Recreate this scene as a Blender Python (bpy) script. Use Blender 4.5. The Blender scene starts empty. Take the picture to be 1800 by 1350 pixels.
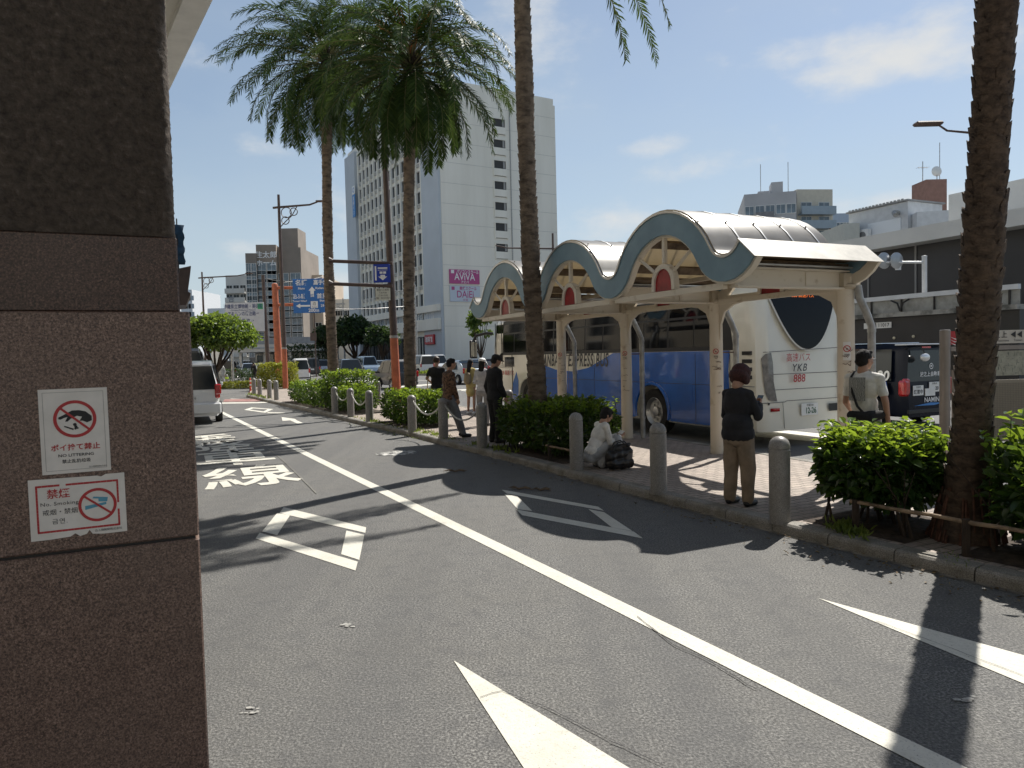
import bpy, bmesh, math, random
import numpy as np
from mathutils import Vector, Matrix, noise
R_ = math.radians
V = Vector
sc = bpy.context.scene
# ------------------------------------------------------------ camera, sky, sun, exposure
CAMZ, FOC = 1.8, 1250.0
cam_d = bpy.data.cameras.new('camera'); cam = bpy.data.objects.new('camera', cam_d)
sc.collection.objects.link(cam); sc.camera = cam
cam_d.sensor_width = 36; cam_d.lens = 36 * FOC / 1800; cam_d.clip_start = .05; cam_d.clip_end = 4000
PITCH = math.atan(52 / FOC); ROLL = -.024
CM = Matrix.Rotation(math.pi / 2 - PITCH, 3, 'X') @ Matrix.Rotation(ROLL, 3, 'Z')
cam.matrix_world = Matrix.Translation((0, 0, CAMZ)) @ CM.to_4x4()
SAZ, SEL = 38.0, 51.0                       # sun: degrees to the right of straight ahead, elevation
SUN = V((math.sin(R_(SAZ)) * math.cos(R_(SEL)), math.cos(R_(SAZ)) * math.cos(R_(SEL)), math.sin(R_(SEL))))
sl = bpy.data.lights.new('sun', 'SUN'); sl.energy = 4.3; sl.angle = R_(.55); sl.color = (1, .955, .88)
so = bpy.data.objects.new('sun', sl); sc.collection.objects.link(so)
so.rotation_euler = SUN.to_track_quat('Z', 'Y').to_euler(); so.location = SUN * 60
sc.view_settings.view_transform = 'Standard'; sc.view_settings.look = 'None'
sc.view_settings.gamma = 1; sc.view_settings.use_curve_mapping = False; sc.view_settings.exposure = .7
wd = bpy.data.worlds.new('World'); sc.world = wd; wd.use_nodes = True
nt = wd.node_tree; nt.nodes.clear()
def NN(t, typ, **kw):
    n = t.nodes.new(typ)
    for k, v in kw.items():
        if k.startswith('i_'): n.inputs[int(k[2:]) if k[2:].isdigit() else k[2:].replace('_', ' ')].default_value = v
        else: setattr(n, k, v)
    return n
def math_(t, op, a, b=None, c=None, clamp=False):
    n = t.nodes.new('ShaderNodeMath'); n.operation = op; n.use_clamp = clamp
    for i, x in enumerate((a, b, c)):
        if x is None: continue
        if isinstance(x, (int, float)): n.inputs[i].default_value = x
        else: t.links.new(x, n.inputs[i])
    return n.outputs[0]
sky = NN(nt, 'ShaderNodeTexSky'); sky.sky_type = 'NISHITA'; sky.sun_disc = False
sky.sun_elevation = R_(SEL); sky.sun_rotation = R_(SAZ); sky.air_density = 1.0; sky.dust_density = .5; sky.ozone_density = .8
geo = NN(nt, 'ShaderNodeTexCoord'); sep = NN(nt, 'ShaderNodeSeparateXYZ'); nt.links.new(geo.outputs['Generated'], sep.inputs[0])
dx, dy, dz = sep.outputs
az = math_(nt, 'ARCTAN2', dx, dy); el = math_(nt, 'ARCSINE', dz)
cmb = NN(nt, 'ShaderNodeCombineXYZ'); nt.links.new(az, cmb.inputs[0]); nt.links.new(math_(nt, 'MULTIPLY', el, 1.9), cmb.inputs[1])
n1 = NN(nt, 'ShaderNodeTexNoise', i_Scale=9, i_Detail=8, i_Roughness=.58); nt.links.new(cmb.outputs[0], n1.inputs['Vector'])
n2 = NN(nt, 'ShaderNodeTexNoise', i_Scale=2.3, i_Detail=5, i_Roughness=.55); nt.links.new(cmb.outputs[0], n2.inputs['Vector'])
def aze(px, py):
    v = CM @ V(((px - 900) / FOC, (675 - py) / FOC, -1)); v.normalize()
    return math.atan2(v.x, v.y), math.asin(v.z)
tot = None
for px, py, sx, sy, a in ((1560, 85, 190, 62, 1.15), (1480, 120, 190, 40, .7), (1145, 255, 60, 24, .9), (1230, 298, 90, 26, .95), (320, 182, 40, 18, .6), (470, 262, 70, 26, .75), (440, 440, 60, 26, .9),
                          (590, 350, 60, 30, .7), (560, 300, 40, 20, .5), (640, 400, 80, 60, .7), (940, 60, 110, 80, .8), (1060, 400, 170, 40, .75), (1200, 365, 120, 30, .6), (1600, 365, 160, 34, 1.1),
                          (620, 500, 90, 40, .7), (360, 400, 60, 20, .4), (2050, 200, 120, 60, 1), (60, 250, 160, 40, .8), (-500, 300, 200, 60, 1), (2500, 300, 200, 60, 1), (340, 110, 50, 60, .5), (1000, 130, 60, 40, .4)):
    a0, e0 = aze(px, py)
    u = math_(nt, 'DIVIDE', math_(nt, 'SUBTRACT', az, a0), sx / FOC); w = math_(nt, 'DIVIDE', math_(nt, 'SUBTRACT', el, e0), sy / FOC)
    r2 = math_(nt, 'ADD', math_(nt, 'MULTIPLY', u, u), math_(nt, 'MULTIPLY', w, w))
    g = math_(nt, 'MULTIPLY', math_(nt, 'EXPONENT', math_(nt, 'MULTIPLY', r2, -1.0)), a)
    tot = g if tot is None else math_(nt, 'MAXIMUM', tot, g)
dens = math_(nt, 'ADD', math_(nt, 'MULTIPLY', tot, 1.9), math_(nt, 'MULTIPLY', math_(nt, 'SUBTRACT', n1.outputs[0], .6), 4.6))
mr = NN(nt, 'ShaderNodeMapRange', interpolation_type='SMOOTHSTEP'); nt.links.new(dens, mr.inputs[0])
mr.inputs[1].default_value = .1; mr.inputs[2].default_value = 2.3; mr.inputs[4].default_value = .95
# thin veil, thicker towards the horizon
hz = math_(nt, 'EXPONENT', math_(nt, 'MULTIPLY', math_(nt, 'MAXIMUM', el, 0.0), -4.5))
veil = math_(nt, 'ADD', math_(nt, 'MULTIPLY', hz, .72), math_(nt, 'MULTIPLY', math_(nt, 'SUBTRACT', n2.outputs[0], .2), .7), clamp=True)
mv = NN(nt, 'ShaderNodeMixRGB'); nt.links.new(veil, mv.inputs[0]); nt.links.new(sky.outputs[0], mv.inputs[1]); mv.inputs[2].default_value = (4.9, 5.75, 6.3, 1)
mix = NN(nt, 'ShaderNodeMixRGB'); nt.links.new(mr.outputs[0], mix.inputs[0]); nt.links.new(mv.outputs[0], mix.inputs[1]); mix.inputs[2].default_value = (6.9, 7.0, 7.0, 1)
bg = NN(nt, 'ShaderNodeBackground'); nt.links.new(mix.outputs[0], bg.inputs[0]); bg.inputs[1].default_value = .067
wo = NN(nt, 'ShaderNodeOutputWorld'); nt.links.new(bg.outputs[0], wo.inputs[0])

# ------------------------------------------------------------ helpers
def ray(px, py): return CM @ V(((px - 900) / FOC, (675 - py) / FOC, -1))
def G(px, py, z=0.0):
    d = ray(px, py); t = (z - CAMZ) / d.z; return V((d.x * t, d.y * t, z))
def P(px, py, Y):
    d = ray(px, py); t = Y / d.y; return V((d.x * t, Y, CAMZ + d.z * t))
def base(px, Y, z=0.0):                      # ground point at depth Y under image column px (at eye level)
    p = P(px, 625, Y); return V((p.x, Y, z))
def hz_(px): return 623 - .024 * (px - 900)
def topz(px, py, Y): return P(px, py, Y).z
AX = R_(24.85); N2 = V((math.cos(AX), math.sin(AX), 0)); D2 = V((-math.sin(AX), math.cos(AX), 0))   # across / along the street
def loc_of(p, org, a=AX):
    q = V(p) - V(org); c, s = math.cos(a), math.sin(a); return V((q.x * c + q.y * s, -q.x * s + q.y * c, q.z))
COL = sc.collection
class MB:
    def __init__(s): s.v = []; s.f = []; s.m = []; s.s = []
    def add(s, vs, fs, mat=0, smooth=False, X=None):
        o = len(s.v)
        s.v += [tuple(X @ V(v)) if X is not None else tuple(v) for v in vs]
        for f in fs: s.f.append([o + i for i in f]); s.m.append(mat); s.s.append(smooth)
        return s
    def box(s, c, d, mat=0, X=None, b=0.0):
        hx, hy, hz = d[0] / 2, d[1] / 2, d[2] / 2; c = V(c)
        if b <= 0:
            vs = [c + V((x * hx, y * hy, z * hz)) for z in (-1, 1) for y in (-1, 1) for x in (-1, 1)]
            return s.add(vs, [(0, 2, 3, 1), (4, 5, 7, 6), (0, 1, 5, 4), (2, 6, 7, 3), (0, 4, 6, 2), (1, 3, 7, 5)], mat, False, X)
        b = min(b, hx * .9, hy * .9, hz * .9); vs = []; ix = {}
        for x in (-1, 1):
            for y in (-1, 1):
                for z in (-1, 1):
                    for k in range(3):
                        h = [hx, hy, hz]; q = [x * (h[0] - (b if k != 0 else 0)), y * (h[1] - (b if k != 1 else 0)), z * (h[2] - (b if k != 2 else 0))]
                        ix[(x, y, z, k)] = len(vs); vs.append(c + V(q))
        fs = []
        for sg in (-1, 1):
            fs.append([ix[(sg, a, e, 0)] for a, e in ((-1, -1), (1, -1), (1, 1), (-1, 1))])
            fs.append([ix[(a, sg, e, 1)] for a, e in ((-1, -1), (1, -1), (1, 1), (-1, 1))])
            fs.append([ix[(a, e, sg, 2)] for a, e in ((-1, -1), (1, -1), (1, 1), (-1, 1))])
        for a in (-1, 1):
            for e in (-1, 1):
                fs.append([ix[(a, e, -1, 0)], ix[(a, e, 1, 0)], ix[(a, e, 1, 1)], ix[(a, e, -1, 1)]])
                fs.append([ix[(a, -1, e, 0)], ix[(a, 1, e, 0)], ix[(a, 1, e, 2)], ix[(a, -1, e, 2)]])
                fs.append([ix[(-1, a, e, 1)], ix[(1, a, e, 1)], ix[(1, a, e, 2)], ix[(-1, a, e, 2)]])
        for x in (-1, 1):
            for y in (-1, 1):
                for z in (-1, 1): fs.append([ix[(x, y, z, k)] for k in range(3)])
        return s.add(vs, fs, mat, False, X)
    def tube(s, pts, r, n=8, mat=0, cap=True, X=None, smooth=True):
        pts = [V(p) for p in pts]; m = len(pts); rs = r if isinstance(r, (list, tuple)) else [r] * m
        vs = []; fs = []; t0 = (pts[1] - pts[0]).normalized(); up = V((0, 0, 1)) if abs(t0.z) < .9 else V((1, 0, 0)); a = t0.cross(up).normalized()
        for i, p in enumerate(pts):
            t = ((pts[min(i + 1, m - 1)] - pts[max(i - 1, 0)])).normalized()
            a = (a - t * a.dot(t)).normalized(); b = t.cross(a)
            for k in range(n):
                w = 2 * math.pi * k / n; vs.append(p + (a * math.cos(w) + b * math.sin(w)) * rs[i])
        for i in range(m - 1):
            for k in range(n): fs.append((i * n + k, i * n + (k + 1) % n, (i + 1) * n + (k + 1) % n, (i + 1) * n + k))
        s.add(vs, fs, mat, smooth, X)
        if cap: s.add(vs[:n], [list(range(n))], mat, False, X); s.add(vs[-n:], [list(range(n))], mat, False, X)
        return s
    def lathe(s, prof, c=(0, 0, 0), n=20, mat=0, X=None, smooth=True, axis='Z'):     # prof: (r, z)
        c = V(c); vs = []; fs = []
        for r, z in prof:
            for k in range(n):
                w = 2 * math.pi * k / n; q = (r * math.cos(w), r * math.sin(w), z)
                if axis == 'X': q = (z, r * math.cos(w), r * math.sin(w))
                if axis == 'Y': q = (r * math.cos(w), z, r * math.sin(w))
                vs.append(c + V(q))
        for i in range(len(prof) - 1):
            for k in range(n): fs.append((i * n + k, i * n + (k + 1) % n, (i + 1) * n + (k + 1) % n, (i + 1) * n + k))
        return s.add(vs, fs, mat, smooth, X)
    def ell(s, c, r, mat=0, n=16, m=10, Rm=None, X=None):
        vs = []; fs = []; c = V(c)
        if not isinstance(r, (tuple, list)): r = (r, r, r)
        for i in range(m + 1):
            ph = math.pi * i / m
            for k in range(n):
                w = 2 * math.pi * k / n; q = V((r[0] * math.sin(ph) * math.cos(w), r[1] * math.sin(ph) * math.sin(w), r[2] * math.cos(ph)))
                if Rm is not None: q = Rm @ q
                vs.append(c + q)
        for i in range(m):
            for k in range(n): fs.append((i * n + k, i * n + (k + 1) % n, (i + 1) * n + (k + 1) % n, (i + 1) * n + k))
        return s.add(vs, fs, mat, True, X)
    def prism(s, poly, ext, mat=0, X=None, smooth=False):   # poly: 3D points, ext: vector
        e = V(ext); n = len(poly); a = [V(p) for p in poly]; vs = a + [p + e for p in a]
        fs = [list(range(n)), list(range(2 * n - 1, n - 1, -1))] + [(i, (i + 1) % n, n + (i + 1) % n, n + i) for i in range(n)]
        return s.add(vs, fs, mat, smooth, X)
    def quad(s, a, b, c, d, mat=0, X=None): return s.add([a, b, c, d], [(0, 1, 2, 3)], mat, False, X)
    def build(s, name, mats, parent=None, ang=35, recalc=True, loc=None, rotz=0):
        me = bpy.data.meshes.new(name); me.from_pydata([tuple(v) for v in s.v], [], s.f)
        if not isinstance(mats, (list, tuple)): mats = [mats]
        for m in mats: me.materials.append(m)
        me.polygons.foreach_set('material_index', s.m); me.polygons.foreach_set('use_smooth', [True] * len(s.f) if any(s.s) else [False] * len(s.f))
        bm = bmesh.new(); bm.from_mesh(me); bmesh.ops.remove_doubles(bm, verts=bm.verts, dist=1e-5)
        bmesh.ops.dissolve_degenerate(bm, edges=bm.edges, dist=1e-6)
        if recalc: bmesh.ops.recalc_face_normals(bm, faces=bm.faces)
        bm.to_mesh(me); bm.free()
        if any(s.s): me.set_sharp_from_angle(angle=R_(ang))
        me.update()
        return link(name, me, parent, loc, rotz)
def link(name, me, parent=None, loc=None, rotz=0):
    o = bpy.data.objects.new(name, me); COL.objects.link(o)
    if parent is not None: o.parent = parent
    if loc is not None: o.location = loc
    if rotz: o.rotation_euler[2] = rotz
    return o
def tag(o, label, cat, group=None, kind=None):
    o['label'] = label; o['category'] = cat
    if group: o['group'] = group
    if kind: o['kind'] = kind
    return o
def thing(name, label, cat, loc=(0, 0, 0), rotz=0, group=None):
    o = bpy.data.objects.new(name, None); COL.objects.link(o); o.empty_display_size = .2
    o.location = loc; o.rotation_euler = (0, 0, rotz); return tag(o, label, cat, group)
def struct(o): o['kind'] = 'structure'; return o
def dup(root, loc, rotz=None, label=None, group=None, scale=None):
    r = root.copy(); COL.objects.link(r); r.location = loc
    if rotz is not None: r.rotation_euler = (0, 0, rotz)
    if label: r['label'] = label
    if group: r['group'] = group
    if scale: r.scale = (scale,) * 3
    for ch in list(root.children):
        c = ch.copy(); COL.objects.link(c); c.parent = r
        for g in list(ch.children):
            d = g.copy(); COL.objects.link(d); d.parent = c
    return r
TMP = bpy.data.scenes.new('workbench')
def evaluated(o):            # mesh of an object with its modifiers applied, worked out in a scene of its own
    TMP.collection.objects.link(o); vl = TMP.view_layers[0]; vl.update(); dg = vl.depsgraph
    me = bpy.data.meshes.new_from_object(o.evaluated_get(dg), depsgraph=dg); TMP.collection.objects.unlink(o); return me
def TX(s, size, mat, parent, o, right=(1, 0, 0), up=(0, 0, 1), sx=1.0, shear=0.0, bold=0.0, align='CENTER', name='lettering', off=.003, sp=1.0, vert=False, ls=1.0):
    cu = bpy.data.curves.new('t', 'FONT'); cu.body = '\n'.join(s) if vert else s; cu.size = size; cu.align_x = align; cu.align_y = 'CENTER'; cu.shear = shear
    cu.offset = bold * size; cu.space_character = sp; cu.space_line = ls; cu.resolution_u = 3
    ob = bpy.data.objects.new('t', cu); me = evaluated(ob)
    bpy.data.objects.remove(ob); bpy.data.curves.remove(cu)
    r = V(right).normalized(); u = V(up).normalized(); nrm = r.cross(u)
    X = Matrix(((r.x * sx, u.x, nrm.x, 0), (r.y * sx, u.y, nrm.y, 0), (r.z * sx, u.z, nrm.z, 0), (0, 0, 0, 1)))
    X.translation = V(o) + nrm * off; me.transform(X)
    me.materials.clear(); me.materials.append(mat); me.name = name
    return link(name, me, parent)
# ------------------------------------------------------------ materials
_mc = {}
def M(name, col, rough=.6, metal=0.0, var=.12, scale=2.0, bump=0.0, bscale=40.0, coat=0.0, col2=None, lo=.35, hi=.65, spec=.5, emit=0, detail=6, aniso=None, transl=0.0, world=False):
    if name in _mc: return _mc[name]
    m = bpy.data.materials.new(name); m.use_nodes = True; t = m.node_tree; p = t.nodes['Principled BSDF']
    tc = NN(t, 'ShaderNodeTexCoord'); src = tc.outputs['Object']
    if world: gg = NN(t, 'ShaderNodeNewGeometry'); src = gg.outputs['Position']
    if aniso: mp = NN(t, 'ShaderNodeMapping'); mp.inputs['Scale'].default_value = aniso; t.links.new(src, mp.inputs[0]); src = mp.outputs[0]
    c = V(col); c2 = V(col2) if col2 else c * (1 - 2 * var)
    if var > 0 or col2:
        nz = NN(t, 'ShaderNodeTexNoise', i_Scale=scale, i_Detail=detail, i_Roughness=.6); t.links.new(src, nz.inputs['Vector'])
        cr = NN(t, 'ShaderNodeValToRGB'); cr.color_ramp.elements[0].position = lo; cr.color_ramp.elements[1].position = hi
        cr.color_ramp.elements[0].color = (*c2, 1); cr.color_ramp.elements[1].color = (*(c if col2 else c * (1 + var * .4)), 1)
        t.links.new(nz.outputs[0], cr.inputs[0]); t.links.new(cr.outputs[0], p.inputs['Base Color'])
        rr = NN(t, 'ShaderNodeMapRange'); t.links.new(nz.outputs[0], rr.inputs[0]); rr.inputs[3].default_value = min(1, rough * 1.15); rr.inputs[4].default_value = rough * .88
        t.links.new(rr.outputs[0], p.inputs['Roughness'])
    else:
        p.inputs['Base Color'].default_value = (*c, 1); p.inputs['Roughness'].default_value = rough
    p.inputs['Metallic'].default_value = metal; p.inputs['Specular IOR Level'].default_value = spec
    if coat: p.inputs['Coat Weight'].default_value = coat; p.inputs['Coat Roughness'].default_value = .04
    if bump:
        nb = NN(t, 'ShaderNodeTexNoise', i_Scale=bscale, i_Detail=4); t.links.new(src, nb.inputs['Vector'])
        bp = NN(t, 'ShaderNodeBump', i_Strength=1.0, i_Distance=bump); t.links.new(nb.outputs[0], bp.inputs['Height']); t.links.new(bp.outputs[0], p.inputs['Normal'])
    if emit: p.inputs['Emission Color'].default_value = (*c, 1); p.inputs['Emission Strength'].default_value = emit
    if transl:
        tr = NN(t, 'ShaderNodeBsdfTranslucent'); mx = NN(t, 'ShaderNodeMixShader'); mx.inputs[0].default_value = transl
        tr.inputs[0].default_value = (*(c * 1.3), 1); t.links.new(p.outputs[0], mx.inputs[1]); t.links.new(tr.outputs[0], mx.inputs[2])
        t.links.new(mx.outputs[0], t.nodes['Material Output'].inputs[0])
    _mc[name] = m; return m
def leafmat(name, c1, c2, c3, transl=.45, tcol=(.30, .42, .04), rough=.35, sc_=3.0):
    m = bpy.data.materials.new(name); m.use_nodes = True; t = m.node_tree; p = t.nodes['Principled BSDF']
    g = NN(t, 'ShaderNodeNewGeometry'); cr = NN(t, 'ShaderNodeValToRGB'); e = cr.color_ramp.elements
    e[0].position = 0; e[0].color = (*c1, 1); e[1].position = 1; e[1].color = (*c3, 1); k = e.new(.55); k.color = (*c2, 1)
    t.links.new(g.outputs['Random Per Island'], cr.inputs[0]); t.links.new(cr.outputs[0], p.inputs['Base Color'])
    p.inputs['Roughness'].default_value = rough; p.inputs['Specular IOR Level'].default_value = .5
    tr = NN(t, 'ShaderNodeBsdfTranslucent'); mt = NN(t, 'ShaderNodeMixRGB', blend_type='MULTIPLY'); mt.inputs[0].default_value = .0
    hs = NN(t, 'ShaderNodeMixRGB'); hs.inputs[0].default_value = .6; t.links.new(cr.outputs[0], hs.inputs[1]); hs.inputs[2].default_value = (*tcol, 1)
    t.links.new(hs.outputs[0], tr.inputs[0]); mx = NN(t, 'ShaderNodeMixShader'); mx.inputs[0].default_value = transl
    t.links.new(p.outputs[0], mx.inputs[1]); t.links.new(tr.outputs[0], mx.inputs[2]); t.links.new(mx.outputs[0], t.nodes['Material Output'].inputs[0])
    return m
def rampmat(name, build_):                # custom node material: build_(tree, principled, position socket, object socket)
    m = bpy.data.materials.new(name); m.use_nodes = True; t = m.node_tree; p = t.nodes['Principled BSDF']
    g = NN(t, 'ShaderNodeNewGeometry'); tc = NN(t, 'ShaderNodeTexCoord'); build_(t, p, g.outputs['Position'], tc.outputs['Object']); return m
def ramp(t, src, stops):
    cr = NN(t, 'ShaderNodeValToRGB'); e = cr.color_ramp.elements
    while len(e) < len(stops): e.new(.5)
    for i, (q, c) in enumerate(stops): e[i].position = q; e[i].color = (*c, 1) if hasattr(c, '__len__') else (c, c, c, 1)
    t.links.new(src, cr.inputs[0]); return cr.outputs[0]
def noise_(t, src, s, d=5, r=.6):
    n = NN(t, 'ShaderNodeTexNoise', i_Scale=s, i_Detail=d, i_Roughness=r); t.links.new(src, n.inputs['Vector']); return n.outputs[0]
def mixc(t, f, a, b, mode='MIX'):
    n = NN(t, 'ShaderNodeMixRGB', blend_type=mode)
    for i, x in enumerate((f, a, b)):
        if isinstance(x, (int, float)): n.inputs[i].default_value = x
        elif hasattr(x, '__len__'): n.inputs[i].default_value = (*x, 1)
        else: t.links.new(x, n.inputs[i])
    return n.outputs[0]
def bump_(t, p, h, dist, st=1.0):
    b = NN(t, 'ShaderNodeBump', i_Strength=st, i_Distance=dist); t.links.new(h, b.inputs['Height']); t.links.new(b.outputs[0], p.inputs['Normal'])
def _asph(t, p, pos, ob):
    vo = NN(t, 'ShaderNodeTexVoronoi', i_Scale=95.0); t.links.new(pos, vo.inputs['Vector'])
    n1 = noise_(t, pos, 66, 4, .75); n2 = noise_(t, pos, .9, 5); n3 = noise_(t, pos, 6, 4); n4 = noise_(t, pos, 230, 2)
    mp = NN(t, 'ShaderNodeMapping'); mp.inputs['Rotation'].default_value = (0, 0, -AX - .05); mp.inputs['Scale'].default_value = (1.5, .06, 1); t.links.new(pos, mp.inputs[0]); n5 = noise_(t, mp.outputs[0], 1.0, 3)
    c = ramp(t, n1, [(.36, (.035, .035, .036)), (.5, (.115, .114, .11)), (.65, (.29, .284, .27))])
    c = mixc(t, ramp(t, n4, [(.6, 0.0), (.72, .75)]), c, (.36, .35, .32))
    c = mixc(t, ramp(t, n2, [(.35, 0.0), (.7, .35)]), c, (.13, .124, .11))
    c = mixc(t, ramp(t, n3, [(.3, .45), (.5, 0.0)]), c, (.075, .075, .077))
    c = mixc(t, ramp(t, n5, [(.42, 0.0), (.62, .4)]), c, (.085, .085, .086))
    t.links.new(c, p.inputs['Base Color']); p.inputs['Roughness'].default_value = .82; p.inputs['Specular IOR Level'].default_value = .35
    h = math_(t, 'ADD', math_(t, 'MULTIPLY', vo.outputs['Distance'], .6), n1); bump_(t, p, h, .006, .8)
ASPH = rampmat('asphalt', _asph)
def _tiles(t, p, pos, ob):
    mp = NN(t, 'ShaderNodeMapping'); mp.inputs['Rotation'].default_value = (0, 0, -AX); t.links.new(pos, mp.inputs[0])
    br = NN(t, 'ShaderNodeTexBrick'); t.links.new(mp.outputs[0], br.inputs['Vector']); br.offset = .5
    br.inputs['Color1'].default_value = (.42, .35, .29, 1); br.inputs['Color2'].default_value = (.33, .27, .23, 1); br.inputs['Mortar'].default_value = (.13, .11, .09, 1)
    br.inputs['Scale'].default_value = 1; br.inputs['Mortar Size'].default_value = .009; br.inputs['Brick Width'].default_value = .2; br.inputs['Row Height'].default_value = .11
    n = noise_(t, pos, 1.6); n2 = noise_(t, pos, 30)
    c = mixc(t, ramp(t, n, [(.35, .55), (.62, 0.0)]), br.outputs[0], (.2, .17, .145)); c = mixc(t, .35, c, ramp(t, n2, [(.3, .08), (.7, .75)]), 'OVERLAY')
    t.links.new(c, p.inputs['Base Color']); p.inputs['Roughness'].default_value = .75; bump_(t, p, math_(t, 'SUBTRACT', 1.0, br.outputs['Fac']), .004)
TILES = rampmat('paving_tiles', _tiles)
def _granite(cs):
    def f(t, p, pos, ob):
        n1 = noise_(t, pos, 190, 3, .75); n2 = noise_(t, pos, 26, 4); n3 = noise_(t, pos, 420, 2)
        c = ramp(t, n1, cs); c = mixc(t, ramp(t, n2, [(.35, .4), (.65, 0.0)]), c, tuple(x * .55 for x in cs[1][1]))
        c = mixc(t, ramp(t, n3, [(.62, 0.0), (.7, .7)]), c, tuple(min(1, x * 1.6) for x in cs[2][1]))
        n4 = noise_(t, pos, 3.0, 5); c = mixc(t, ramp(t, n4, [(.4, 0.0), (.75, .3)]), c, (.15, .115, .095))
        t.links.new(c, p.inputs['Base Color']); p.inputs['Roughness'].default_value = .42; bump_(t, p, n1, .0006)
    return f
GRAN = rampmat('brown_granite', _granite([(.36, (.034, .023, .018)), (.5, (.165, .102, .078)), (.66, (.36, .25, .2))]))
GRAN2 = rampmat('dark_brown_granite', _granite([(.38, (.014, .008, .006)), (.52, (.085, .046, .033)), (.7, (.2, .125, .09))]))
GREYG = rampmat('grey_granite', _granite([(.36, (.07, .068, .064)), (.5, (.25, .24, .225)), (.68, (.46, .45, .42))]))
def _stucco(t, p, pos, ob):
    n1 = noise_(t, pos, 55, 5, .65); n2 = noise_(t, pos, 2.2, 4)
    c = ramp(t, n1, [(.3, (.036, .027, .02)), (.6, (.095, .073, .055)), (.75, (.16, .13, .105))]); c = mixc(t, ramp(t, n2, [(.4, 0.0), (.7, .5)]), c, (.04, .028, .02))
    t.links.new(c, p.inputs['Base Color']); p.inputs['Roughness'].default_value = .9; bump_(t, p, n1, .012)
STUC = rampmat('rough_brown_stucco', _stucco)
def _kerb(t, p, pos, ob):
    n1 = noise_(t, pos, 130, 3, .7); n2 = noise_(t, pos, 3, 5)
    c = ramp(t, n1, [(.35, (.1, .095, .085)), (.52, (.27, .255, .23)), (.7, (.42, .4, .36))]); c = mixc(t, ramp(t, n2, [(.38, .65), (.6, 0.0)]), c, (.12, .105, .075))
    t.links.new(c, p.inputs['Base Color']); p.inputs['Roughness'].default_value = .85; bump_(t, p, n1, .002)
KERB = rampmat('kerb_stone', _kerb)
def _paint(t, p, pos, ob):
    n1 = noise_(t, pos, 28, 6, .7); n2 = noise_(t, pos, 2.5, 4); n3 = noise_(t, pos, 90, 3, .7)
    c = mixc(t, ramp(t, n1, [(.3, .8), (.48, 0.0)]), (.60, .58, .51), (.42, .41, .36)); c = mixc(t, ramp(t, n2, [(.45, 0.0), (.72, .45)]), c, (.42, .4, .33))
    c = mixc(t, ramp(t, n3, [(.28, .95), (.4, 0.0)]), c, (.13, .13, .125))
    t.links.new(c, p.inputs['Base Color']); p.inputs['Roughness'].default_value = .7; bump_(t, p, n3, .002)
PAINT = rampmat('worn_road_paint', _paint)
SOIL = M('soil', (.055, .038, .026), .95, var=.3, scale=14, bump=.02, bscale=25, world=True)
def _sheet(t, p, pos, ob):
    n = noise_(t, ob, 2.2, 5); n2 = noise_(t, ob, 14, 4)
    c = ramp(t, n, [(.3, (.15, .15, .15)), (.65, (.30, .295, .28))]); c = mixc(t, ramp(t, n2, [(.55, 0.0), (.75, .5)]), c, (.2, .16, .11))
    t.links.new(c, p.inputs['Base Color']); p.inputs['Roughness'].default_value = .32; p.inputs['Metallic'].default_value = .25
    tr = NN(t, 'ShaderNodeBsdfTranslucent'); tr.inputs[0].default_value = (.85, .74, .55, 1); mx = NN(t, 'ShaderNodeMixShader'); mx.inputs[0].default_value = .34
    t.links.new(p.outputs[0], mx.inputs[1]); t.links.new(tr.outputs[0], mx.inputs[2]); t.links.new(mx.outputs[0], t.nodes['Material Output'].inputs[0])
SHEET = rampmat('smoked_roof_sheet', _sheet)
CREAM = M('cream_steel_paint', (.68, .62, .52), .5, var=.2, scale=4, col2=(.44, .36, .26), lo=.28, hi=.42)
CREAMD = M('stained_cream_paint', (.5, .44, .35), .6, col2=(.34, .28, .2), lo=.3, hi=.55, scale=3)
BLUEG = M('blue_grey_fascia_paint', (.20, .32, .40), .5, var=.12, scale=1.5, col2=(.15, .25, .32))
REDP = M('red_panel', (.33, .012, .018), .4, var=.2, scale=6)
WHITEW = M('white_wall', (.58, .58, .56), .8, var=.07, scale=.25, bump=.01, bscale=6)
WHITEP = M('white_paint', (.78, .78, .76), .5, var=.05, scale=3)
BLACK = M('black', (.012, .012, .013), .45, var=0)
RUBBER = M('tyre_rubber', (.022, .021, .02), .8, var=.3, scale=12)
GLASS = M('dark_window_glass', (.014, .018, .021), .06, var=0, spec=.45)
GLASSB = M('pale_window_glass', (.16, .21, .25), .08, var=.3, scale=.6, spec=.8)
ALU = M('aluminium', (.55, .55, .54), .35, .8, var=.08)
GALV = M('galvanised_pipe', (.42, .42, .41), .45, .4, var=.2, scale=6)
BROWNP = M('brown_pole_paint', (.085, .055, .045), .5, var=.15, scale=4)
ORANGEP = M('orange_pole_paint', (.46, .13, .06), .6, var=.15, scale=3)
SKIN = M('skin', (.42, .24, .165), .55, var=.08, scale=8); SKIN.node_tree.nodes['Principled BSDF'].inputs['Subsurface Weight'].default_value = .05
HAIRK = M('black_hair', (.012, .01, .009), .85, var=.3, scale=60, bump=.004, bscale=120)
REDT = M('red_ink', (.45, .03, .035), .5, var=0); BLK = M('black_ink', (.02, .02, .022), .6, var=0)
BLUES = M('sign_blue', (.008, .13, .42), .4, var=.08, scale=4); NAVYS = M('sign_navy', (.012, .045, .36), .4, var=.05)
REDL = M('red_tail_lamp', (.5, .01, .012), .15, var=.2, scale=30, coat=1); LAMPW = M('clear_lamp', (.6, .62, .62), .15, var=.1, scale=20, coat=1)
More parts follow.
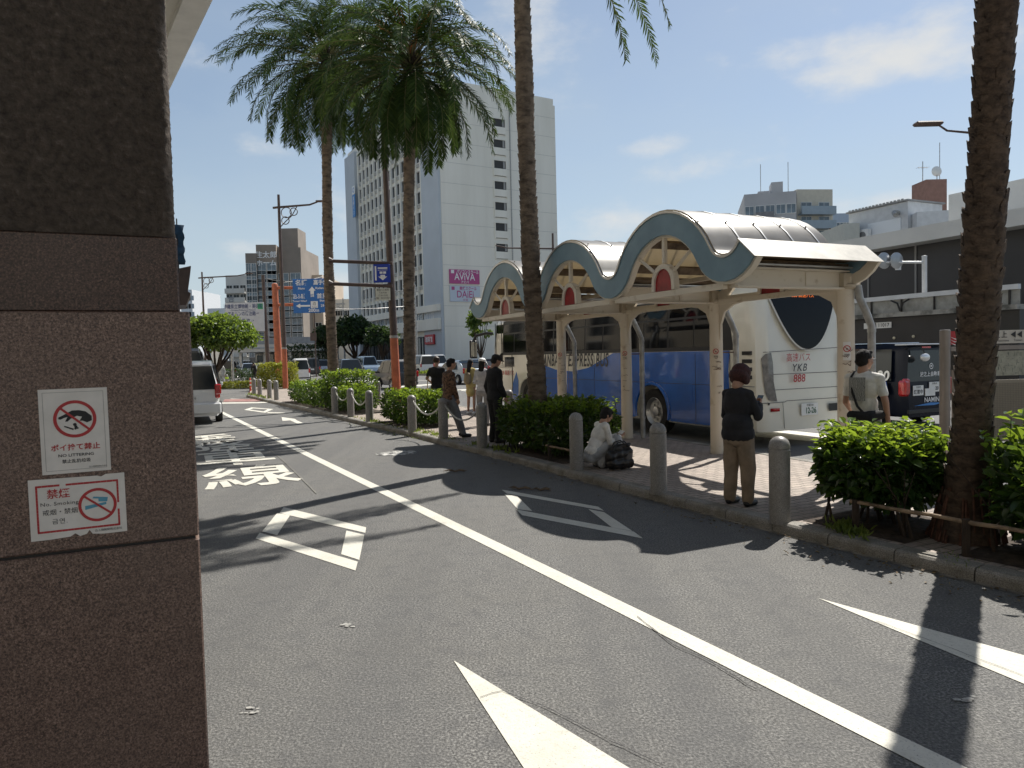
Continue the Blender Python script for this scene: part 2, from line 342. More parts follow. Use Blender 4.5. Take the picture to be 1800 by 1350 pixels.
# ------------------------------------------------------------ ground, road markings, kerb, pavement
g = MB(); g.quad((-900, -60, 0), (900, -60, 0), (900, 1600, 0), (-900, 1600, 0)); struct(g.build('road', ASPH))
KP = [(1800, 1045), (1641, 1008), (1519, 979), (1400, 945), (1389, 937), (1258, 908), (1139, 878), (1000, 840), (967, 829), (855, 801), (773, 782), (700, 761), (633, 747), (551, 725.5), (473, 708), (433, 698)]
K = [G(*k) for k in KP]
K = [k for i, k in enumerate(K) if i != 4]
far = K[-1] + (K[-1] - K[-3]).normalized() * 6
pre = K[0] + (K[0] - K[1]).normalized() * 14
K = [pre] + K
def resample(pts, step):
    out = []; acc = 0.0; L = [(pts[i + 1] - pts[i]).length for i in range(len(pts) - 1)]; tot_ = sum(L); n = int(tot_ / step)
    for k in range(n + 1):
        s = k * tot_ / n; i = 0
        while i < len(L) - 1 and s > L[i]: s -= L[i]; i += 1
        out.append(pts[i].lerp(pts[i + 1], min(1, s / L[i])))
    return out
# smooth the kerb line
KS = resample(K, .5)
for _ in range(10): KS = [KS[0]] + [(KS[i - 1] + KS[i] * 2 + KS[i + 1]) / 4 for i in range(1, len(KS) - 1)] + [KS[-1]]
KZ = .10; KW = .17
KR = resample(KS, .62)
def nrm2(pts, i):
    t = (pts[min(i + 1, len(pts) - 1)] - pts[max(i - 1, 0)]).normalized(); return V((t.y, -t.x, 0))     # to the right = away from the road
kb = MB()
for i in range(len(KR) - 1):
    a, b = KR[i], KR[i + 1]; na, nb = nrm2(KR, i), nrm2(KR, i + 1); t = (b - a).normalized(); a = a + t * .006; b = b - t * .006
    pr = [(0, -.05), (.004, KZ - .035), (.012, KZ - .014), (.032, KZ + .004), (KW, KZ + .008), (KW, -.05)]
    vs = [a + na * u + V((0, 0, z)) for u, z in pr] + [b + nb * u + V((0, 0, z)) for u, z in pr]; n = len(pr)
    kb.add(vs, [list(range(n)), list(range(n, 2 * n))] + [(k, (k + 1) % n, n + (k + 1) % n, n + k) for k in range(n)])
struct(kb.build('kerb', KERB))
gt = MB()
for i in range(len(KS) - 1):
    a, b = KS[i], KS[i + 1]; na, nb = nrm2(KS, i), nrm2(KS, i + 1)
    gt.quad(a - na * .05 + V((0, 0, .005)), b - nb * .05 + V((0, 0, .005)), b + nb * .01 + V((0, 0, .005)), a + na * .01 + V((0, 0, .005)))
struct(gt.build('gutter_strip', M('gutter_concrete', (.3, .26, .2), .9, col2=(.1, .09, .075), scale=5, lo=.4, hi=.62, world=True)))
# pavement island between the lane and the main road
NB = 8.38
inner = [KS[i] + nrm2(KS, i) * (KW - .01) for i in range(len(KS))]
def atn(n, s): return N2 * n + D2 * s
ob_ = [atn(NB, -14), atn(NB, 24), atn(NB + .1, 30), base(505, 60), base(440, 66)]
pv = MB(); top = [V((p.x, p.y, KZ)) for p in inner]
# strip triangulation: pair inner points with matching points of the outer line
outs = resample(ob_, .5); m = len(top)
for i in range(m - 1):
    a = outs[int(i * (len(outs) - 1) / (m - 1))]; b = outs[int((i + 1) * (len(outs) - 1) / (m - 1))]
    pv.add([top[i], top[i + 1], V((b.x, b.y, KZ)), V((a.x, a.y, KZ))], [(0, 1, 2, 3)])
struct(pv.build('pavement', TILES))
kb2 = MB(); OR = resample(ob_, .9)
for i in range(len(OR) - 1):
    a, b = OR[i], OR[i + 1]; na = -nrm2(OR, i); nb = -nrm2(OR, i + 1); t = (b - a).normalized(); a = a + t * .006; b = b - t * .006; na = -na; nb = -nb
    pr = [(-.005, KZ + .006), (.14, KZ + .006), (.16, KZ - .02), (.165, -.05), (-.005, -.05)]; n = 5
    vs = [a + na * u + V((0, 0, z)) for u, z in pr] + [b + nb * u + V((0, 0, z)) for u, z in pr]
    kb2.add(vs, [list(range(n)), list(range(n, 2 * n))] + [(k, (k + 1) % n, n + (k + 1) % n, n + k) for k in range(n)])
struct(kb2.build('bus_bay_kerb', KERB))
# markings
def z4(p, z=.004): return V((p.x, p.y, z))
mk = MB()
pu = [G(1702, 1350), G(1343, 1180), G(1000, 1012), G(1073, 1050), G(391, 723)]; pl = [G(1622, 1350), G(1000, 1032), G(1033, 1050), G(389, 728)]
ln0 = (G(1662, 1350) ); dirl = (G(391, 725.5) - ln0); L = dirl.length; dirl.normalize(); sd = V((dirl.y, -dirl.x, 0)) * .078
mid = G(1020, 1031); mid2 = G(651, 853)
cl = [ln0 - (mid - ln0).normalized() * 6, ln0, mid, mid2, G(391, 725.5), G(391, 725.5) + (G(391, 725.5) - mid2).normalized() * 14]
cl = resample(cl, .6)
for _ in range(40): cl = [cl[0]] + [(cl[i - 1] + cl[i] * 2 + cl[i + 1]) / 4 for i in range(1, len(cl) - 1)] + [cl[-1]]
for i in range(len(cl) - 1):
    na, nb = nrm2(cl, i) * .075, nrm2(cl, i + 1) * .075
    mk.quad(z4(cl[i] - na), z4(cl[i + 1] - nb), z4(cl[i + 1] + nb), z4(cl[i] + na))
struct(mk.build('lane_line', PAINT))
def poly(px, o=(0, 0), s=1.0, mb=None):
    vs = [z4(G(o[0] + x / s, o[1] + y / s)) for x, y in px]; mb.add(vs, [list(range(len(vs)))])
dm = MB(); o1 = (340, 700)
for q in ([(357, 432), (683, 512), (680, 534), (341, 455)], [(331, 455), (382, 464), (331, 543), (272, 528)], [(605, 525), (676, 541), (656, 641), (584, 618)], [(262, 533), (650, 648), (641, 683), (246, 556)]): poly(q, o1, 2.25, dm)
struct(dm.build('diamond_marking', PAINT))
dm = MB()
for q in ([(1219, 363), (1235, 365), (1600, 430), (1624, 446), (1240, 378)], [(1230, 380), (1280, 388), (1340, 447), (1282, 440)], [(1562, 440), (1624, 452), (1737, 527), (1655, 512)], [(1277, 441), (1742, 529), (1778, 556), (1300, 464)]): poly(q, o1, 2.25, dm)
struct(dm.build('diamond_marking', PAINT))
dm = MB(); O_ = [(580, 722), (640, 703), (812, 716), (748, 746)]; I_ = [(625, 721), (655, 711), (768, 718), (735, 735)]
for i in range(4): poly([O_[i], O_[(i + 1) % 4], I_[(i + 1) % 4], I_[i]], (300, 560), 4.5, dm)
poly([(770, 741), (905, 745), (910, 751), (760, 748)], (300, 560), 4.5, dm)
struct(dm.build('diamond_marking', PAINT))
dm = MB(); poly([(877, 780), (985, 795), (998, 806), (1055, 830), (1008, 834), (945, 806), (885, 810)], (300, 560), 4.5, dm); struct(dm.build('lane_arrow_marking', PAINT))
for (ap, q1, q2) in (((797.5, 1162), (1104, 1350), (920, 1350)), ((1438, 1052), (1800, 1153), (1800, 1203))):
    a, b, c = G(*ap), G(*q1), G(*q2); dm = MB(); dm.add([z4(a), z4(a + (b - a) * 2.1), z4(a + (c - a) * 2.1)], [(0, 1, 2)]); struct(dm.build('triangle_marking', PAINT))
for i, (s, px, py, w, h) in enumerate((('線', 441, 838.5, 1.42, 2.3), ('車', 413, 806, 1.42, 2.35), ('降', 385, 788, 1.4, 2.4), ('乗', 362, 774.5, 1.4, 2.4))):
    c = G(px, py); o = TX(s, h, PAINT, None, z4(c), D2.cross(V((0, 0, 1))), D2, sx=w / h, bold=.013, name='lane_lettering', off=.004); struct(o)
dm = MB()
poly([(378, 640), (700, 630), (780, 664), (800, 670), (360, 672), (370, 664), (640, 664)], (300, 560), 4.5, dm) if False else None
for q in ([(410, 664), (780, 660), (800, 668), (400, 674)], [(470, 634), (560, 636), (610, 652), (520, 650)]): poly(q, (300, 560), 4.5, dm)
for x0, y0, x1, y1, w in ((610, 669, 700, 665, 2), (700, 679, 800, 672, 2.2), (745, 688, 900, 680, 2)):
    poly([(x0, y0), (x1, y1), (x1, y1 + w), (x0, y0 + w)], (0, 0), 1, dm)
struct(dm.build('road_markings', PAINT))
dm = MB(); a = [(395, 702), (480, 700.5), (455, 706), (392, 706.5)]; dm.add([z4(G(*q), .008) for q in a], [(0, 1, 2, 3)]); struct(dm.build('crossing_patch', M('faded_red_road', (.24, .085, .075), .85, col2=(.3, .2, .18), scale=3, world=True)))
# long dash lines on the main road
dm = MB()
for n in (13.0, 16.4):
    for k in range(16):
        s = 14 + k * 9; a, b = atn(n, s), atn(n, s + 5); dm.quad(z4(a - N2 * .07), z4(b - N2 * .07), z4(b + N2 * .07), z4(a + N2 * .07))
struct(dm.build('road_dashes', PAINT))
dm = MB(); c = G(700, 797); c2 = [c + N2 * (.42 * math.cos(w)) * (1 + .1 * math.sin(3 * w)) + D2 * (.3 * math.sin(w)) for w in [k * .5236 for k in range(12)]]
dm.add([z4(p, .006) for p in c2], [list(range(12))]); struct(dm.build('road_patch', M('patched_spot', (.5, .49, .46), .7, col2=(.06, .06, .058), scale=9, lo=.46, hi=.54, world=True)))
for px, py, s in ((607, 1100, .05), (1697, 1229, .045), (440, 1250, .04)):
    c = G(px, py); rn = random.Random(px); dm = MB()
    for k in range(7):
        q = c + V((rn.uniform(-1, 1) * s * 1.2, rn.uniform(-1, 1) * s * .7, 0)); r = s * rn.uniform(.2, .5)
        dm.add([z4(q + V((r * math.cos(w) * rn.uniform(.6, 1.3), r * .6 * math.sin(w), 0)), .004 + .001 * k) for w in [j * .785 for j in range(8)]], [list(range(8))])
    struct(dm.build('road_stain', M('gum_stain', (.42, .41, .38), .7, var=.2, scale=50)))
# hairline cracks and a sealed seam
def crack(pts, w, seed, m):
    rn = random.Random(seed); q = [G(*p) for p in pts]; q = resample(q, .07); q = [p + V((rn.uniform(-1, 1) * .004, rn.uniform(-1, 1) * .004, 0)) for p in q]; mb = MB()
    for i in range(len(q) - 1): na, nb = nrm2(q, i) * w * rn.uniform(.5, 1.2), nrm2(q, i + 1) * w * rn.uniform(.5, 1.2); mb.quad(z4(q[i] - na, .009), z4(q[i + 1] - nb, .009), z4(q[i + 1] + nb, .009), z4(q[i] + na, .009))
    struct(mb.build('road_crack', m))
CRK = M('crack_dark', (.025, .025, .025), .9, var=0); crack([(1170, 1350), (1080, 1308), (960, 1245), (880, 1215), (845, 1228)], .0025, 1, CRK); crack([(1330, 1215), (1240, 1160), (1190, 1140), (1120, 1085)], .003, 2, CRK); crack([(1800, 1190), (1640, 1130), (1540, 1093)], .002, 3, CRK)
crack([(455, 775), (500, 812), (556, 868)], .008, 4, M('crack_pale', (.2, .19, .17), .9, var=0))
dm = MB(); poly([(1322, 757), (1385, 757), (1680, 786), (1680, 800), (1395, 773), (1330, 768)], (0, 0), 1, dm); struct(dm.build('bus_bay_line', PAINT))
# ------------------------------------------------------------ brown pillar at the left
PO = base(337, 1.8); PO.z = 0           # right front corner of the granite base
pl_ = thing('pillar', 'huge dark brown pillar of stucco over polished granite slabs at the left edge', 'pillar', PO, AX)
def pz(px, py): return P(px, py, 1.8).z
zj = topz(348, 944, 1.8); z1 = topz(334, 547, 1.8); z2 = topz(318, 415, 1.8)
w0 = 1.6
b = MB()
b.box((-w0 / 2, .45, (zj - .003) / 2 - .1), (w0, .9, zj - .003 + .2), b=.004); b.build('granite_base', GRAN, pl_)
b = MB(); b.box((-w0 / 2, .45, (zj + .003 + z1) / 2), (w0, .9, z1 - zj - .006), b=.004); b.build('granite_slab', GRAN, pl_)
b = MB(); b.box((-w0 / 2, .45, zj), (w0 - .02, .88, .008)); b.build('joint', BLACK, pl_)
x2 = loc_of(P(316, 480, 1.8), PO).x - .003
b = MB(); b.box((-w0 / 2 + x2 / 2, .46, (z1 + z2) / 2), (w0 + x2, .86, z2 - z1), b=.004); b.build('granite_band', GRAN2, pl_)
x3 = loc_of(P(304, 410, 1.8), PO).x; xt = loc_of(P(286, 0, 1.83), PO).x
zt = 4.4
def stucco():
    mb = MB(); st = .0105; zz = np.arange(z2, zt, st)
    path = [(-w0, .03)] + [(x, .03) for x in np.arange(-w0 + .02, x3 - .02, .0125)]
    rad = .02
    path += [(x3 - rad + rad * math.sin(t), .03 + rad - rad * math.cos(t)) for t in (0, .4, .8, 1.2, 1.57)] + [(x3, y) for y in np.arange(.062, .9, .03)]
    vs = []; n = len(path)
    for z in zz:
        for (x, y) in path:
            q = V((x, y, z)); d = noise.noise(q * 68) * .0045 + noise.noise(q * 130) * .003
            if x > x3 - .021: vs.append((x + d + .002, y - d * .6, z))
            else: vs.append((x, y - d, z))
    fs = [(j * n + i, j * n + i + 1, (j + 1) * n + i + 1, (j + 1) * n + i) for j in range(len(zz) - 1) for i in range(n - 1)]
    mb.add(vs, fs, 0, True); return mb
so_ = stucco().build('stucco_shaft', STUC, pl_, ang=180, recalc=False)
b = MB(); b.box((-w0 / 2 - .03, .47, (z2 + zt) / 2 + 1.5), (w0 + x3 - .05 + 0, .8, zt - z2 + 3)); b.build('core', STUC, pl_)
# signs on the pillar
def on_face(px, py):       # hit point on the pillar's front face, local coordinates
    d = ray(px, py); o = V((0, 0, CAMZ)); n = -D2; t = (PO - o).dot(n) / d.dot(n); q = o + d * t; return loc_of(q, PO)
def sheet_sign(name, label, corners, mat, y=-.0035, edge=None):
    cs = [on_face(*c) for c in corners]; return cs
def frame_of(cs):          # corners: top-left, top-right, bottom-right, bottom-left -> origin centre, right, up, w, h
    c = sum(cs, V()) / 4; r = ((cs[1] - cs[0]) + (cs[2] - cs[3])); w = r.length / 2; r.normalize(); u = ((cs[0] - cs[3]) + (cs[1] - cs[2])); h = u.length / 2
    u = u - r * u.dot(r); u.normalize(); return c, r, u, w, h
def make_sign1():
    cs = [on_face(67, 686), on_face(188, 680), on_face(195, 826), on_face(74, 835)]; c, r, u, w, h = frame_of(cs)
    c = c + V((0, -.0025, 0)); W0 = PO + N2 * c.x + D2 * c.y + V((0, 0, c.z))
    t = thing('no_littering_sign', 'white portrait no littering sign with hand symbol stuck on brown granite pillar', 'sign', W0, AX)
    X = lambda a, b_, d=0: r * (a * w / 2) + u * (b_ * h / 2) + V((0, -d, 0))
    pa = M('sign_paper', (.80, .76, .71), .45, col2=(.7, .67, .62), scale=18)
    mb = MB(); mb.prism([X(-1, -1), X(1, -1), X(1, 1), X(-1, 1)], (0, .0024, 0)); mb.build('sheet', pa, t)
    mb = MB()
    for a in (-.88, .88): mb.quad(X(a - .006, -.92, .0006), X(a + .006, -.92, .0006), X(a + .006, .92, .0006), X(a - .006, .92, .0006))
    for a in (-.92, .92): mb.quad(X(-.88, a - .004, .0006), X(.88, a - .004, .0006), X(.88, a + .004, .0006), X(-.88, a + .004, .0006))
    mb.build('border', M('grey_line', (.3, .28, .27), .6, var=0), t)
    R = .63 * w / 2; cc = X(.02, .28)
    def ring(mb, c, R, r0, n=40, d=.0009, mat=0):
        for k in range(n):
            a, b_ = 2 * math.pi * k / n, 2 * math.pi * (k + 1) / n; e = lambda a, q: c + r * math.cos(a) * q + u * math.sin(a) * q + V((0, -d, 0))
            mb.add([e(a, r0), e(b_, r0), e(b_, R), e(a, R)], [(0, 1, 2, 3)], mat)
        q = math.radians(-43); e1 = r * math.cos(q) + u * math.sin(q); e2 = r * -math.sin(q) + u * math.cos(q); hw = (R - r0) * .36
        mb.add([c + e1 * s * r0 + e2 * t_ * hw + V((0, -d - .0002, 0)) for s, t_ in ((-1, -1), (1, -1), (1, 1), (-1, 1))], [(0, 1, 2, 3)], mat)
    mb = MB(); ring(mb, cc, R, R * .84); mb.build('prohibition_ring', REDT, t)
    mb = MB(); Q = lambda x, y, d=.0005: cc + r * (x * R) + u * (y * R) + V((0, -d, 0))
    hand = [(.78, .12), (.78, -.12), (.55, -.22), (.35, -.12), (.2, -.12), (.33, .1), (.1, .16), (-.2, .02), (-.34, -.12), (-.46, -.12), (-.34, .12), (-.5, .08), (-.66, 0), (-.76, .02), (-.76, .12), (-.55, .22), (-.12, .46), (.2, .46), (.5, .38)]
    mb.add([Q(*q) for q in hand], [list(range(len(hand)))])
    mb.add([Q(*q) for q in [(-.52, -.4), (-.5, -.34), (-.08, -.52), (-.1, -.6)]], [(0, 1, 2, 3)])
    for x, y, s in ((-.02, -.3, .09), (.02, -.42, .08), (.0, -.52, .06), (.1, -.5, .05)): mb.add([Q(x + s * math.cos(a), y + s * math.sin(a), .0004 + s * .001) for a in [k * .785 for k in range(8)]], [list(range(8))])
    mb.build('hand_symbol', BLK, t)
    TX('ポイ捨て禁止', w * .118, REDT, t, X(0, -.395), r, u, bold=.02, off=.001, sx=1.02)
    TX('NO LITTERING', w * .068, BLK, t, X(0, -.575), r, u, off=.001, sx=1.15, bold=.012); TX('禁止乱扔垃圾', w * .07, BLK, t, X(0, -.72), r, u, off=.001, bold=.012)
    TX('泊ふ頭開発株式会社', w * .03, BLK, t, X(.62, -.885), r, u, off=.001)
    # second sign
    cs = [on_face(49, 846), on_face(218, 829), on_face(224, 934), on_face(55, 951)]; c, r2, u2, w2, h2 = frame_of(cs); c = c + V((0, -.0025, 0))
    t = thing('no_smoking_sign', 'torn white no smoking notice with red frame stuck below the littering sign', 'sign', PO + N2 * c.x + D2 * c.y + V((0, 0, c.z)), AX)
    X = lambda a, b_, d=0: r2 * (a * w2 / 2) + u2 * (b_ * h2 / 2) + V((0, -d, 0))
    edge = [(-1, -1), (-.62, -1), (-.2, -.97), (-.1, -.88), (.0, -.99), (.14, -.94), (.2, -.82), (.26, -.96), (.5, -1), (1, -1), (1, 1), (.6, 1), (.5, .93), (.42, .97), (-1, 1)]
    mb = MB(); mb.prism([X(*e) for e in edge], (0, .0024, 0)); mb.build('sheet', pa, t)
    mb = MB(); rn = random.Random(4)
    def bar(x0, y0, x1, y1):
        n = 14
        for k in range(n):
            if rn.random() < .07: continue
            a = (x0 + (x1 - x0) * (k + .02) / n, y0 + (y1 - y0) * (k + .02) / n); b_ = (x0 + (x1 - x0) * (k + 1) / n, y0 + (y1 - y0) * (k + 1) / n)
            hx, hy = (.0, .033) if y0 == y1 else (.021, 0); mb.quad(X(a[0] - hx, a[1] - hy, .0006), X(b_[0] + hx, b_[1] - hy, .0006) if hx == 0 else X(a[0] + hx, a[1], .0006), X(b_[0] + hx, b_[1] + hy, .0006), X(a[0] - hx, a[1] + hy, .0006) if hx == 0 else X(b_[0] - hx, b_[1], .0006))
    bar(-.86, .76, .86, .76); bar(-.86, -.74, .86, -.74); bar(-.84, -.74, -.84, .76); bar(.84, -.74, .84, .76)
    mb.build('red_border', REDT, t)
    R = .56 * h2 / 2; cc = X(.4, .0); r, u = r2, u2; mb = MB()
    for k in range(40):
        a, b_ = 2 * math.pi * k / 40, 2 * math.pi * (k + 1) / 40; e = lambda a, q: cc + r * math.cos(a) * q + u * math.sin(a) * q + V((0, -.0009, 0))
        mb.add([e(a, R * .84), e(b_, R * .84), e(b_, R), e(a, R)], [(0, 1, 2, 3)])
    q = math.radians(-40); e1 = r * math.cos(q) + u * math.sin(q); e2 = r * -math.sin(q) + u * math.cos(q)
    mb.add([cc + e1 * s * R * .84 + e2 * t_ * R * .06 + V((0, -.0011, 0)) for s, t_ in ((-1, -1), (1, -1), (1, 1), (-1, 1))], [(0, 1, 2, 3)]); mb.build('prohibition_ring', REDT, t)
    mb = MB(); Q = lambda x, y, d=.0005: cc + r * (x * R) + u * (y * R) + V((0, -d, 0))
    mb.add([Q(*q) for q in [(-.65, -.25), (.45, -.02), (.45, .12), (-.65, -.02)]], [(0, 1, 2, 3)]); mb.add([Q(*q) for q in [(.05, .18), (.5, .14), (.55, .4), (.15, .45), (-.2, .5), (-.25, .4), (.05, .36)]], [list(range(7))])
    mb.build('cigarette_symbol', M('cyan_ink', (.1, .33, .46), .6, var=0), t)
    TX('禁煙', h2 * .165, REDT, t, X(-.4, .47), r, u, off=.001, bold=.012); TX('No. Smoking', h2 * .085, BLK, t, X(-.39, .16), r, u, off=.001, sp=1.1, sx=1.1)
    TX('戒烟・禁烟', h2 * .1, BLK, t, X(-.38, -.12), r, u, off=.001); TX('금연.', h2 * .1, BLK, t, X(-.4, -.43), r, u, off=.001, sp=1.15); TX('泊ふ頭開発株式会社', h2 * .045, BLK, t, X(.6, -.87), r, u, off=.001)
make_sign1()
# the building the pillar belongs to: eave overhead and its wall further back
def left_building():
    p1, p2 = P(360, 0, 12.1), P(297, 135, 15.3); zE = (p1.z + p2.z) / 2; d = (p2 - p1); d.z = 0; d.normalize(); n = V((-d.y, d.x, 0))     # n: to the left
    t = thing('white_canopy', 'pale canopy soffit jutting out high above the brown pillar', 'canopy', V((p1.x, p1.y, 0)))
    O = V((p1.x, p1.y, 0)); a = p1 - d * 16 - O; b_ = p2 + d * 3 - O; a.z = b_.z = zE
    sof = M('soffit_white', (.72, .70, .64), .7, var=.05); mb = MB(); mb.prism([a, b_, b_ + n * 9, a + n * 9], (0, 0, .5)); mb.build('soffit', sof, t)
    mb = MB(); mb.prism([a - n * .06, b_ - n * .06, b_ + n * .35, a + n * .35], (0, 0, -.12)); mb.build('edge_trim', WHITEP, t)
    mb = MB()
    for k in range(14):
        q = a + d * (1.3 * k) + n * .9; mb.prism([q, q + d * .9, q + d * .9 + n * .12, q + n * .12], (0, 0, -.03))
    mb.build('vent_slot', M('soffit_vents', (.9, .88, .82), .6, var=0), t)
    mb = MB()
    for k in range(6): q = a + n * (1.6 + k * 1.2) + V((0, 0, -.012)); mb.prism([q, q + d * 19, q + d * 19 + n * .03, q + n * .03], (0, 0, .012))
    mb.build('panel_joint', M('joint_grey', (.3, .3, .28), .7, var=0), t)
    aw0 = P(326, 470, 18.5); t = thing('dark_awning', 'small dark sloping awning peeping out beside the granite pillar', 'awning', V((aw0.x, aw0.y, 0)), AX)
    zt_, zb = topz(326, 467, 18.5), topz(326, 512, 18.5); mb = MB(); mb.prism([(-2, 0, zb + .1), (.13, 0, zt_), (.13, 0, zt_ - .03), (.03, 0, zb)], (0, 1.6, 0)); mb.prism([(-2, 0, zb), (.03, 0, zb), (.1, 0, zb - .05), (-.02, 0, zb - .35), (-2, 0, zb - .5)], (0, 1.6, 0)); mb.build('cover', BROWNP, t)
    s0 = P(317, 430, 17.5); t = thing('hanging_banner', 'dark blue fabric banner hanging above the dark awning', 'banner', V((s0.x, s0.y, topz(317, 465, 17.5))), AX); hh = topz(317, 395, 17.5) - topz(317, 465, 17.5)
    mb = MB(); vs = []; n = 12
    for j in range(n + 1):
        z = hh * j / n
        for i, x in enumerate((-.5, -.2, .02, .085 + .02 * math.sin(j * 1.7))): vs.append((x, .04 * math.sin(j * .9 + i), z))
    mb.add(vs, [(j * 4 + i, j * 4 + i + 1, j * 4 + i + 5, j * 4 + i + 4) for j in range(n) for i in range(3)], 0, True); mb.build('cloth', M('banner_blue', (.012, .06, .13), .7, var=.3, scale=6), t, recalc=False)
    mb = MB(); mb.tube([(-.06, .03, -.2), (-.06, .03, hh + .15)], .015); mb.build('pole', BLACK, t)
left_building()
# ------------------------------------------------------------ foliage tools
def np_mesh(name, verts, faces, mats, parent=None, mi=None, smooth=False):
    me = bpy.data.meshes.new(name); nv = len(verts); nf = len(faces); k = faces.shape[1]
    me.vertices.add(nv); me.vertices.foreach_set('co', np.asarray(verts, dtype=np.float32).ravel())
    me.loops.add(nf * k); me.loops.foreach_set('vertex_index', np.asarray(faces, dtype=np.int32).ravel())
    me.polygons.add(nf); me.polygons.foreach_set('loop_start', np.arange(0, nf * k, k, dtype=np.int32)); me.polygons.foreach_set('loop_total', np.full(nf, k, dtype=np.int32))
    for m in (mats if isinstance(mats, (list, tuple)) else [mats]): me.materials.append(m)
    if mi is not None: me.polygons.foreach_set('material_index', mi)
    if smooth: me.polygons.foreach_set('use_smooth', np.ones(nf, dtype=bool))
    me.update(calc_edges=True); me.validate(); return link(name, me, parent)
def leafy(name, v, f, mi, mats, mb, parent, mat_i):
    nv = len(v); vs = v.tolist() + [list(q) for q in mb.v]; fs = f.tolist() + [[i + nv for i in q] for q in mb.f]; me = bpy.data.meshes.new(name); me.from_pydata(vs, [], fs)
    for m in mats: me.materials.append(m)
    me.polygons.foreach_set('material_index', np.concatenate([mi, np.full(len(mb.f), mat_i)]).astype(np.int32)); me.update(); return link(name, me, parent)
def leaves(C, A, Nn, Ln, Wd, fold=.25, curl=.15):
    """oval leaves: centre of stalk end C, axis A, normal Nn, length, width -> verts, quads"""
    A = A / np.linalg.norm(A, axis=1, keepdims=True); S = np.cross(A, Nn); S /= np.linalg.norm(S, axis=1, keepdims=True) + 1e-9; U = np.cross(S, A)
    L = Ln[:, None]; W = Wd[:, None]; n = len(C)
    v = np.stack([C, C + A * L * .32 + S * W * .5 + U * W * fold, C + A * L * .68 + S * W * .42 + U * W * (fold - curl), C + A * L - U * L * curl,
                  C + A * L * .68 - S * W * .42 + U * W * (fold - curl), C + A * L * .32 - S * W * .5 + U * W * fold], 1).reshape(-1, 3)
    o = (np.arange(n) * 6)[:, None]; f = np.concatenate([o + np.array([0, 1, 2, 3]), o + np.array([0, 3, 4, 5])], 1).reshape(-1, 4); return v, f
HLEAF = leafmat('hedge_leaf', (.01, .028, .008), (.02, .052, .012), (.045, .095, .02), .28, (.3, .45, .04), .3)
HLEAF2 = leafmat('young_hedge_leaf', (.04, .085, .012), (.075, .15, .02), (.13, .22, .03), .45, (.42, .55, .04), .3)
YLEAF = leafmat('yellow_green_leaf', (.1, .13, .02), (.19, .22, .03), (.32, .3, .04), .4, (.5, .5, .06), .5)
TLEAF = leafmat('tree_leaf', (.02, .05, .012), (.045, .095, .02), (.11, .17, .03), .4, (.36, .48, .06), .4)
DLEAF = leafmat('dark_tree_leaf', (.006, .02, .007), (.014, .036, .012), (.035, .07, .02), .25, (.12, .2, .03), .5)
PLEAF = leafmat('palm_leaflet', (.014, .032, .012), (.026, .055, .016), (.06, .095, .024), .2, (.16, .24, .05), .5)
WOOD = M('twig_wood', (.12, .085, .055), .85, var=.25, scale=8)
TWIG = M('dark_stem', (.045, .03, .02), .85, var=.25, scale=8)
def unit(rn, n):
    v = rn.normal(size=(n, 3)); return v / np.linalg.norm(v, axis=1, keepdims=True)
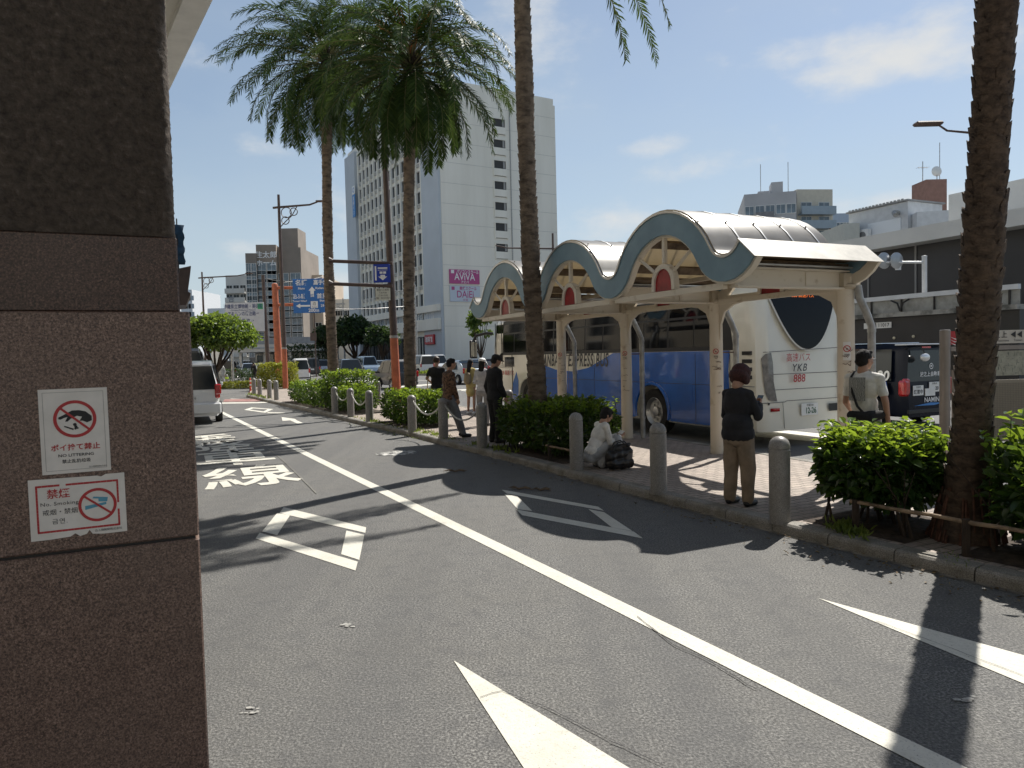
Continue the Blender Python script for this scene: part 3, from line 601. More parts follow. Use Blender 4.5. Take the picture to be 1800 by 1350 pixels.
def hedge(label, corners, h, nleaf, leafL, seed, group='hedges along the kerb', z0=KZ, mat=None, top_fringe=.14, name='hedge', cat='hedge', low=.22, stems=14):
    """corners: 4 ground points (front-left, front-right, back-right, back-left); leaves fill a rounded block, denser on the skin, bare at the foot"""
    rn = np.random.default_rng(seed); cs = np.array([[c.x, c.y] for c in corners]); ctr = cs.mean(0)
    t = thing(name, label, cat, (ctr[0], ctr[1], z0), 0, group)
    def pos(u, v): return ((1 - u) * (1 - v))[:, None] * cs[0] + (u * (1 - v))[:, None] * cs[1] + (u * v)[:, None] * cs[2] + ((1 - u) * v)[:, None] * cs[3] - ctr
    n = nleaf; q = rn.random((n * 3, 3)) * 2 - 1; q = q[(np.abs(q) ** 4).sum(1) < 1.0]       # superellipsoid
    r = ((np.abs(q) ** 4).sum(1)) ** .25; keep = rn.random(len(q)) < (.12 + .88 * r ** 5); q = q[keep][:n]; n = len(q)
    u, v, w = (q[:, 0] + 1) / 2, (q[:, 1] + 1) / 2, (q[:, 2] + 1) / 2
    xy = pos(u, v); bum = np.array([noise.noise(V((x * 2.2 + seed, y * 2.2, 3.1))) for x, y in xy]); bum2 = np.array([noise.noise(V((x * 6 + seed, y * 6, 7.1))) for x, y in xy])
    z = low * h + w * (h * (1 - low)) * (1 + .16 * bum + .10 * bum2)
    out = np.concatenate([xy / (np.abs(xy).max(0) + 1e-6), ((w - .45) * 2.2)[:, None]], 1)
    A = out * .7 + unit(rn, n) * .9; A[:, 2] += .25; Nn = unit(rn, n) * .7; Nn[:, 2] += 1.0
    C = np.concatenate([xy, z[:, None]], 1) + unit(rn, n) * .02
    Ln = leafL * rn.uniform(.4, 1.3, n); v1, f1 = leaves(C, A, Nn, Ln, Ln * rn.uniform(.42, .6, n))
    # stray shoots on top with young leaves
    ns = max(10, int(n * .004 * 6)); us, vs_ = rn.random(ns) * .94 + .03, rn.random(ns) * .9 + .05; b = pos(us, vs_); sh = MB(); LC = []; LA = []
    for k in range(ns):
        hh = h * (.97 + .12 * noise.noise(V((b[k, 0] * 2.2 + seed, b[k, 1] * 2.2, 3.1)))); tip = rn.uniform(.3, 1) * top_fringe; a0 = V((b[k, 0], b[k, 1], hh - .12)); d = V((rn.normal() * .25, rn.normal() * .25, 1)).normalized(); a1 = a0 + d * (tip + .1)
        sh.tube([a0, a1], [.0035, .002], 4, 0)
        for j in range(7):
            w_ = rn.random() * 6.28; p = a0.lerp(a1, .25 + .75 * j / 6); LC.append(p); LA.append((math.cos(w_), math.sin(w_), rn.uniform(.1, .9)))
    LC = np.array(LC); LA = np.array(LA); Nn = unit(rn, len(LC)) * .4; Nn[:, 2] += 1; Ln = leafL * rn.uniform(.6, 1.1, len(LC)); v2, f2 = leaves(LC, LA, Nn, Ln, Ln * .5)
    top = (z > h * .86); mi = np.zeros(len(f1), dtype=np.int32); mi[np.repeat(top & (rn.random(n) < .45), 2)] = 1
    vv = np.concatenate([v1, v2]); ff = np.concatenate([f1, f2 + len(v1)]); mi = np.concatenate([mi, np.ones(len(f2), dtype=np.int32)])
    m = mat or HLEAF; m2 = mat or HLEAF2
    for k in range(stems):
        uu, ww = rn.random(1), rn.random(1) * .8 + .1; p = pos(uu, ww)[0]; a = V((p[0], p[1], -.02)); br = a + V((rn.normal() * .05, rn.normal() * .05, h * .38))
        sh.tube([a, br], [.016, .010], 5, 0)
        for j in range(3): sh.tube([br, br + V((rn.normal() * .14, rn.normal() * .14, h * .42))], [.008, .003], 4, 0)
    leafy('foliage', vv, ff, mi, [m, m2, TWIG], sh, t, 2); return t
def soil_patch(corners, ins=.04, z=KZ + .004):
    c = sum((V(p) for p in corners), V()) / 4; mb = MB(); P_ = [c + (V(p) - c) * (1 + ins) for p in corners]
    cen = []; n = 10; vs = []
    for j in range(n + 1):
        for i in range(n + 1):
            u, v = i / n, j / n; q = P_[0] * (1 - u) * (1 - v) + P_[1] * u * (1 - v) + P_[2] * u * v + P_[3] * (1 - u) * v
            e = min(u, 1 - u, v, 1 - v) * 6; vs.append((q.x, q.y, z + min(1, e) * (.03 + .03 * noise.noise(q * 5))))
    mb.add(vs, [(j * (n + 1) + i, j * (n + 1) + i + 1, (j + 1) * (n + 1) + i + 1, (j + 1) * (n + 1) + i) for j in range(n) for i in range(n)], 0, True); struct(mb.build('soil', SOIL, recalc=False))
def kerb_at(px, off):        # point on the pavement 'off' metres behind the kerb line under image column px
    best = min(range(len(KS)), key=lambda i: abs((900 + FOC * KS[i].x / max(.3, KS[i].y)) - px) if KS[i].y > .5 else 1e9)
    return KS[best] + nrm2(KS, best) * off
def hedge_px(label, pxl, pxr, depth, h, nleaf, leafL, seed, off=.24, **kw):
    a, b = kerb_at(pxl, off), kerb_at(pxr, off); c, d = kerb_at(pxr, off + depth), kerb_at(pxl, off + depth); d = a + (V((c.x - b.x, c.y - b.y, 0))).normalized() * depth
    soil_patch([a, b, c, d]); return hedge(label, [a, b, c, d], h, nleaf, leafL, seed, **kw)
hA = hedge_px('big glossy hedge in front of the man in white, left of the nearest palm', 1402, 1560, 1.05, .82, 3900, .108, 3, off=.28, top_fringe=.22, low=.3, stems=26)
hB = hedge_px('glossy hedge at the right edge of the photo, right of the nearest palm', 1672, 2600, 1.4, 1.0, 7500, .108, 4, off=.3, top_fringe=.2, low=.1)
hC = hedge_px('dark green hedge round the third palm, beside the squatting woman', 838, 968, 1.3, .84, 6600, .1, 5, off=.26, top_fringe=.16, low=.12)
hD = hedge_px('trimmed bright hedge between chained bollards under the second palm', 646, 708, 1.15, .8, 4200, .1, 6, top_fringe=.12, low=.1)
hE = hedge_px('longest trimmed hedge, in front of the farthest palm', 487, 590, 1.4, .8, 7500, .11, 7, top_fringe=.14, low=.06)
c = base(590, 23.5)
hF = hedge('taller loose shrub behind the longest hedge beside the farthest palm', [c + V((-.5, -.6, 0)), c + V((1.25, -.4, 0)), c + V((1.3, .8, 0)), c + V((-.5, .7, 0))], 1.25, 2400, .1, 8, group='loose shrubs', name='shrub', cat='shrub')
c = base(484, 43)
hG = hedge('yellow green bush below the brown street lamp and orange post', [c + V((-1.05, -.7, 0)), c + V((1.3, -.7, 0)), c + V((1.2, .8, 0)), c + V((-1, .8, 0))], 1.45, 4200, .13, 9, group='loose shrubs', name='bush', cat='bush', mat=YLEAF, low=.05)
for lab, px, Y, w, h_, m_, sd_ in (('dark green shrub beside the far crossing at the left', 402, 58, 3.6, 1.1, DLEAF, 11), ('low round green shrub bed on the far corner', 420, 47, 3.0, .35, YLEAF, 12), ('dark shrubs behind the white kei van on the far side', 535, 95, 7.5, 3.6, DLEAF, 13)):
    c = base(px, Y); hedge(lab, [c + V((-w / 2, -w / 4, 0)), c + V((w / 2, -w / 4, 0)), c + V((w / 2, w / 4, 0)), c + V((-w / 2, w / 4, 0))], h_, 2200, .14 if Y < 70 else .3, sd_, group='far shrubs', name='shrub', cat='shrub', mat=m_, z0=0, low=.0, stems=4)
# weeds at the kerb
WEED = leafmat('weed_leaf', (.06, .1, .02), (.12, .17, .03), (.2, .24, .05), .4, (.4, .5, .06), .5)
def weeds(px, off, n, s, seed, ln=.05):
    rn = np.random.default_rng(seed); C = []; 
    for k in range(n):
        p = kerb_at(px + rn.normal() * s, off + rn.normal() * .04); C.append((p.x + rn.normal() * .05, p.y + rn.normal() * .12, KZ * (1 if off > .1 else .0) + .005))
    C = np.array(C); A = unit(rn, n); A[:, 2] = np.abs(A[:, 2]) + .5; v, f = leaves(C, A, unit(rn, n), ln * rn.uniform(.5, 1.4, n), ln * .35 * rn.uniform(.6, 1, n))
    o = np_mesh('grass', v, f, WEED); o['kind'] = 'stuff'; o['label'] = 'small weeds growing along the kerb stones'; o['category'] = 'weeds'
weeds(735, .22, 240, 26, 1, .07); weeds(818, .22, 60, 6, 2, .06); weeds(640, .2, 160, 14, 3, .07); weeds(865, .2, 70, 5, 4, .09); weeds(1445, .24, 240, 7, 5, .08); weeds(700, .0, 90, 30, 6, .05); weeds(1655, .16, 25, 6, 7, .03); weeds(440, .2, 140, 10, 8, .12)
PLEAF.node_tree.nodes['Principled BSDF'].inputs['Specular IOR Level'].default_value = .12
rn_ = np.random.default_rng(77); n_ = 420; C_ = []
for k in range(n_):
    p = kerb_at(rn_.uniform(420, 1800), -.03 - abs(rn_.normal()) * .12); C_.append((p.x + rn_.normal() * .04, p.y + rn_.normal() * .2, .008 + rn_.random() * .01))
A_ = unit(rn_, n_); A_[:, 2] *= .15; N_ = unit(rn_, n_) * .25; N_[:, 2] += 1; v, f = leaves(np.array(C_), A_, N_, rn_.uniform(.015, .05, n_), rn_.uniform(.008, .022, n_)); o = np_mesh('leaf_litter', v, f, leafmat('dry_leaf', (.06, .04, .02), (.14, .09, .04), (.24, .18, .09), .1, (.2, .15, .05), .8)); o['kind'] = 'stuff'; o['label'] = 'dry leaf litter in the gutter'; o['category'] = 'leaf litter'
# ------------------------------------------------------------ palms
BARK = M('palm_bark', (.2, .155, .115), .92, col2=(.055, .042, .032), scale=5, lo=.3, hi=.6, bump=.012, bscale=22, aniso=(1, 1, 2.2))
BARKN = M('near_palm_bark', (.105, .072, .05), .92, col2=(.035, .024, .018), scale=12, lo=.32, hi=.62, bump=.01, bscale=30, aniso=(1, 1, 1.6))
def palm(label, base_, h, dia, lean, seed, crown=2.9, nf=52, scale_h=.09, flare=.25, near=False, droop=1.0, sway=.12, burst=None, hang=()):
    rn = random.Random(seed); nr = np.random.default_rng(seed); t = thing('palm_tree', label, 'palm tree', base_, 0, 'tall palms along the pavement')
    r = dia / 2
    def cen(z):
        u = z / h; return V((lean[0] * z + sway * math.sin(u * 3.1) * .5, lean[1] * z, z))
    def rad(z): return r * (1 + flare * math.exp(-z / .35)) * (1 - .12 * z / h) * (1 + .05 * math.sin(z * 2.3 + seed))
    mb = MB(); zz = [h * i / 60 for i in range(61)]; mb.tube([cen(z) + V((0, 0, -.05 if z == 0 else 0)) for z in zz], [rad(z) * .93 for z in zz], 18)
    # spiral of leaf-base scales: curved shells standing off the trunk
    rows = int(h / scale_h); per = 11 if near else 14
    for j in range(rows):
        z = (j + .5) * scale_h
        if near and z < .25: continue
        for k in range(per):
            w = 2 * math.pi * (k + (j % 2) * .5 + rn.uniform(-.12, .12)) / per + j * .11; ww = math.pi / per * 1.25 * rn.uniform(.85, 1.15); hh = scale_h * rn.uniform(.9, 1.35); zz_ = z + rn.uniform(-.2, .2) * scale_h
            st = (.12 if near else .12) * r * rn.uniform(.5, 1.5); c0 = cen(zz_); R0 = rad(zz_) * .93
            def pt(a, dz, o): q = c0 + V((0, 0, dz)); return V((q.x + (R0 + o) * math.cos(w + a), q.y + (R0 + o) * math.sin(w + a), q.z))
            vs = [pt(-ww, -hh * .5, -.004), pt(ww, -hh * .5, -.004), pt(ww * .9, hh * .3, st * .6), pt(ww * .35, hh * .62, st * 1.15), pt(-ww * .4, hh * .66, st * 1.1), pt(-ww * .92, hh * .28, st * .6), pt(0, -hh * .1, st * .75),
                  pt(ww * .8, hh * .25, -.01), pt(0, hh * .5, -.01), pt(-ww * .8, hh * .25, -.01)]
            mb.add(vs, [(0, 1, 6), (1, 2, 6), (2, 3, 6), (3, 4, 6), (4, 5, 6), (5, 0, 6), (2, 7, 8, 3), (3, 8, 4), (4, 8, 9, 5)])
    mb.build('trunk', BARKN if near else BARK, t, recalc=False)
    if near:
        mb = MB(); 
        for k in range(60): 
            w = rn.random() * 6.28; z = rn.uniform(.0, .55); q = cen(z) + V((math.cos(w), math.sin(w), 0)) * rad(z) * .96; mb.tube([q, q + V((math.cos(w) * .05, math.sin(w) * .05, -.16)), q + V((math.cos(w) * .1, math.sin(w) * .1, -.4))], [.012, .01, .006], 5)
        mb.build('root_mat', M('palm_roots', (.11, .05, .032), .95, var=.3, scale=14), t)
    # crown: leaf stubs and fronds
    top = cen(h); mb = MB(); mb.lathe([(r * 1.0, -1.5), (r * 1.12, -1.2), (r * 1.2, -.6), (r * 1.3, 0)], top, 14); mb.ell(top + V((0, 0, .1)), (r * 1.25, r * 1.25, .55)); 
    for k in range(110):
        w = rn.random() * 6.28; z = rn.uniform(-1.4, .3); q = top + V((math.cos(w) * r * .95, math.sin(w) * r * .95, z)); mb.tube([q, q + V((math.cos(w) * .16, math.sin(w) * .16, .22))], [.035, .018], 5)
    mb.build('crown_shaft', M('dark_crown_fibre', (.035, .025, .018), .95, var=.3, scale=12), t)
    VV = []; FF = []; off = 0; rm = MB()
    for k in range(nf + len(hang)):
        u = min(.99, (k + .5) / nf); w = k * 2.39996 + rn.uniform(-.2, .2); e0 = R_(80 - 122 * u ** .95 + rn.uniform(-6, 6)); L = crown * (.78 + .3 * math.sin(math.pi * min(1, u * 1.15))) * rn.uniform(.92, 1.08)
        bend = R_(rn.uniform(62, 92)) * droop * (1.15 if u < .4 else .8)
        if k >= nf: w, L, e0, bend = R_(hang[k - nf][0]), hang[k - nf][1], R_(hang[k - nf][2]), R_(hang[k - nf][3])
        az = V((math.cos(w), math.sin(w), 0)); side = V((-math.sin(w), math.cos(w), 0)) ; n = 26; p = top + az * r * .7 + V((0, 0, .35 - .7 * u)); pts = [p]; tw = rn.uniform(-.3, .3)
        for i in range(n):
            s = (i + .5) / n; e = max(R_(-88), e0 - bend * s ** 1.25); d = az * math.cos(e) + V((0, 0, math.sin(e))); p = p + (d + side * tw * s * .35).normalized() * (L / n); pts.append(p)
        rm.tube(pts[::2], [.022 * (1 - .85 * i / len(pts[::2])) for i in range(len(pts[::2]))], 4, smooth=False)
        # leaflets
        m = 76; C = []; A = []; NN_ = []; LL = []
        for j in range(m):
            s = .16 + .84 * (j + .5) / m; fi = s * n; i = min(n - 1, int(fi)); q = pts[i].lerp(pts[i + 1], fi - i); T = (pts[i + 1] - pts[i]).normalized(); S = T.cross(V((0, 0, 1))); S = S.normalized() if S.length > .05 else side; U = S.cross(T)
            ll = .38 * (crown / 2.9) * math.sin(math.pi * (.12 + .80 * s)) ** .6 * rn.uniform(.85, 1.1)
            for sg in (-1, 1):
                fw = .62 + .5 * s + rn.uniform(-.12, .12); up_ = rn.uniform(-.35, .55); A.append(S * sg + T * fw + U * up_ + V((0, 0, -.12))); C.append(q); NN_.append(U + S * sg * rn.uniform(-.5, .5)); LL.append(ll)
        C = np.array(C); A = np.array(A); Nn = np.array(NN_); LL = np.array(LL); A /= np.linalg.norm(A, axis=1, keepdims=True); S = np.cross(A, Nn); S /= np.linalg.norm(S, axis=1, keepdims=True) + 1e-9
        W = .0135 + .005 * nr.random(len(C)); U = np.cross(S, A); Lr = LL[:, None]; W = W[:, None]
        v = np.stack([C - S * W * .5, C + S * W * .5, C + A * Lr * .55 + S * W, C + A * Lr * .55 - S * W, C + A * Lr - U * Lr * .1 + np.array([0, 0, -.05]) * Lr], 1).reshape(-1, 3)
        o = off + (np.arange(len(C)) * 5)[:, None]; f = np.concatenate([o + np.array([0, 1, 2, 3]), o + np.array([3, 2, 4, 4])], 1).reshape(-1, 4); VV.append(v); FF.append(f); off += len(v)
    vv = np.concatenate(VV); ff = np.concatenate(FF)
    me = bpy.data.meshes.new('fronds'); fl = ff.tolist(); me.from_pydata(vv.tolist(), [], [q if q[2] != q[3] else q[:3] for q in fl] if False else [(q[0], q[1], q[2], q[3]) if q[2] != q[3] else (q[0], q[1], q[2]) for q in fl]); me.materials.append(PLEAF); me.update(); link('fronds', me, t)
    rm.build('rachis', M('frond_stalk', (.16, .15, .06), .6, var=.2), t)
    if burst:
        mb = MB()
        for k in range(34):
            w = rn.random() * 6.28; d = V((math.cos(w) * .5, math.sin(w) * .5 - .3, 1)); q = top + V((0, -.1, .2)); mb.tube([q, q + d * .5, q + d * .9 + V((math.cos(w) * .4, math.sin(w) * .4, -.1))], [.02, .012, .006], 4)
        mb.build('flower_stalks', M('orange_stalk', (.42, .14, .03), .6, var=.2), t)
    return t
pd = base(1697, 6.15); pd.z = KZ
palm('nearest and thickest palm with rough scaly bark, at the right between two hedges', pd, 8.9, .305, (.012, -.07), 21, crown=2.6, nf=44, scale_h=.105, near=True, flare=1.0, sway=.0)
pc = base(946, 12.5); pc.z = KZ
palm('third palm trunk rising from the dark hedge in front of the bus', pc, 10.4, .31, (-.012, 0), 25, crown=2.45, droop=1.35, nf=50, hang=((-8, 3.9, -30, 48), (10, 3.7, -44, 38), (30, 4.2, -18, 60), (186, 3.6, -48, 36)), scale_h=.075, sway=-.12)
pb = base(719, 19.3); pb.z = KZ
palm('second palm, beside the dark lamp post, with an orange flower burst in its crown', pb, topz(724, 118, 19.3) - KZ, .31, (.03, 0), 23, crown=3.1, nf=84, droop=1.3, scale_h=.08, sway=-.12, burst=True)
pa_ = base(586, 25.5); pa_.z = KZ
palm('farthest palm of the row, standing left of the tall white hotel', pa_, topz(584, 112, 25.5) - KZ, .36, (.012, 0), 24, crown=3.7, nf=92, droop=1.3, scale_h=.09, sway=-.25)
# low bamboo rails in the hedges
def rail(label, a, b, r, posts, group=None, mat=None):
    a, b = V(a), V(b); t = thing('low_rail', label, 'rail', (a.x, a.y, 0), 0, group); o = V((a.x, a.y, 0)); mb = MB(); pts = [a.lerp(b, k / 14) - o + V((0, 0, .004 * math.sin(k * 1.9))) for k in range(15)]
    mb.tube(pts, [r * (1.12 if k % 3 == 0 else 1) for k in range(15)], 8); mb.build('bar', mat or M('weathered_bamboo', (.28, .2, .13), .8, var=.3, scale=9), t)
    for u in posts: q = a.lerp(b, u) - o; mb = MB(); mb.tube([V((q.x, q.y, KZ - .05)), V((q.x, q.y, q.z + .02))], .032, 7); mb.build('post', TWIG, t)
k1, k2 = kerb_at(1490, .27), kerb_at(2100, .27); rail('thin brown wooden rail running through the near hedges below the nearest palm', (k1.x, k1.y, .38), (k2.x, k2.y, .38), .017, (.02, .4, .9))
k1, k2 = kerb_at(925, .27), kerb_at(1000, .27); rail('short pale wooden rail low in the dark hedge by the squatting woman', (k1.x, k1.y, .33), (k2.x, k2.y, .33), .017, (.1, .9))
# fallen palm litter on the lane
for i, (px, py, s, lab) in enumerate(((800, 830, .13, 'small dry palm scrap lying on the shaded lane'), (912, 861, .12, 'curled dry palm husk lying at the tip of the shaded diamond'), (950, 863, .1, 'dark leaf scrap on the top bar of the shaded diamond'))):
    c = G(px, py); mb = MB(); rn = random.Random(i)
    for k in range(5):
        a = rn.uniform(-.4, .4) + (.0 if k < 3 else 2.8); d = V((math.cos(a), math.sin(a), 0)); l = s * rn.uniform(.8, 1.6)
        mb.tube([(0, rn.uniform(-.02, .02), .01), d * l * .5 + V((0, 0, .03)), d * l + V((0, 0, .008))], [.012, .014, .003], 5)
    tag(mb.build('palm_litter', M('dry_litter', (.17, .12, .08), .9, var=.3, scale=20), None, loc=(c.x, c.y, .004)), lab, 'palm litter')
# ------------------------------------------------------------ broadleaf trees
def tree(label, px, Y, zc, rx, rz, ztrunk, nleaf, L, mat, seed, group, name='street_tree', px_w=None, trunkr=.14, clumps=26):
    rn = np.random.default_rng(seed); b = base(px, Y); t = thing(name, label, 'tree', b, 0, group); C = []; cl = []
    for k in range(clumps):
        d = unit(rn, 1)[0]; d[2] = abs(d[2]) * 1.0 - .4; q = np.array([d[0] * rx * .68, d[1] * rx * .68, zc + d[2] * rz * .8]); cl.append((q, rx * rn.uniform(.22, .42)))
    for q, r in cl:
        m = int(nleaf / clumps); u = unit(rn, m) * (rn.random((m, 1)) ** .4) * r; u[:, 2] *= .62; C.append(q + u)
    C = np.concatenate(C); n = len(C); A = unit(rn, n); Nn = unit(rn, n) * .8; Nn[:, 2] += .8; Ln = L * rn.uniform(.6, 1.3, n); v, f = leaves(C, A, Nn, Ln, Ln * .6); 
    mb2 = MB(); mb = MB(); fk = V((0, 0, ztrunk)); mb.tube([(0, 0, -.05), (.03, 0, ztrunk * .5), fk], [trunkr * 1.25, trunkr, trunkr * .85], 8)
    for q, r in cl[:12]: q = V(q); md = fk.lerp(q, .5) + V((0, 0, -.15 * rz)); mb2.tube([fk, md, q], [trunkr * .55, trunkr * .35, trunkr * .12], 5)
    leafy('crown', v, f, np.zeros(len(f)), [mat, TWIG], mb2, t, 1)
    mb.build('trunk', TWIG, t); return t
tree('round bright green street tree at the left beside the white wagon', 378, 36, topz(378, 588, 36), 2.3, 1.35, 1.2, 13000, .2, TLEAF, 31, 'street trees', clumps=40)
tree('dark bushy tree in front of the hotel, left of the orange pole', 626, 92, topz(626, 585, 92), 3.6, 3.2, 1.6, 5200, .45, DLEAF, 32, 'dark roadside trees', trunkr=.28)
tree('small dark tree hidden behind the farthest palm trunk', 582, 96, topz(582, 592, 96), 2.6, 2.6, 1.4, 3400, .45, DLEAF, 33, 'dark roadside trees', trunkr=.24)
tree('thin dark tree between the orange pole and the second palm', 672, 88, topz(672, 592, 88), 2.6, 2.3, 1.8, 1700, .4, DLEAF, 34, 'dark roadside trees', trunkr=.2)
tree('small green tree peeping out between bus mirror and shelter', 845, 70, topz(845, 572, 70), 1.6, 2.6, 1.5, 1500, .35, TLEAF, 35, 'dark roadside trees', trunkr=.12)
# ------------------------------------------------------------ bus shelter (local: x across the street, y along it)
SO = V((2.58, 8.5, 0)); NV = [0.0, 2.5, 5.1, 7.72]; CX = 2.0; RW = 2.03
def arc_profile():
    """centre line of the wave: one valley at each column, an arch between, half-wings at both ends"""
    pts = []; zv = 2.745
    def seg(y0, y1):
        hp = (y1 - y0) / 2; rise = .74; th = 2 * math.atan(rise / hp); Rs = hp / math.sin(th); rv = Rs * .3; R = Rs - rv; o = []
        for k in range(5): a = th * k / 5; o.append((y0 + rv * math.sin(a), zv + rv * (1 - math.cos(a))))
        cy, cz = (y0 + y1) / 2, zv + rise - R
        for k in range(17): a = -th + 2 * th * k / 16; o.append((cy + R * math.sin(a), cz + R * math.cos(a)))
        for k in range(4, 0, -1): a = th * k / 5; o.append((y1 - rv * math.sin(a), zv + rv * (1 - math.cos(a))))
        return o
    for i in range(3): pts += seg(NV[i], NV[i + 1])
    wing = [(-.44 * math.sin(a), zv + .44 * (1 - math.cos(a))) for a in (1.0, .75, .5, .25)]
    endw = [(NV[3] + .44 * math.sin(a), zv + .44 * (1 - math.cos(a))) for a in (0, .25, .5, .75, 1.0)]
    return wing + pts + endw
PRF = arc_profile()
def offs(d):
    o = []
    for i, (y, z) in enumerate(PRF):
        a = PRF[max(0, i - 1)]; b = PRF[min(len(PRF) - 1, i + 1)]; ty, tz = b[0] - a[0], b[1] - a[1]; l = math.hypot(ty, tz); o.append((y - tz / l * d, z + ty / l * d))
    return o
def band(mb, x0, x1, d0, d1, mat=0, smooth=True):
    a, b = offs(d0), offs(d1); n = len(a); vs = [(x0, *p) for p in a] + [(x0, *p) for p in b] + [(x1, *p) for p in a] + [(x1, *p) for p in b]; fs = []
    for i in range(n - 1):
        fs += [(i, i + 1, n + i + 1, n + i), (2 * n + i, 2 * n + i + 1, 3 * n + i + 1, 3 * n + i), (i, i + 1, 2 * n + i + 1, 2 * n + i), (n + i, n + i + 1, 3 * n + i + 1, 3 * n + i)]
    fs += [(0, n, 3 * n, 2 * n), (n - 1, 2 * n - 1, 4 * n - 1, 3 * n - 1)]; mb.add(vs, fs, mat, smooth)
def shelter():
    t = thing('bus_shelter', 'wavy roofed bus stop shelter with blue grey arches and cream columns beside the bus', 'bus shelter', SO, AX)
    mb = MB(); band(mb, -.03, .0, -.14, .14); mb.build('fascia', BLUEG, t, ang=30)
    mb = MB(); band(mb, .003, .09, -.17, -.06); mb.build('arch_rib', CREAM, t, ang=30)
    mb = MB(); band(mb, -.045, .01, .142, .172); mb.build('fascia_trim', ALU, t, ang=30)
    mb = MB(); band(mb, RW - .05, RW, -.17, -.03); mb.build('arch_rib', CREAM, t, ang=30)
    mb = MB(); band(mb, RW - .045, RW + .01, -.02, .172); mb.build('rear_fascia', BLUEG, t, ang=30)
    mb = MB(); band(mb, -.02, RW + .005, .172, .19); mb.build('roof_sheet', SHEET, t, ang=30)
    mb = MB()
    for x in (.46, .92, 1.38, 1.84): band(mb, x - .012, x + .012, .191, .198)
    mb.build('roof_seam', ALU, t, ang=30)
    mb = MB(); rn = random.Random(2); o = offs(.2)
    for x in (.02, .46, .92, 1.38, 1.84, 2.3):
        for i in range(12, len(o) - 4, 9): mb.lathe([(.014, 0), (.012, .012), (0, .014)], (x, *o[i]), 6)
    rb = mb.build('roof_bolt', M('rusty_bolt', (.22, .14, .08), .7, .3, var=.3, scale=9), t); rb['kind'] = 'stuff'
    # battens under the sheet, lying across: leaving bright translucent gaps
    mb = MB(); o = offs(.10)
    for i in range(1, len(o) - 1):
        (y0, z0), (y1, z1) = o[i], o[i + 1 if i < len(o) - 1 else i]; 
        if i % 3 != 1: continue
        a = math.atan2(z1 - z0, y1 - y0); X = Matrix.Translation((RW / 2 + .05, y0, z0)) @ Matrix.Rotation(a, 4, 'X'); mb.box((0, 0, 0), (RW - .2, .12, .05), 0, X)
    mb.build('ceiling_batten', M('brown_batten', (.2, .15, .1), .8, col2=(.09, .065, .045), scale=6), t)
    # gutters in the valleys, wing-end caps
    for k in range(4):
        mb = MB(); mb.box((RW / 2, NV[k], 2.81), (RW - .1, .26, .02)); mb.build('valley_gutter', ALU, t)
    for a, b_, sg in ((offs(.185)[0], offs(-.165)[0], -1), (offs(.185)[-1], offs(-.165)[-1], 1)):
        mb = MB(); mb.prism([(-.05, a[0], a[1] + .01), (-.05, b_[0], b_[1]), (-.05, b_[0] + sg * .02, b_[1]), (-.05, a[0] + sg * .02, a[1] + .012)], (RW + .08, 0, 0)); mb.build('wing_end_cap', M('pale_cap_paint', (.62, .58, .5), .45, var=.15, scale=4), t)
    o = offs(.14); 
    for rng, nm in ((range(0, 6), 'wing_soffit'), (range(len(o) - 6, len(o)), 'wing_soffit')):
        mb = MB(); ps = [o[i] for i in rng][:6]; n = len(ps); vs = [(.09, *p) for p in ps] + [(RW - .05, *p) for p in ps]; mb.add(vs, [(i, i + 1, n + i + 1, n + i) for i in range(n - 1)], 0, True); mb.build(nm, M('brown_batten', (.2, .15, .1)), t)
    for k, y in enumerate(NV):
        mb = MB(); mb.lathe([(.112, -.02), (.112, .0), (.102, 2.45), (.11, 2.47), (.11, 2.6)], (CX, y, KZ), 22); c = mb.build('column', CREAM, t)
        # graffiti scribbles on the column (marks without words)
        mb = MB(); r_ = random.Random(k + 5)
        for q in range(9):
            z = 1.0 + r_.random() * .75; a0 = r_.uniform(3.3, 4.2); a1 = a0 + r_.uniform(.3, .9); p0 = [(CX + .112 * math.cos(a0 + (a1 - a0) * i / 6), y + .112 * math.sin(a0 + (a1 - a0) * i / 6), z + r_.uniform(-.004, .004) * i) for i in range(7)]; mb.tube(p0, .0035, 4); mb.build('scribble', M('faded_marker', (.2, .12, .09), .8, var=.2), c); mb = MB()
        # beam to the fascia, with flanges and splice plate
        mb = MB(); mb.box((CX / 2 + .1, y, 2.66), (CX - .02, .05, .2)); mb.box((CX / 2 + .1, y, 2.55), (CX - .02, .15, .02)); mb.box((CX / 2 + .1, y, 2.77), (CX - .02, .15, .02))
        for sy in (-.031, .031):
            mb.box((1.35, y + sy, 2.66), (.2, .012, .17))
            for bx in (1.29, 1.41):
                for bz in (2.61, 2.66, 2.71): mb.lathe([(.014, 0), (.014, .014), (0, .016)], (bx, y + sy * 1.2, bz), 6, X=None, axis='Y')
        mb.build('cross_beam', CREAM, t)
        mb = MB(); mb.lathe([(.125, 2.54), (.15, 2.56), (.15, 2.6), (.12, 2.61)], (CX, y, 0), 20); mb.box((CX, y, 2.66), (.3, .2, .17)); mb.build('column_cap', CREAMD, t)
        # drain pipe with a crook
        x = CX + .17; mb = MB(); mb.tube([(CX + .05, y - .14, 2.58), (CX + .06, y - .16, 2.42), (x - .02, y - .19, 2.22), (x + .06, y - .2, 2.05), (x + .06, y - .2, 1.0), (x + .06, y - .2, KZ)], .048, 12)
        for z in (2.0, 1.35, .5): mb.lathe([(.054, -.025), (.054, .025)], (x + .06, y - .2, z), 12)
        mb.build('drain_pipe', GALV, t)
        mb = MB(); mb.tube([(CX + .1, y, 1.75), (x + .02, y - .2, 1.75)], .012, 6); mb.build('pipe_bracket', BROWNP, t)
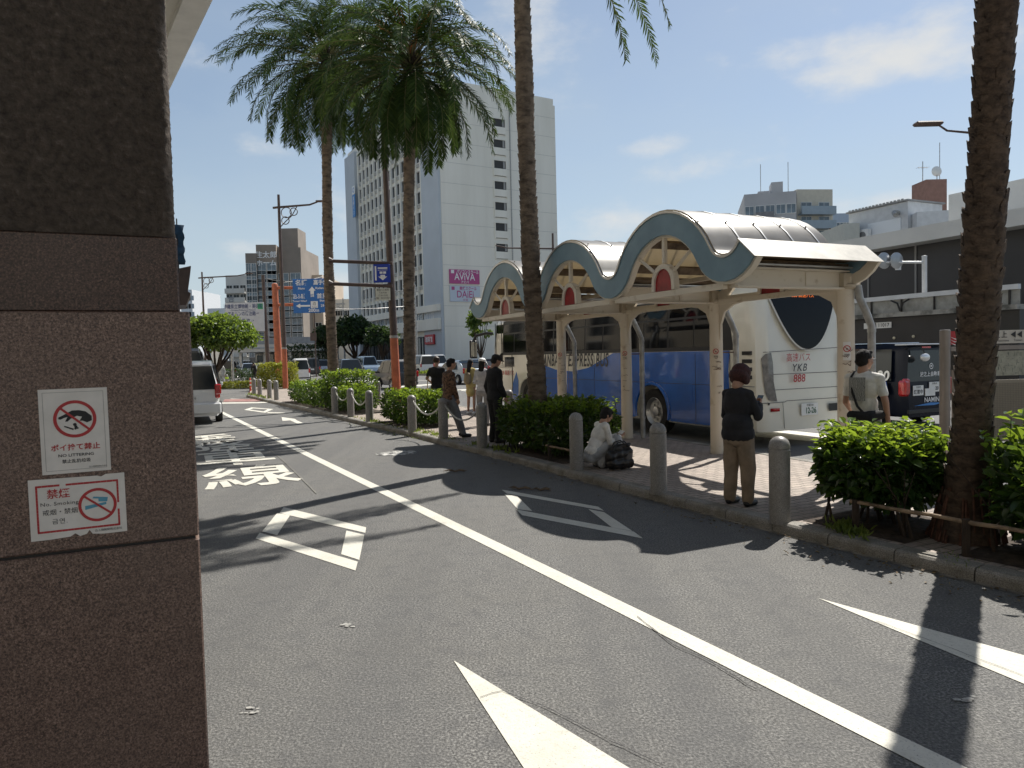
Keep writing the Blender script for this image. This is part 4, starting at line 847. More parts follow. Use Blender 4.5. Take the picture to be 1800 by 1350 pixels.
        if k < 4:
            nt_ = MB(); 
            # small notice wrapped on the column, facing the lane
            a0 = -2.35; seg = [(CX + .1115 * math.cos(a0 + d), y + .1115 * math.sin(a0 + d)) for d in (-.42, -.2, 0, .2, .42)]; z0, z1_ = 1.62, 1.86
            nt_.add([(x_, y_, z0) for x_, y_ in seg] + [(x_, y_, z1_) for x_, y_ in seg], [(i, i + 1, i + 6, i + 5) for i in range(4)]); s_ = nt_.build('no_smoking_notice', CREAM if k else WHITEP, t)
            mb = MB(); cc = V((CX + .114 * math.cos(a0), y + .114 * math.sin(a0), 1.77)); rt = V((-math.sin(a0), math.cos(a0), 0)); out = V((math.cos(a0), math.sin(a0), 0))
            e = lambda a, q: cc + rt * math.cos(a) * q + V((0, 0, 1)) * math.sin(a) * q + out * .003
            for i in range(20): a, b_ = i * math.pi / 10, (i + 1) * math.pi / 10; mb.add([e(a, .034), e(b_, .034), e(b_, .045), e(a, .045)], [(0, 1, 2, 3)])
            mb.add([e(2.35 - .12, .036), e(2.35 + .12, .036), e(-.79 - .12, .036), e(-.79 + .12, .036)], [(0, 1, 2, 3)]); mb.build('red_ring', REDT, s_)
            mb = MB(); mb.add([e(a, .012) + V((0, 0, -.003)) for a in (0.2, 1.4, 2.9, 4, 5.4)], [(0, 1, 2, 3, 4)]); mb.build('cigarette_mark', BLK, s_)
            TX('禁煙', .034, BLK, s_, cc + V((0, 0, -.085)) + out * .001, rt, (0, 0, 1))
    # front and rear trusses between valleys
    for X0, front in ((.05, True), (RW - .06, False)):
        for i in range(3):
            y0, y1 = NV[i], NV[i + 1]; ym = (y0 + y1) / 2; hp = (y1 - y0) / 2
            mb = MB(); mb.box((X0, ym, 2.565), (.07, y1 - y0 - .16, .075)); mb.build('bottom_chord', CREAM, t)
            mb = MB(); zt_ = 2.745 + .74 - .15; mb.box((X0, ym, (2.98 + zt_) / 2), (.05, .055, zt_ - 2.98)); mb.build('king_post', CREAM, t)
            for sg in (-1, 1):
                a = V((X0, ym + sg * .2, 2.86)); b_ = V((X0, ym + sg * hp * .58, 3.2)); mb = MB(); mb.tube([a, b_], .028, 4, smooth=False); mb.build('diagonal_strut', CREAM, t)
            # red half-oval panel in a cream hoop
            mb = MB(); hoop = []; 
            for q in range(15): a = math.pi * q / 14; hoop.append((ym + .245 * math.cos(a), 2.72 + .25 * math.sin(a)))
            hoop = [(ym + .252, 2.61)] + hoop + [(ym - .252, 2.61)]
            n = len(hoop); inn = [(ym + (y - ym) * .76, 2.6 + (z - 2.6) * .82) for y, z in hoop]
            vs = [(X0 - .045, *p) for p in hoop] + [(X0 - .045, *p) for p in inn] + [(X0 + .045, *p) for p in hoop] + [(X0 + .045, *p) for p in inn]; fs = []
            for q in range(n - 1): fs += [(q, q + 1, n + q + 1, n + q), (2 * n + q, 2 * n + q + 1, 3 * n + q + 1, 3 * n + q), (q, q + 1, 2 * n + q + 1, 2 * n + q), (n + q, n + q + 1, 3 * n + q + 1, 3 * n + q)]
            mb.add(vs, fs, 0, False); h_ = mb.build('hoop', CREAM, t)
            mb = MB(); mb.prism([(X0 - .02, *p) for p in inn], (.04, 0, 0)); mb.build('red_panel', REDP, t)
    # longitudinal arch braces from column to rear chord
    for k, y in enumerate(NV):
        for sg in ((1,) if k == 0 else (-1, 1) if k < 3 else (-1,)):
            mb = MB(); pts = [(y + sg * .115, 1.95), (y + sg * .13, 2.2), (y + sg * .22, 2.4), (y + sg * .42, 2.5), (y + sg * .62, 2.53)]; o = [(y + sg * .1, 1.95)] + [(y + sg * .1, 2.54), (y + sg * .62, 2.54)]
            mb.prism([(CX - .02, *p) for p in pts + [(y + sg * .62, 2.56), (y + sg * .1, 2.56)]], (.04, 0, 0)); mb.build('knee_brace', CREAM, t)
    mb = MB(); mb.box((CX, (NV[0] + NV[3]) / 2, 2.6), (.08, NV[3] - NV[0], .1)); mb.build('eaves_beam', CREAM, t)
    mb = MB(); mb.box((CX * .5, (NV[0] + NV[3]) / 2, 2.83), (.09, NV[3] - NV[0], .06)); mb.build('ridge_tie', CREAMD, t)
shelter()
# ------------------------------------------------------------ vehicles
def boolean_cut(ob, cutters):
    for c in cutters:
        m = ob.modifiers.new('b', 'BOOLEAN'); m.operation = 'DIFFERENCE'; m.solver = 'EXACT'; m.object = c
    dg = bpy.context.evaluated_depsgraph_get(); dg.update(); me = bpy.data.meshes.new_from_object(ob.evaluated_get(dg), depsgraph=dg); ob.modifiers.clear(); ob.data = me
    for c in cutters: bpy.data.objects.remove(c)
    me.set_sharp_from_angle(angle=R_(30))
def wheel(parent, x, y, r, w, side, rim=ALU, hub='steel'):
    """tyre with rim, outer face towards side (+1/-1 in x)"""
    mb = MB(); n = 32; h = w / 2; prof = [(r * .62, -h * .9), (r * .8, -h), (r * .95, -h), (r, -h * .75), (r, h * .75), (r * .95, h), (r * .8, h), (r * .62, h * .9), (r * .62, -h * .9)]
    mb.lathe(prof, (x, y, r), n, axis='X'); t = mb.build('tyre', RUBBER, parent)
    mb = MB(); s = side
    mb.lathe([(r * .63, s * h * .85), (r * .6, s * h * .93), (r * .56, s * h * .7), (r * .5, s * h * .3), (r * .22, s * h * .2), (r * .2, s * h * .65), (r * .12, s * h * .75), (0, s * h * .75)], (x, y, r), n, axis='X')
    for k in range(8): a = k * math.pi / 4; mb.box((x + s * h * .34, y + math.cos(a) * r * .36, r + math.sin(a) * r * .36), (.02, r * .14, r * .14))
    mb.build('rim', rim, t); return t
def body_loft(stations, nz):
    """stations: list of (y, [(x, z), ...] right half outline bottom to top centre); mirrored to a closed shell"""
    vs = []; fs = []; n = None
    for y, half in stations:
        ring = [(x, y, z) for x, z in half] + [(-x, y, z) for x, z in reversed(half) if x > 1e-6]
        n = len(ring); vs += ring
    for i in range(len(stations) - 1):
        for k in range(n): fs.append((i * n + k, i * n + (k + 1) % n, (i + 1) * n + (k + 1) % n, (i + 1) * n + k))
    fs.append(list(range(n))); fs.append(list(range((len(stations) - 1) * n, len(stations) * n))); return vs, fs
CREAMB = M('bus_cream_paint', (.78, .75, .65), .22, var=.03, scale=1, coat=.6); BUSBLUE = M('bus_blue_paint', (.012, .125, .52), .25, var=.12, scale=1.3, coat=.5)
BGL = M('bus_tinted_glass', (.005, .006, .008), .06, var=0, spec=.18)
def bus():
    org = V((4.31, 12.62, 0)); t = thing('coach', 'cream and blue highway coach parked behind the bus shelter, seen from its rear corner', 'bus', org, AX); L = 12.0; Wd = 2.5; zb, zt_ = .30, 3.06
    cx = Wd / 2
    def half(w, ins, z0=zb, z1=zt_, topin=.16):
        h = w - ins; return [(0, z0), (h - .03, z0), (h, z0 + .05), (h, 1.75), (h - .01, 2.2), (h - .05, 2.75), (h - .10, z1 - .14 - ins * .3), (h - .22, z1 - .03 - ins * .3), (h - .4, z1 - ins * .3), (0, z1 + .03 - ins * .3)]
    st = []
    for y, ins in ((-.06, .30), (-.03, .14), (.02, .06), (.1, .02), (.22, 0), (2, 0), (4, 0), (6, 0), (8, 0), (10, 0), (11.5, 0), (11.75, .04), (11.92, .14), (12.0, .32)):
        st.append((y, half(cx, ins)))
    vs, fs = body_loft(st, 0); mb = MB()
    # rake of the tail: upper part leans forward
    def rake(v):
        x, y, z = v; k = max(0, (z - 1.2)) / 1.86
        if y < 1: y += .20 * k * k * (1 - max(y, 0))
        if y > 11: y -= .35 * k * (y - 11)
        return (x + cx, y, z + (.12 * (1 - max(0, y)) if z < .4 and y < .5 and False else 0))
    mb.add([rake(v) for v in vs], fs, 0, True); body = mb.build('body', CREAMB, t, ang=28)
    WY = ((3.05, .5), (9.1, .5)); cut = []
    for y, r in WY:
        for x in (0, Wd): c = MB(); c.lathe([(0, -.3), (r + .08, -.3), (r + .08, .3), (0, .3)], (x, y, .5), 36, axis='X', smooth=False); cut.append(c.build('cut', BLACK))
    for c in cut: c.matrix_world = Matrix.Translation(org) @ Matrix.Rotation(AX, 4, 'Z')
    bpy.context.view_layer.update(); boolean_cut(body, cut)
    mb = MB(); mb.box((cx, 6, .75), (Wd - .7, 11.4, .7)); mb.build('underbody', BLACK, t)
    for y, r in WY:
        for x, s in ((.17, -1), (Wd - .17, 1)): wheel(t, x, y, .49, .27, s)
    S = lambda y, z, d=.0: (-d - .0, y, z)        # point on the kerb side of the coach
    def patch(name, poly, mat, d=.004, par=t):
        def sx(z): return 0 if z < 1.75 else (.01 * (z - 1.75) / .45 if z < 2.2 else .01 + .04 * (z - 2.2) / .55)
        mb = MB(); mb.add([(sx(z) - d, y, z) for y, z in poly], [list(range(len(poly)))]); return mb.build(name, mat, par)
    # window band split into panes with dark pillars
    def pane(y0, y1, z0, z1, par, nm='side_window', m=BGL):
        mb = MB(); sx = lambda z: (0 if z < 1.75 else (.01 * (z - 1.75) / .45 if z < 2.2 else .01 + .04 * (z - 2.2) / .55)); 
        zs = [z0] + [z for z in (2.2,) if z0 < z < z1] + [z1]
        vs = [(sx(z) - .006, y0, z) for z in zs] + [(sx(z) - .006, y1, z) for z in zs]; n = len(zs); mb.add(vs, [(i, i + 1, n + i + 1, n + i) for i in range(n - 1)]); return mb.build(nm, m, par)
    fr = M('window_rubber', (.012, .012, .014), .5, var=0)
    band_ = [(.55, 1.80), (11.0, 1.80), (11.0, 2.82), (.75, 2.82)]
    mb = MB(); sx = lambda z: (0 if z < 1.75 else (.01 * (z - 1.75) / .45 if z < 2.2 else .01 + .04 * (z - 2.2) / .55))
    for a, b_ in ((1.78, 2.2), (2.2, 2.75), (2.75, 2.84)): mb.add([(sx(a) - .003, .52 + (a - 1.78) * .2, a), (sx(a) - .003, 10.9, a), (sx(b_) - .003, 10.9, b_), (sx(b_) - .003, .52 + (b_ - 1.78) * .2, b_)], [(0, 1, 2, 3)])
    wb = mb.build('window_band', fr, t)
    for k in range(6):
        y0 = .82 + k * 1.68; pane(y0, y0 + .8, 1.86, 2.42, t); pane(y0 + .84, y0 + 1.62, 1.86, 2.42, t); pane(y0, y0 + 1.62, 2.47, 2.73, t, 'upper_window')
    # curtains/seat shapes seen faintly in the windows
    # blue livery: big sweep at the tail, wedge further forward
    arch = lambda yc, r: [(yc + r * math.cos(a), .5 + r * math.sin(a)) for a in [math.pi * k / 14 for k in range(15)]]
    rr = .64
    tail = [(.75, .36), (1.25, .33), (3.05 - rr, .33)] + [(3.05 - rr * math.cos(a), .5 + rr * math.sin(a)) for a in [-.2 + (math.pi + .4) * k / 16 for k in range(17)]] + [(3.05 + rr, .33), (9.1 - rr - .04, .33), (9.1 - rr - .04, .8), (8.7, 1.28), (8.2, 1.5), (7.4, 1.36), (6.5, 1.32), (5.7, 1.42), (5.1, 1.6), (4.55, 1.775), (.62, 1.775), (.66, 1.4), (.62, .7)]
    mb = MB(); poly = [V((-.004, y, z)) for y, z in tail]
    from mathutils.geometry import tessellate_polygon
    me = bpy.data.meshes.new('blue_livery'); me.from_pydata([tuple(p) for p in poly], [], [tuple(x) for x in tessellate_polygon([poly])]); me.materials.append(BUSBLUE); link('blue_livery', me, t)
    mb = MB(); 
    for yc in (3.05, 9.1):
        pts = [(-.012, yc + .6 * math.cos(a), .5 + .6 * math.sin(a)) for a in [-.25 + (math.pi + .5) * k / 20 for k in range(21)]]; mb = MB(); mb.tube(pts, .035, 6); mb.build('wheel_arch', BUSBLUE if yc < 5 else CREAMB, t)
    fr2 = [(10.55, .36), (11.3, .36)]
    patch('blue_wedge', [(9.95, .34), (10.3, .5), (10.2, .9), (9.9, 1.28), (9.78, 1.0), (9.78, .34)], BUSBLUE)
    ink = M('bus_lettering_ink', (.03, .03, .035), .4, var=0)
    TX('YANBARU EXPRESS BUS', .46, ink, t, (-.002, 6.55, 1.6), (0, -1, 0), (0, 0, 1), sx=.66, shear=.22, bold=.02, sp=1.12, off=.006)
    TX('888 YKB 高速バス', .17, REDT, t, (-.002, 10.75, 1.22), (0, -1, 0), (0, 0, 1), bold=.012, off=.006); TX('やんばる急行バス', .14, ink, t, (-.002, 10.75, 1.42), (0, -1, 0), (0, 0, 1), off=.006)
    # seams and flaps
    mb = MB()
    for y in (.62, 1.6, 4.2, 5.4, 6.7, 8.0): mb.box((-.0045, y, 1.05), (.004, .012, 1.35))
    mb.box((-.0045, 4.6, 1.12), (.004, 7.4, .01)); mb.box((-.0045, .3, 1.12), (.004, .6, .01)); mb.box((-.0045, .3, .62), (.004, .6, .008)); mb.build('panel_seam', M('seam_dark', (.01, .02, .05), .5, var=0), t)
    mb = MB(); mb.box((-.006, 1.85, .95), (.006, .3, .34), b=.002); mb.build('fuel_flap', BUSBLUE, t)
    for k in range(4): mb = MB(); mb.box((.03 - .012, .2, 1.72 - k * .145), (.05, .22, .07), b=.004, X=Matrix.Translation((.0, 0, 0)) @ Matrix.Rotation(.0, 4, 'Z')); mb.build('vent_slot', BLACK, t)
    # rear face: surface y at (x,z)
    def ry(x, z):
        k = max(0, (z - 1.2)) / 1.86; e = abs(x - cx) / cx; y = -.06
        for lim, yy in ((.76, -.06), (.888, -.03), (.952, .02), (.984, .1), (1.0, .22)):
            pass
        xs = [0, .76, .888, .952, .984, 1.0]; ys = [-.06, -.06, -.03, .02, .1, .22]; y = float(np.interp(e, xs, ys)); return y + .20 * k * k * (1 - max(y, 0))
    def rpoly(name, pts, mat, d=.006, grid=False):
        # fan of small strips hugging the rear skin
        mb = MB(); bm = bmesh.new(); bv = [bm.verts.new((x, 0, z)) for x, z in pts]; f = bm.faces.new(bv)
        for c in np.arange(.1, 2.4, .1): bmesh.ops.bisect_plane(bm, geom=bm.verts[:] + bm.edges[:] + bm.faces[:], plane_co=(c, 0, 0), plane_no=(1, 0, 0))
        for c in np.arange(.4, 3.0, .13): bmesh.ops.bisect_plane(bm, geom=bm.verts[:] + bm.edges[:] + bm.faces[:], plane_co=(0, 0, c), plane_no=(0, 0, 1))
        for v in bm.verts: v.co.y = ry(v.co.x, v.co.z) - d
        me = bpy.data.meshes.new(name); bm.to_mesh(me); bm.free(); me.materials.append(mat); me.polygons.foreach_set('use_smooth', [True] * len(me.polygons)); return link(name, me, t)
    win = [(1.25 + .88 * math.copysign(abs(q) ** 1.0, q), 1.77 + 1.13 * abs(q) ** 2.1) for q in [-1 + k / 14 for k in range(29)]]
    rpoly('rear_window', win, BGL, .008); rpoly('rear_window_trim', [((x - cx) * 1.05 + cx, (z - 2.3) * 1.03 + 2.285) for x, z in win], M('seal_pale', (.7, .68, .62), .4, var=0), .004)
    TX('888 高速バス', .10, M('led_display', (.9, .18, .02), .5, var=0, emit=.6), t, (1.25, ry(1.25, 2.75), 2.76), (1, 0, 0), (0, 0, 1), off=.012, name='destination_display')
    lamp = [(.13, 1.62), (.22, 1.70), (.34, 1.72), (.37, 1.55), (.38, 1.2), (.46, .84), (.26, .87), (.2, 1.0), (.16, 1.25)]
    rpoly('tail_lamp', lamp, M('smoked_lamp', (.16, .15, .14), .15, var=.2, scale=12, coat=1), .012)
    rpoly('tail_lamp', [(2.5 - x, z) for x, z in lamp][::-1], M('smoked_lamp', (.16, .15, .14), .15), .012)
    def seam(pts): 
        mb = MB(); mb.tube([(x, ry(x, z) - .004, z) for x, z in pts], .006, 4); mb.build('rear_seam', M('seam_grey', (.14, .13, .12), .6, var=0), t)
    seam([(.18 + .2 * k, 1.73 + .02 * k * .3) for k in range(11)]); seam([(.14 + .1 * k, .82) for k in range(6)] + [(.7 + .2 * k, .84) for k in range(8)]); seam([(.36, 1.33)] + [(.5 + .2 * k, 1.33) for k in range(9)]); seam([(.4, 1.05)] + [(.6 + .2 * k, 1.05) for k in range(8)]); seam([(.6, .82), (.62, .6), (.64, .34)])
    TX('高速バス', .17, REDT, t, (1.0, ry(1.0, 1.6), 1.61), (1, 0, 0), (0, 0, 1), off=.012, sx=.9); TX('YKB', .19, ink, t, (1.0, ry(1, 1.4), 1.43), (1, 0, 0), (0, 0, 1), off=.012, shear=.25, bold=.008, sp=1.15); TX('888', .2, REDT, t, (1.0, ry(1, 1.24), 1.235), (1, 0, 0), (0, 0, 1), off=.012, shear=.1, bold=.012)
    mb = MB(); mb.box((1.25, ry(1.25, .66) - .016, .66), (.42, .012, .22), b=.004); p = mb.build('number_plate', WHITEP, t); TX('12-26', .15, M('plate_green', (.01, .1, .04), .5, var=0), p, (1.27, ry(1.25, .66) - .022, .635), (1, 0, 0), (0, 0, 1), sx=.8, bold=.02); TX('沖縄230', .05, BLK, p, (1.25, ry(1.25, .66) - .022, .735), (1, 0, 0), (0, 0, 1))
    rpoly('reflector', [(.30, .66), (.30, .72), (.52, .72), (.52, .66)], REDL, .012); rpoly('reflector', [(1.98, .66), (1.98, .72), (2.2, .72), (2.2, .66)], REDL, .012)
    rpoly('bumper_grille', [(1.75, .60), (1.75, .74), (2.2, .74), (2.2, .60)], BLACK, .010)
    mb = MB(); mb.lathe([(.02, 0), (.02, -.01), (0, -.012)], (.27, ry(.27, .78) - .002, .8), 10, axis='Y'); mb.build('sensor', BLACK, t)
    # front: windscreen, door, mirrors
    mb = MB(); zz = [1.35, 1.8, 2.2, 2.6, 2.86]; xs = [.16, .5, 1.25, 2.0, 2.34]
    def fy(x, z):
        k = max(0, (z - 1.2)) / 1.86; e = abs(x - cx) / cx; y = float(np.interp(e, [0, .74, .888, .968, 1.0], [12.0, 12.0, 11.92, 11.75, 11.5])); return y - .35 * k * (y - 11)
    mb.add([(x, fy(x, z) + .008, z) for z in zz for x in xs], [(j * 5 + i, j * 5 + i + 1, j * 5 + i + 6, j * 5 + i + 5) for j in range(4) for i in range(4)], 0, True); mb.build('windscreen', BGL, t)
    patch('driver_glass', [(10.9, 1.62), (11.45, 1.5), (11.45, 2.75), (10.9, 2.75)], BGL, .008)
    mb = MB()
    for a, b_ in (((10.2, .5), (10.2, 1.78)), ((11.42, .5), (11.42, 2.8)), ((10.95, 1.5), (10.95, 2.85))): mb.tube([(-.004, *a), (-.004, *b_)], .014, 4)
    mb.build('door_seam', BLACK, t)
    patch('small_window', [(10.05, 1.42), (10.75, 1.42), (10.75, 1.72), (10.05, 1.72)], BGL, .006)
    mb = MB(); mb.tube([(.1, 11.9, 2.5), (-.05, 12.1, 2.52), (-.3, 12.32, 2.45), (-.38, 12.38, 2.3)], .05, 8); a_ = mb.build('mirror_arm', BLACK, t); mb = MB(); mb.box((-.4, 12.38, 2.0), (.26, .09, .6), b=.03); mb.build('mirror', BLACK, a_)
    mb = MB(); mb.box((-.4, 12.33, 2.0), (.2, .012, .5), b=.004); mb.build('mirror_glass', M('mirror_glass', (.5, .53, .55), .05, 1, var=0), a_)
    mb = MB(); mb.box((1.25, 6, 3.12), (1.5, 2.2, .12), b=.05); mb.box((1.25, 2.2, 3.12), (1.3, 1.2, .1), b=.04); mb.build('roof_unit', CREAMB, t)
bus()
# ---- generic car: side profile, narrowing cabin, windows on its skin
def car(name, label, cat, loc, rot, L, Wd, H, prof, belt, col, glass, group=None, wr=.31, wx=(.8, -.75), lights=True, plate=True, rear='red', detail=True, tint=GLASS):
    """local frame: y forward, centre on the ground. prof: outline (y, z) clockwise from rear bottom, over the roof, to front bottom
    glass: dict name -> ('side', poly) | ('seg', i, margins)"""
    t = thing(name, label, cat, loc, rot, group); hw = Wd / 2
    def wz(z): return hw - (0 if z < belt else (z - belt) * .26) - (max(0, .35 - z) * .15)
    n = len(prof); mb = MB(); zs = sorted(set([z for y, z in prof]))
    def endin(y): e = (abs(y) - L / 2 + .35); return max(0, e) * .32
    vs = [(wz(z) - endin(y), y, z) for y, z in prof] + [(-(wz(z) - endin(y)), y, z) for y, z in prof]
    cyl = []
    # inner ring to soften the shoulder
    ins = .06
    c0 = (sum(y for y, z in prof) / n, H * .5)
    vs2 = [(wz(z) - endin(y), y + (c0[0] - y) * ins, z + (c0[1] - z) * ins) for y, z in prof]; ed = [(wz(z) - endin(y) - .055, y, z) for y, z in prof]
    vs = [*vs2, *ed, *[(-x, y, z) for x, y, z in ed], *[(-x, y, z) for x, y, z in vs2]]; fs = [list(range(n)), list(range(4 * n - 1, 3 * n - 1, -1))]
    for r in range(3):
        for k in range(n): fs.append((r * n + k, r * n + (k + 1) % n, (r + 1) * n + (k + 1) % n, (r + 1) * n + k))
    bm = bmesh.new(); bv = [bm.verts.new(v) for v in vs]
    for f in fs: bm.faces.new([bv[i] for i in f])
    for z in (belt,): bmesh.ops.bisect_plane(bm, geom=bm.verts[:] + bm.edges[:] + bm.faces[:], plane_co=(0, 0, z), plane_no=(0, 0, 1))
    bmesh.ops.recalc_face_normals(bm, faces=bm.faces); 
    for v in bm.verts:
        if abs(v.co.z - belt) < .001 and abs(v.co.x) > .3: pass
    me = bpy.data.meshes.new('body'); bm.to_mesh(me); bm.free(); me.materials.append(col); me.polygons.foreach_set('use_smooth', [True] * len(me.polygons)); me.set_sharp_from_angle(angle=R_(32)); body = link('body', me, t)
    if detail:
        cut = []
        for y in wx:
            for s in (-1, 1): c = MB(); c.lathe([(0, -.16), (wr + .055, -.16), (wr + .055, .16), (0, .16)], (s * hw, y, wr), 24, axis='X', smooth=False); cc = c.build('cut', BLACK); cc.matrix_world = Matrix.Translation(loc) @ Matrix.Rotation(rot, 4, 'Z'); cut.append(cc)
        bpy.context.view_layer.update(); boolean_cut(body, cut)
    for y in wx:
        for s in (-1, 1): wheel(t, s * (hw - .11), y, wr, .19, s)
    def side(poly, nm, mat=tint, d=.008, mark=None):
        for s in (-1, 1):
            pts = [(y, z) for y, z in poly]; mb = MB(); mb.add([(s * (wz(z) - endin(y) + d), y, z) for y, z in pts], [list(range(len(pts)))]); mb.build(nm, mat, t)
    for nm, poly in glass.get('side', []): side(poly, nm)
    for nm, (a, b_), fr_ in glass.get('seg', []):       # a,b: (y,z) ends on the profile, bottom to top
        a, b_ = V((0, *a)), V((0, *b_)); d = (b_ - a).normalized(); nn = V((0, -d.z, d.y)); nn = nn if (nn.y > 0) == (a.y > 0) else -nn; a2 = a + d * (b_ - a).length * fr_; b2 = b_ - d * (b_ - a).length * fr_; wa, wb_ = wz(a2.z) - .1 - endin(a2.y) * .5, wz(b2.z) - .11
        mb = MB(); mb.add([V((-wa, 0, 0)) + a2 + nn * .008, V((wa, 0, 0)) + a2 + nn * .008, V((wb_, 0, 0)) + b2 + nn * .008, V((-wb_, 0, 0)) + b2 + nn * .008], [(0, 1, 2, 3)]); mb.build(nm, tint, t)
    if lights:
        (yr, zr, hr, wr_), (yf, zf, hf, wf_) = glass['lamps']
        for s in (-1, 1):
            mb = MB(); mb.box((s * (hw - wr_ / 2 - .03 - endin(yr) * .7), yr, zr), (wr_, .14, hr), b=.03); mb.build('tail_lamp', REDL, t)
            mb = MB(); mb.box((s * (hw - wf_ / 2 - .08 - endin(yf) * .7), yf, zf), (wf_, .16, hf), b=.03); mb.build('headlight', LAMPW, t)
            mb = MB(); mb.box((s * (wz(belt) + .08), glass.get('mir', .7), belt + .06), (.16, .08, .12), b=.02); mb.build('mirror', col, t)
        mb = MB(); mb.box((0, yf + .03, zf - .02), (Wd * .45, .06, .13), b=.01); mb.build('grille', BLACK, t)
        mb = MB(); mb.box((0, -L / 2 - .005, glass.get('pl', .75)), (.33, .02, .165), b=.003); mb.build('number_plate', WHITEP, t)
        mb = MB(); mb.box((0, L / 2 + .005, .45), (.33, .02, .165), b=.003); mb.build('number_plate', WHITEP, t)
        mb = MB(); mb.box((0, -L / 2 + .01, .34), (Wd * .82, .05, .09), b=.01); mb.box((0, L / 2 - .01, .3), (Wd * .75, .05, .1), b=.01); mb.build('bumper_trim', BLACK, t)
    return t
def prof_box(L, H, hood=.75, hz_f=.95, rake_r=.12, cab=.25, zb=.22):      # one- or two-box shape
    a = L / 2
    return [(-a, zb), (-a - .0, .55), (-a + .03, .95), (-a + .04 + rake_r, H - .12), (-a + .14 + rake_r, H - .03), (-a + .6, H), (a - hood - cab - .55, H), (a - hood - cab - .15, H - .07), (a - hood, hz_f), (a - .12, hz_f - .17), (a - .02, .6), (a, zb)]
def g_box(L, H, belt, hood=.75, cab=.25, hz_f=.95, rake_r=.12, lamps_z=.9):
    a = L / 2; f0 = a - hood - .12; zt_ = H - .13
    return dict(side=[('side_window', [(-a + .25 + rake_r, belt + .03), (-.75, belt + .03), (-.75, zt_), (-a + .35 + rake_r, zt_)]), ('side_window', [(-.69, belt + .03), (.28, belt + .03), (.2, zt_), (-.69, zt_)]), ('side_window', [(.34, belt + .03), (f0 - .02, belt + .03), (a - hood - cab - .22, zt_ - .02), (.27, zt_)])],
                seg=[('rear_window', ((-a + .03, .95), (-a + .04 + rake_r, H - .12)), .06), ('windscreen', ((a - hood, hz_f), (a - hood - cab - .15, H - .07)), .05)], lamps=((-a + .06, lamps_z, .34, .13), (a - .16, .68, .16, .34)), mir=f0 - .2)
def van(name, label, loc, rot, L, Wd, H, col, group='vehicles on the main road', hood=.45, cab=.3, **k):
    return car(name, label, 'van', loc, rot, L, Wd, H, prof_box(L, H, hood, .98, .06, cab), 1.0, col, g_box(L, H, 1.0, hood, cab, .98, .06), group, wx=(L / 2 - .75, -L / 2 + .8), **k)
def hatch(name, label, loc, rot, L, Wd, H, col, group='vehicles on the main road', cat='car', hood=.85, cab=.45, rr=.3, **k):
    return car(name, label, cat, loc, rot, L, Wd, H, prof_box(L, H, hood, .9, rr, cab), .9, col, g_box(L, H, .9, hood, cab, .9, rr, .85), group, wx=(L / 2 - .75, -L / 2 + .75), **k)
def cp(n, c, metal=0): return M(n + '_car_paint', c, .28, metal, var=.02, coat=.8)
WCP, BCP, SCP, DCP, NCP, LBP = cp('white', (.72, .73, .73)), cp('black', (.012, .012, .015)), cp('silver', (.42, .44, .46), .4), cp('dark_grey', (.03, .032, .036)), cp('navy', (.012, .02, .05)), cp('pale_blue', (.33, .42, .52), .3)
# white wagon parked at the left, dark van in front of it (the street's own direction)
p = base(391, 20.7); rr = p - N2 * .875 + D2 * 2.35
van('parked_wagon', 'white wagon parked at the left lane edge, rear and brake lamp showing beside the pillar', rr, AX, 4.6, 1.72, 1.84, WCP, 'parked vehicles at the left', hood=.9, cab=.5)
tl = [o for o in COL.objects if o.name.startswith('parked_wagon')][0]
mb = MB(); mb.box((.72, -2.32, 1.0), (.17, .09, .3), b=.03); mb.build('rear_lamp_cluster', REDL, tl); TX('・・16', .1, BLK, tl, (-.02, -2.33, .76), (1, 0, 0), (0, 0, 1), off=.012)
mb = MB(); mb.box((0, -2.33, .45), (1.6, .12, .34), b=.05); mb.build('rear_bumper', WCP, tl)
q = base(371, 28); van('parked_van', 'tall dark van parked ahead of the white wagon', q - N2 * .95 + D2 * 2.4, AX, 4.8, 1.9, 2.35, DCP, 'parked vehicles at the left')
def at_(px, Y): return base(px, Y)
ahead = AX; back = AX + math.pi
van('kei_van', 'small white kei van seen from behind between the orange poles and the farthest palm', at_(527, 58), R_(20), 3.4, 1.48, 1.9, WCP, hood=.35, cab=.3)
hatch('suv', 'black suv with bright grille driving towards the camera beside the farthest palm', at_(614, 60), R_(20 + 180), 4.6, 1.85, 1.75, BCP, hood=1.0, cab=.5)
hatch('kei_car', 'dark green black kei car passing behind the orange pole', at_(694, 41), R_(34), 3.4, 1.48, 1.68, DCP, hood=.55, cab=.4)
van('delivery_van', 'white van half hidden behind the second palm trunk', at_(737, 74), R_(28), 4.6, 1.7, 1.98, WCP, hood=.3, cab=.3)
van('delivery_van', 'white van facing the camera right of the second palm trunk', at_(763, 80), R_(210), 4.6, 1.7, 1.98, WCP, hood=.3, cab=.3)
van('minibus', 'pale blue white van on the far lane left of the dark trees', at_(643, 80), R_(205), 4.7, 1.8, 2.0, LBP, hood=.3, cab=.3)
hatch('hatchback', 'silver blue hatchback driving away behind the waiting people', at_(806, 46), R_(30), 4.5, 1.76, 1.5, LBP, hood=.9, cab=.7, rr=.6)
hatch('sedan', 'dark saloon just left of the coach mirror', at_(849, 54), R_(30), 4.6, 1.78, 1.5, NCP, hood=.95, cab=.6, rr=.55)
hatch('suv', 'dark boxy suv seen from behind, left of the farthest palm', at_(547, 76), R_(18), 4.3, 1.8, 1.95, DCP, hood=.8, cab=.3, rr=.08)
hatch('kei_truck', 'small silver car right of the boxy dark suv', at_(566, 88), R_(200), 3.6, 1.6, 1.75, SCP, hood=.5, cab=.3)
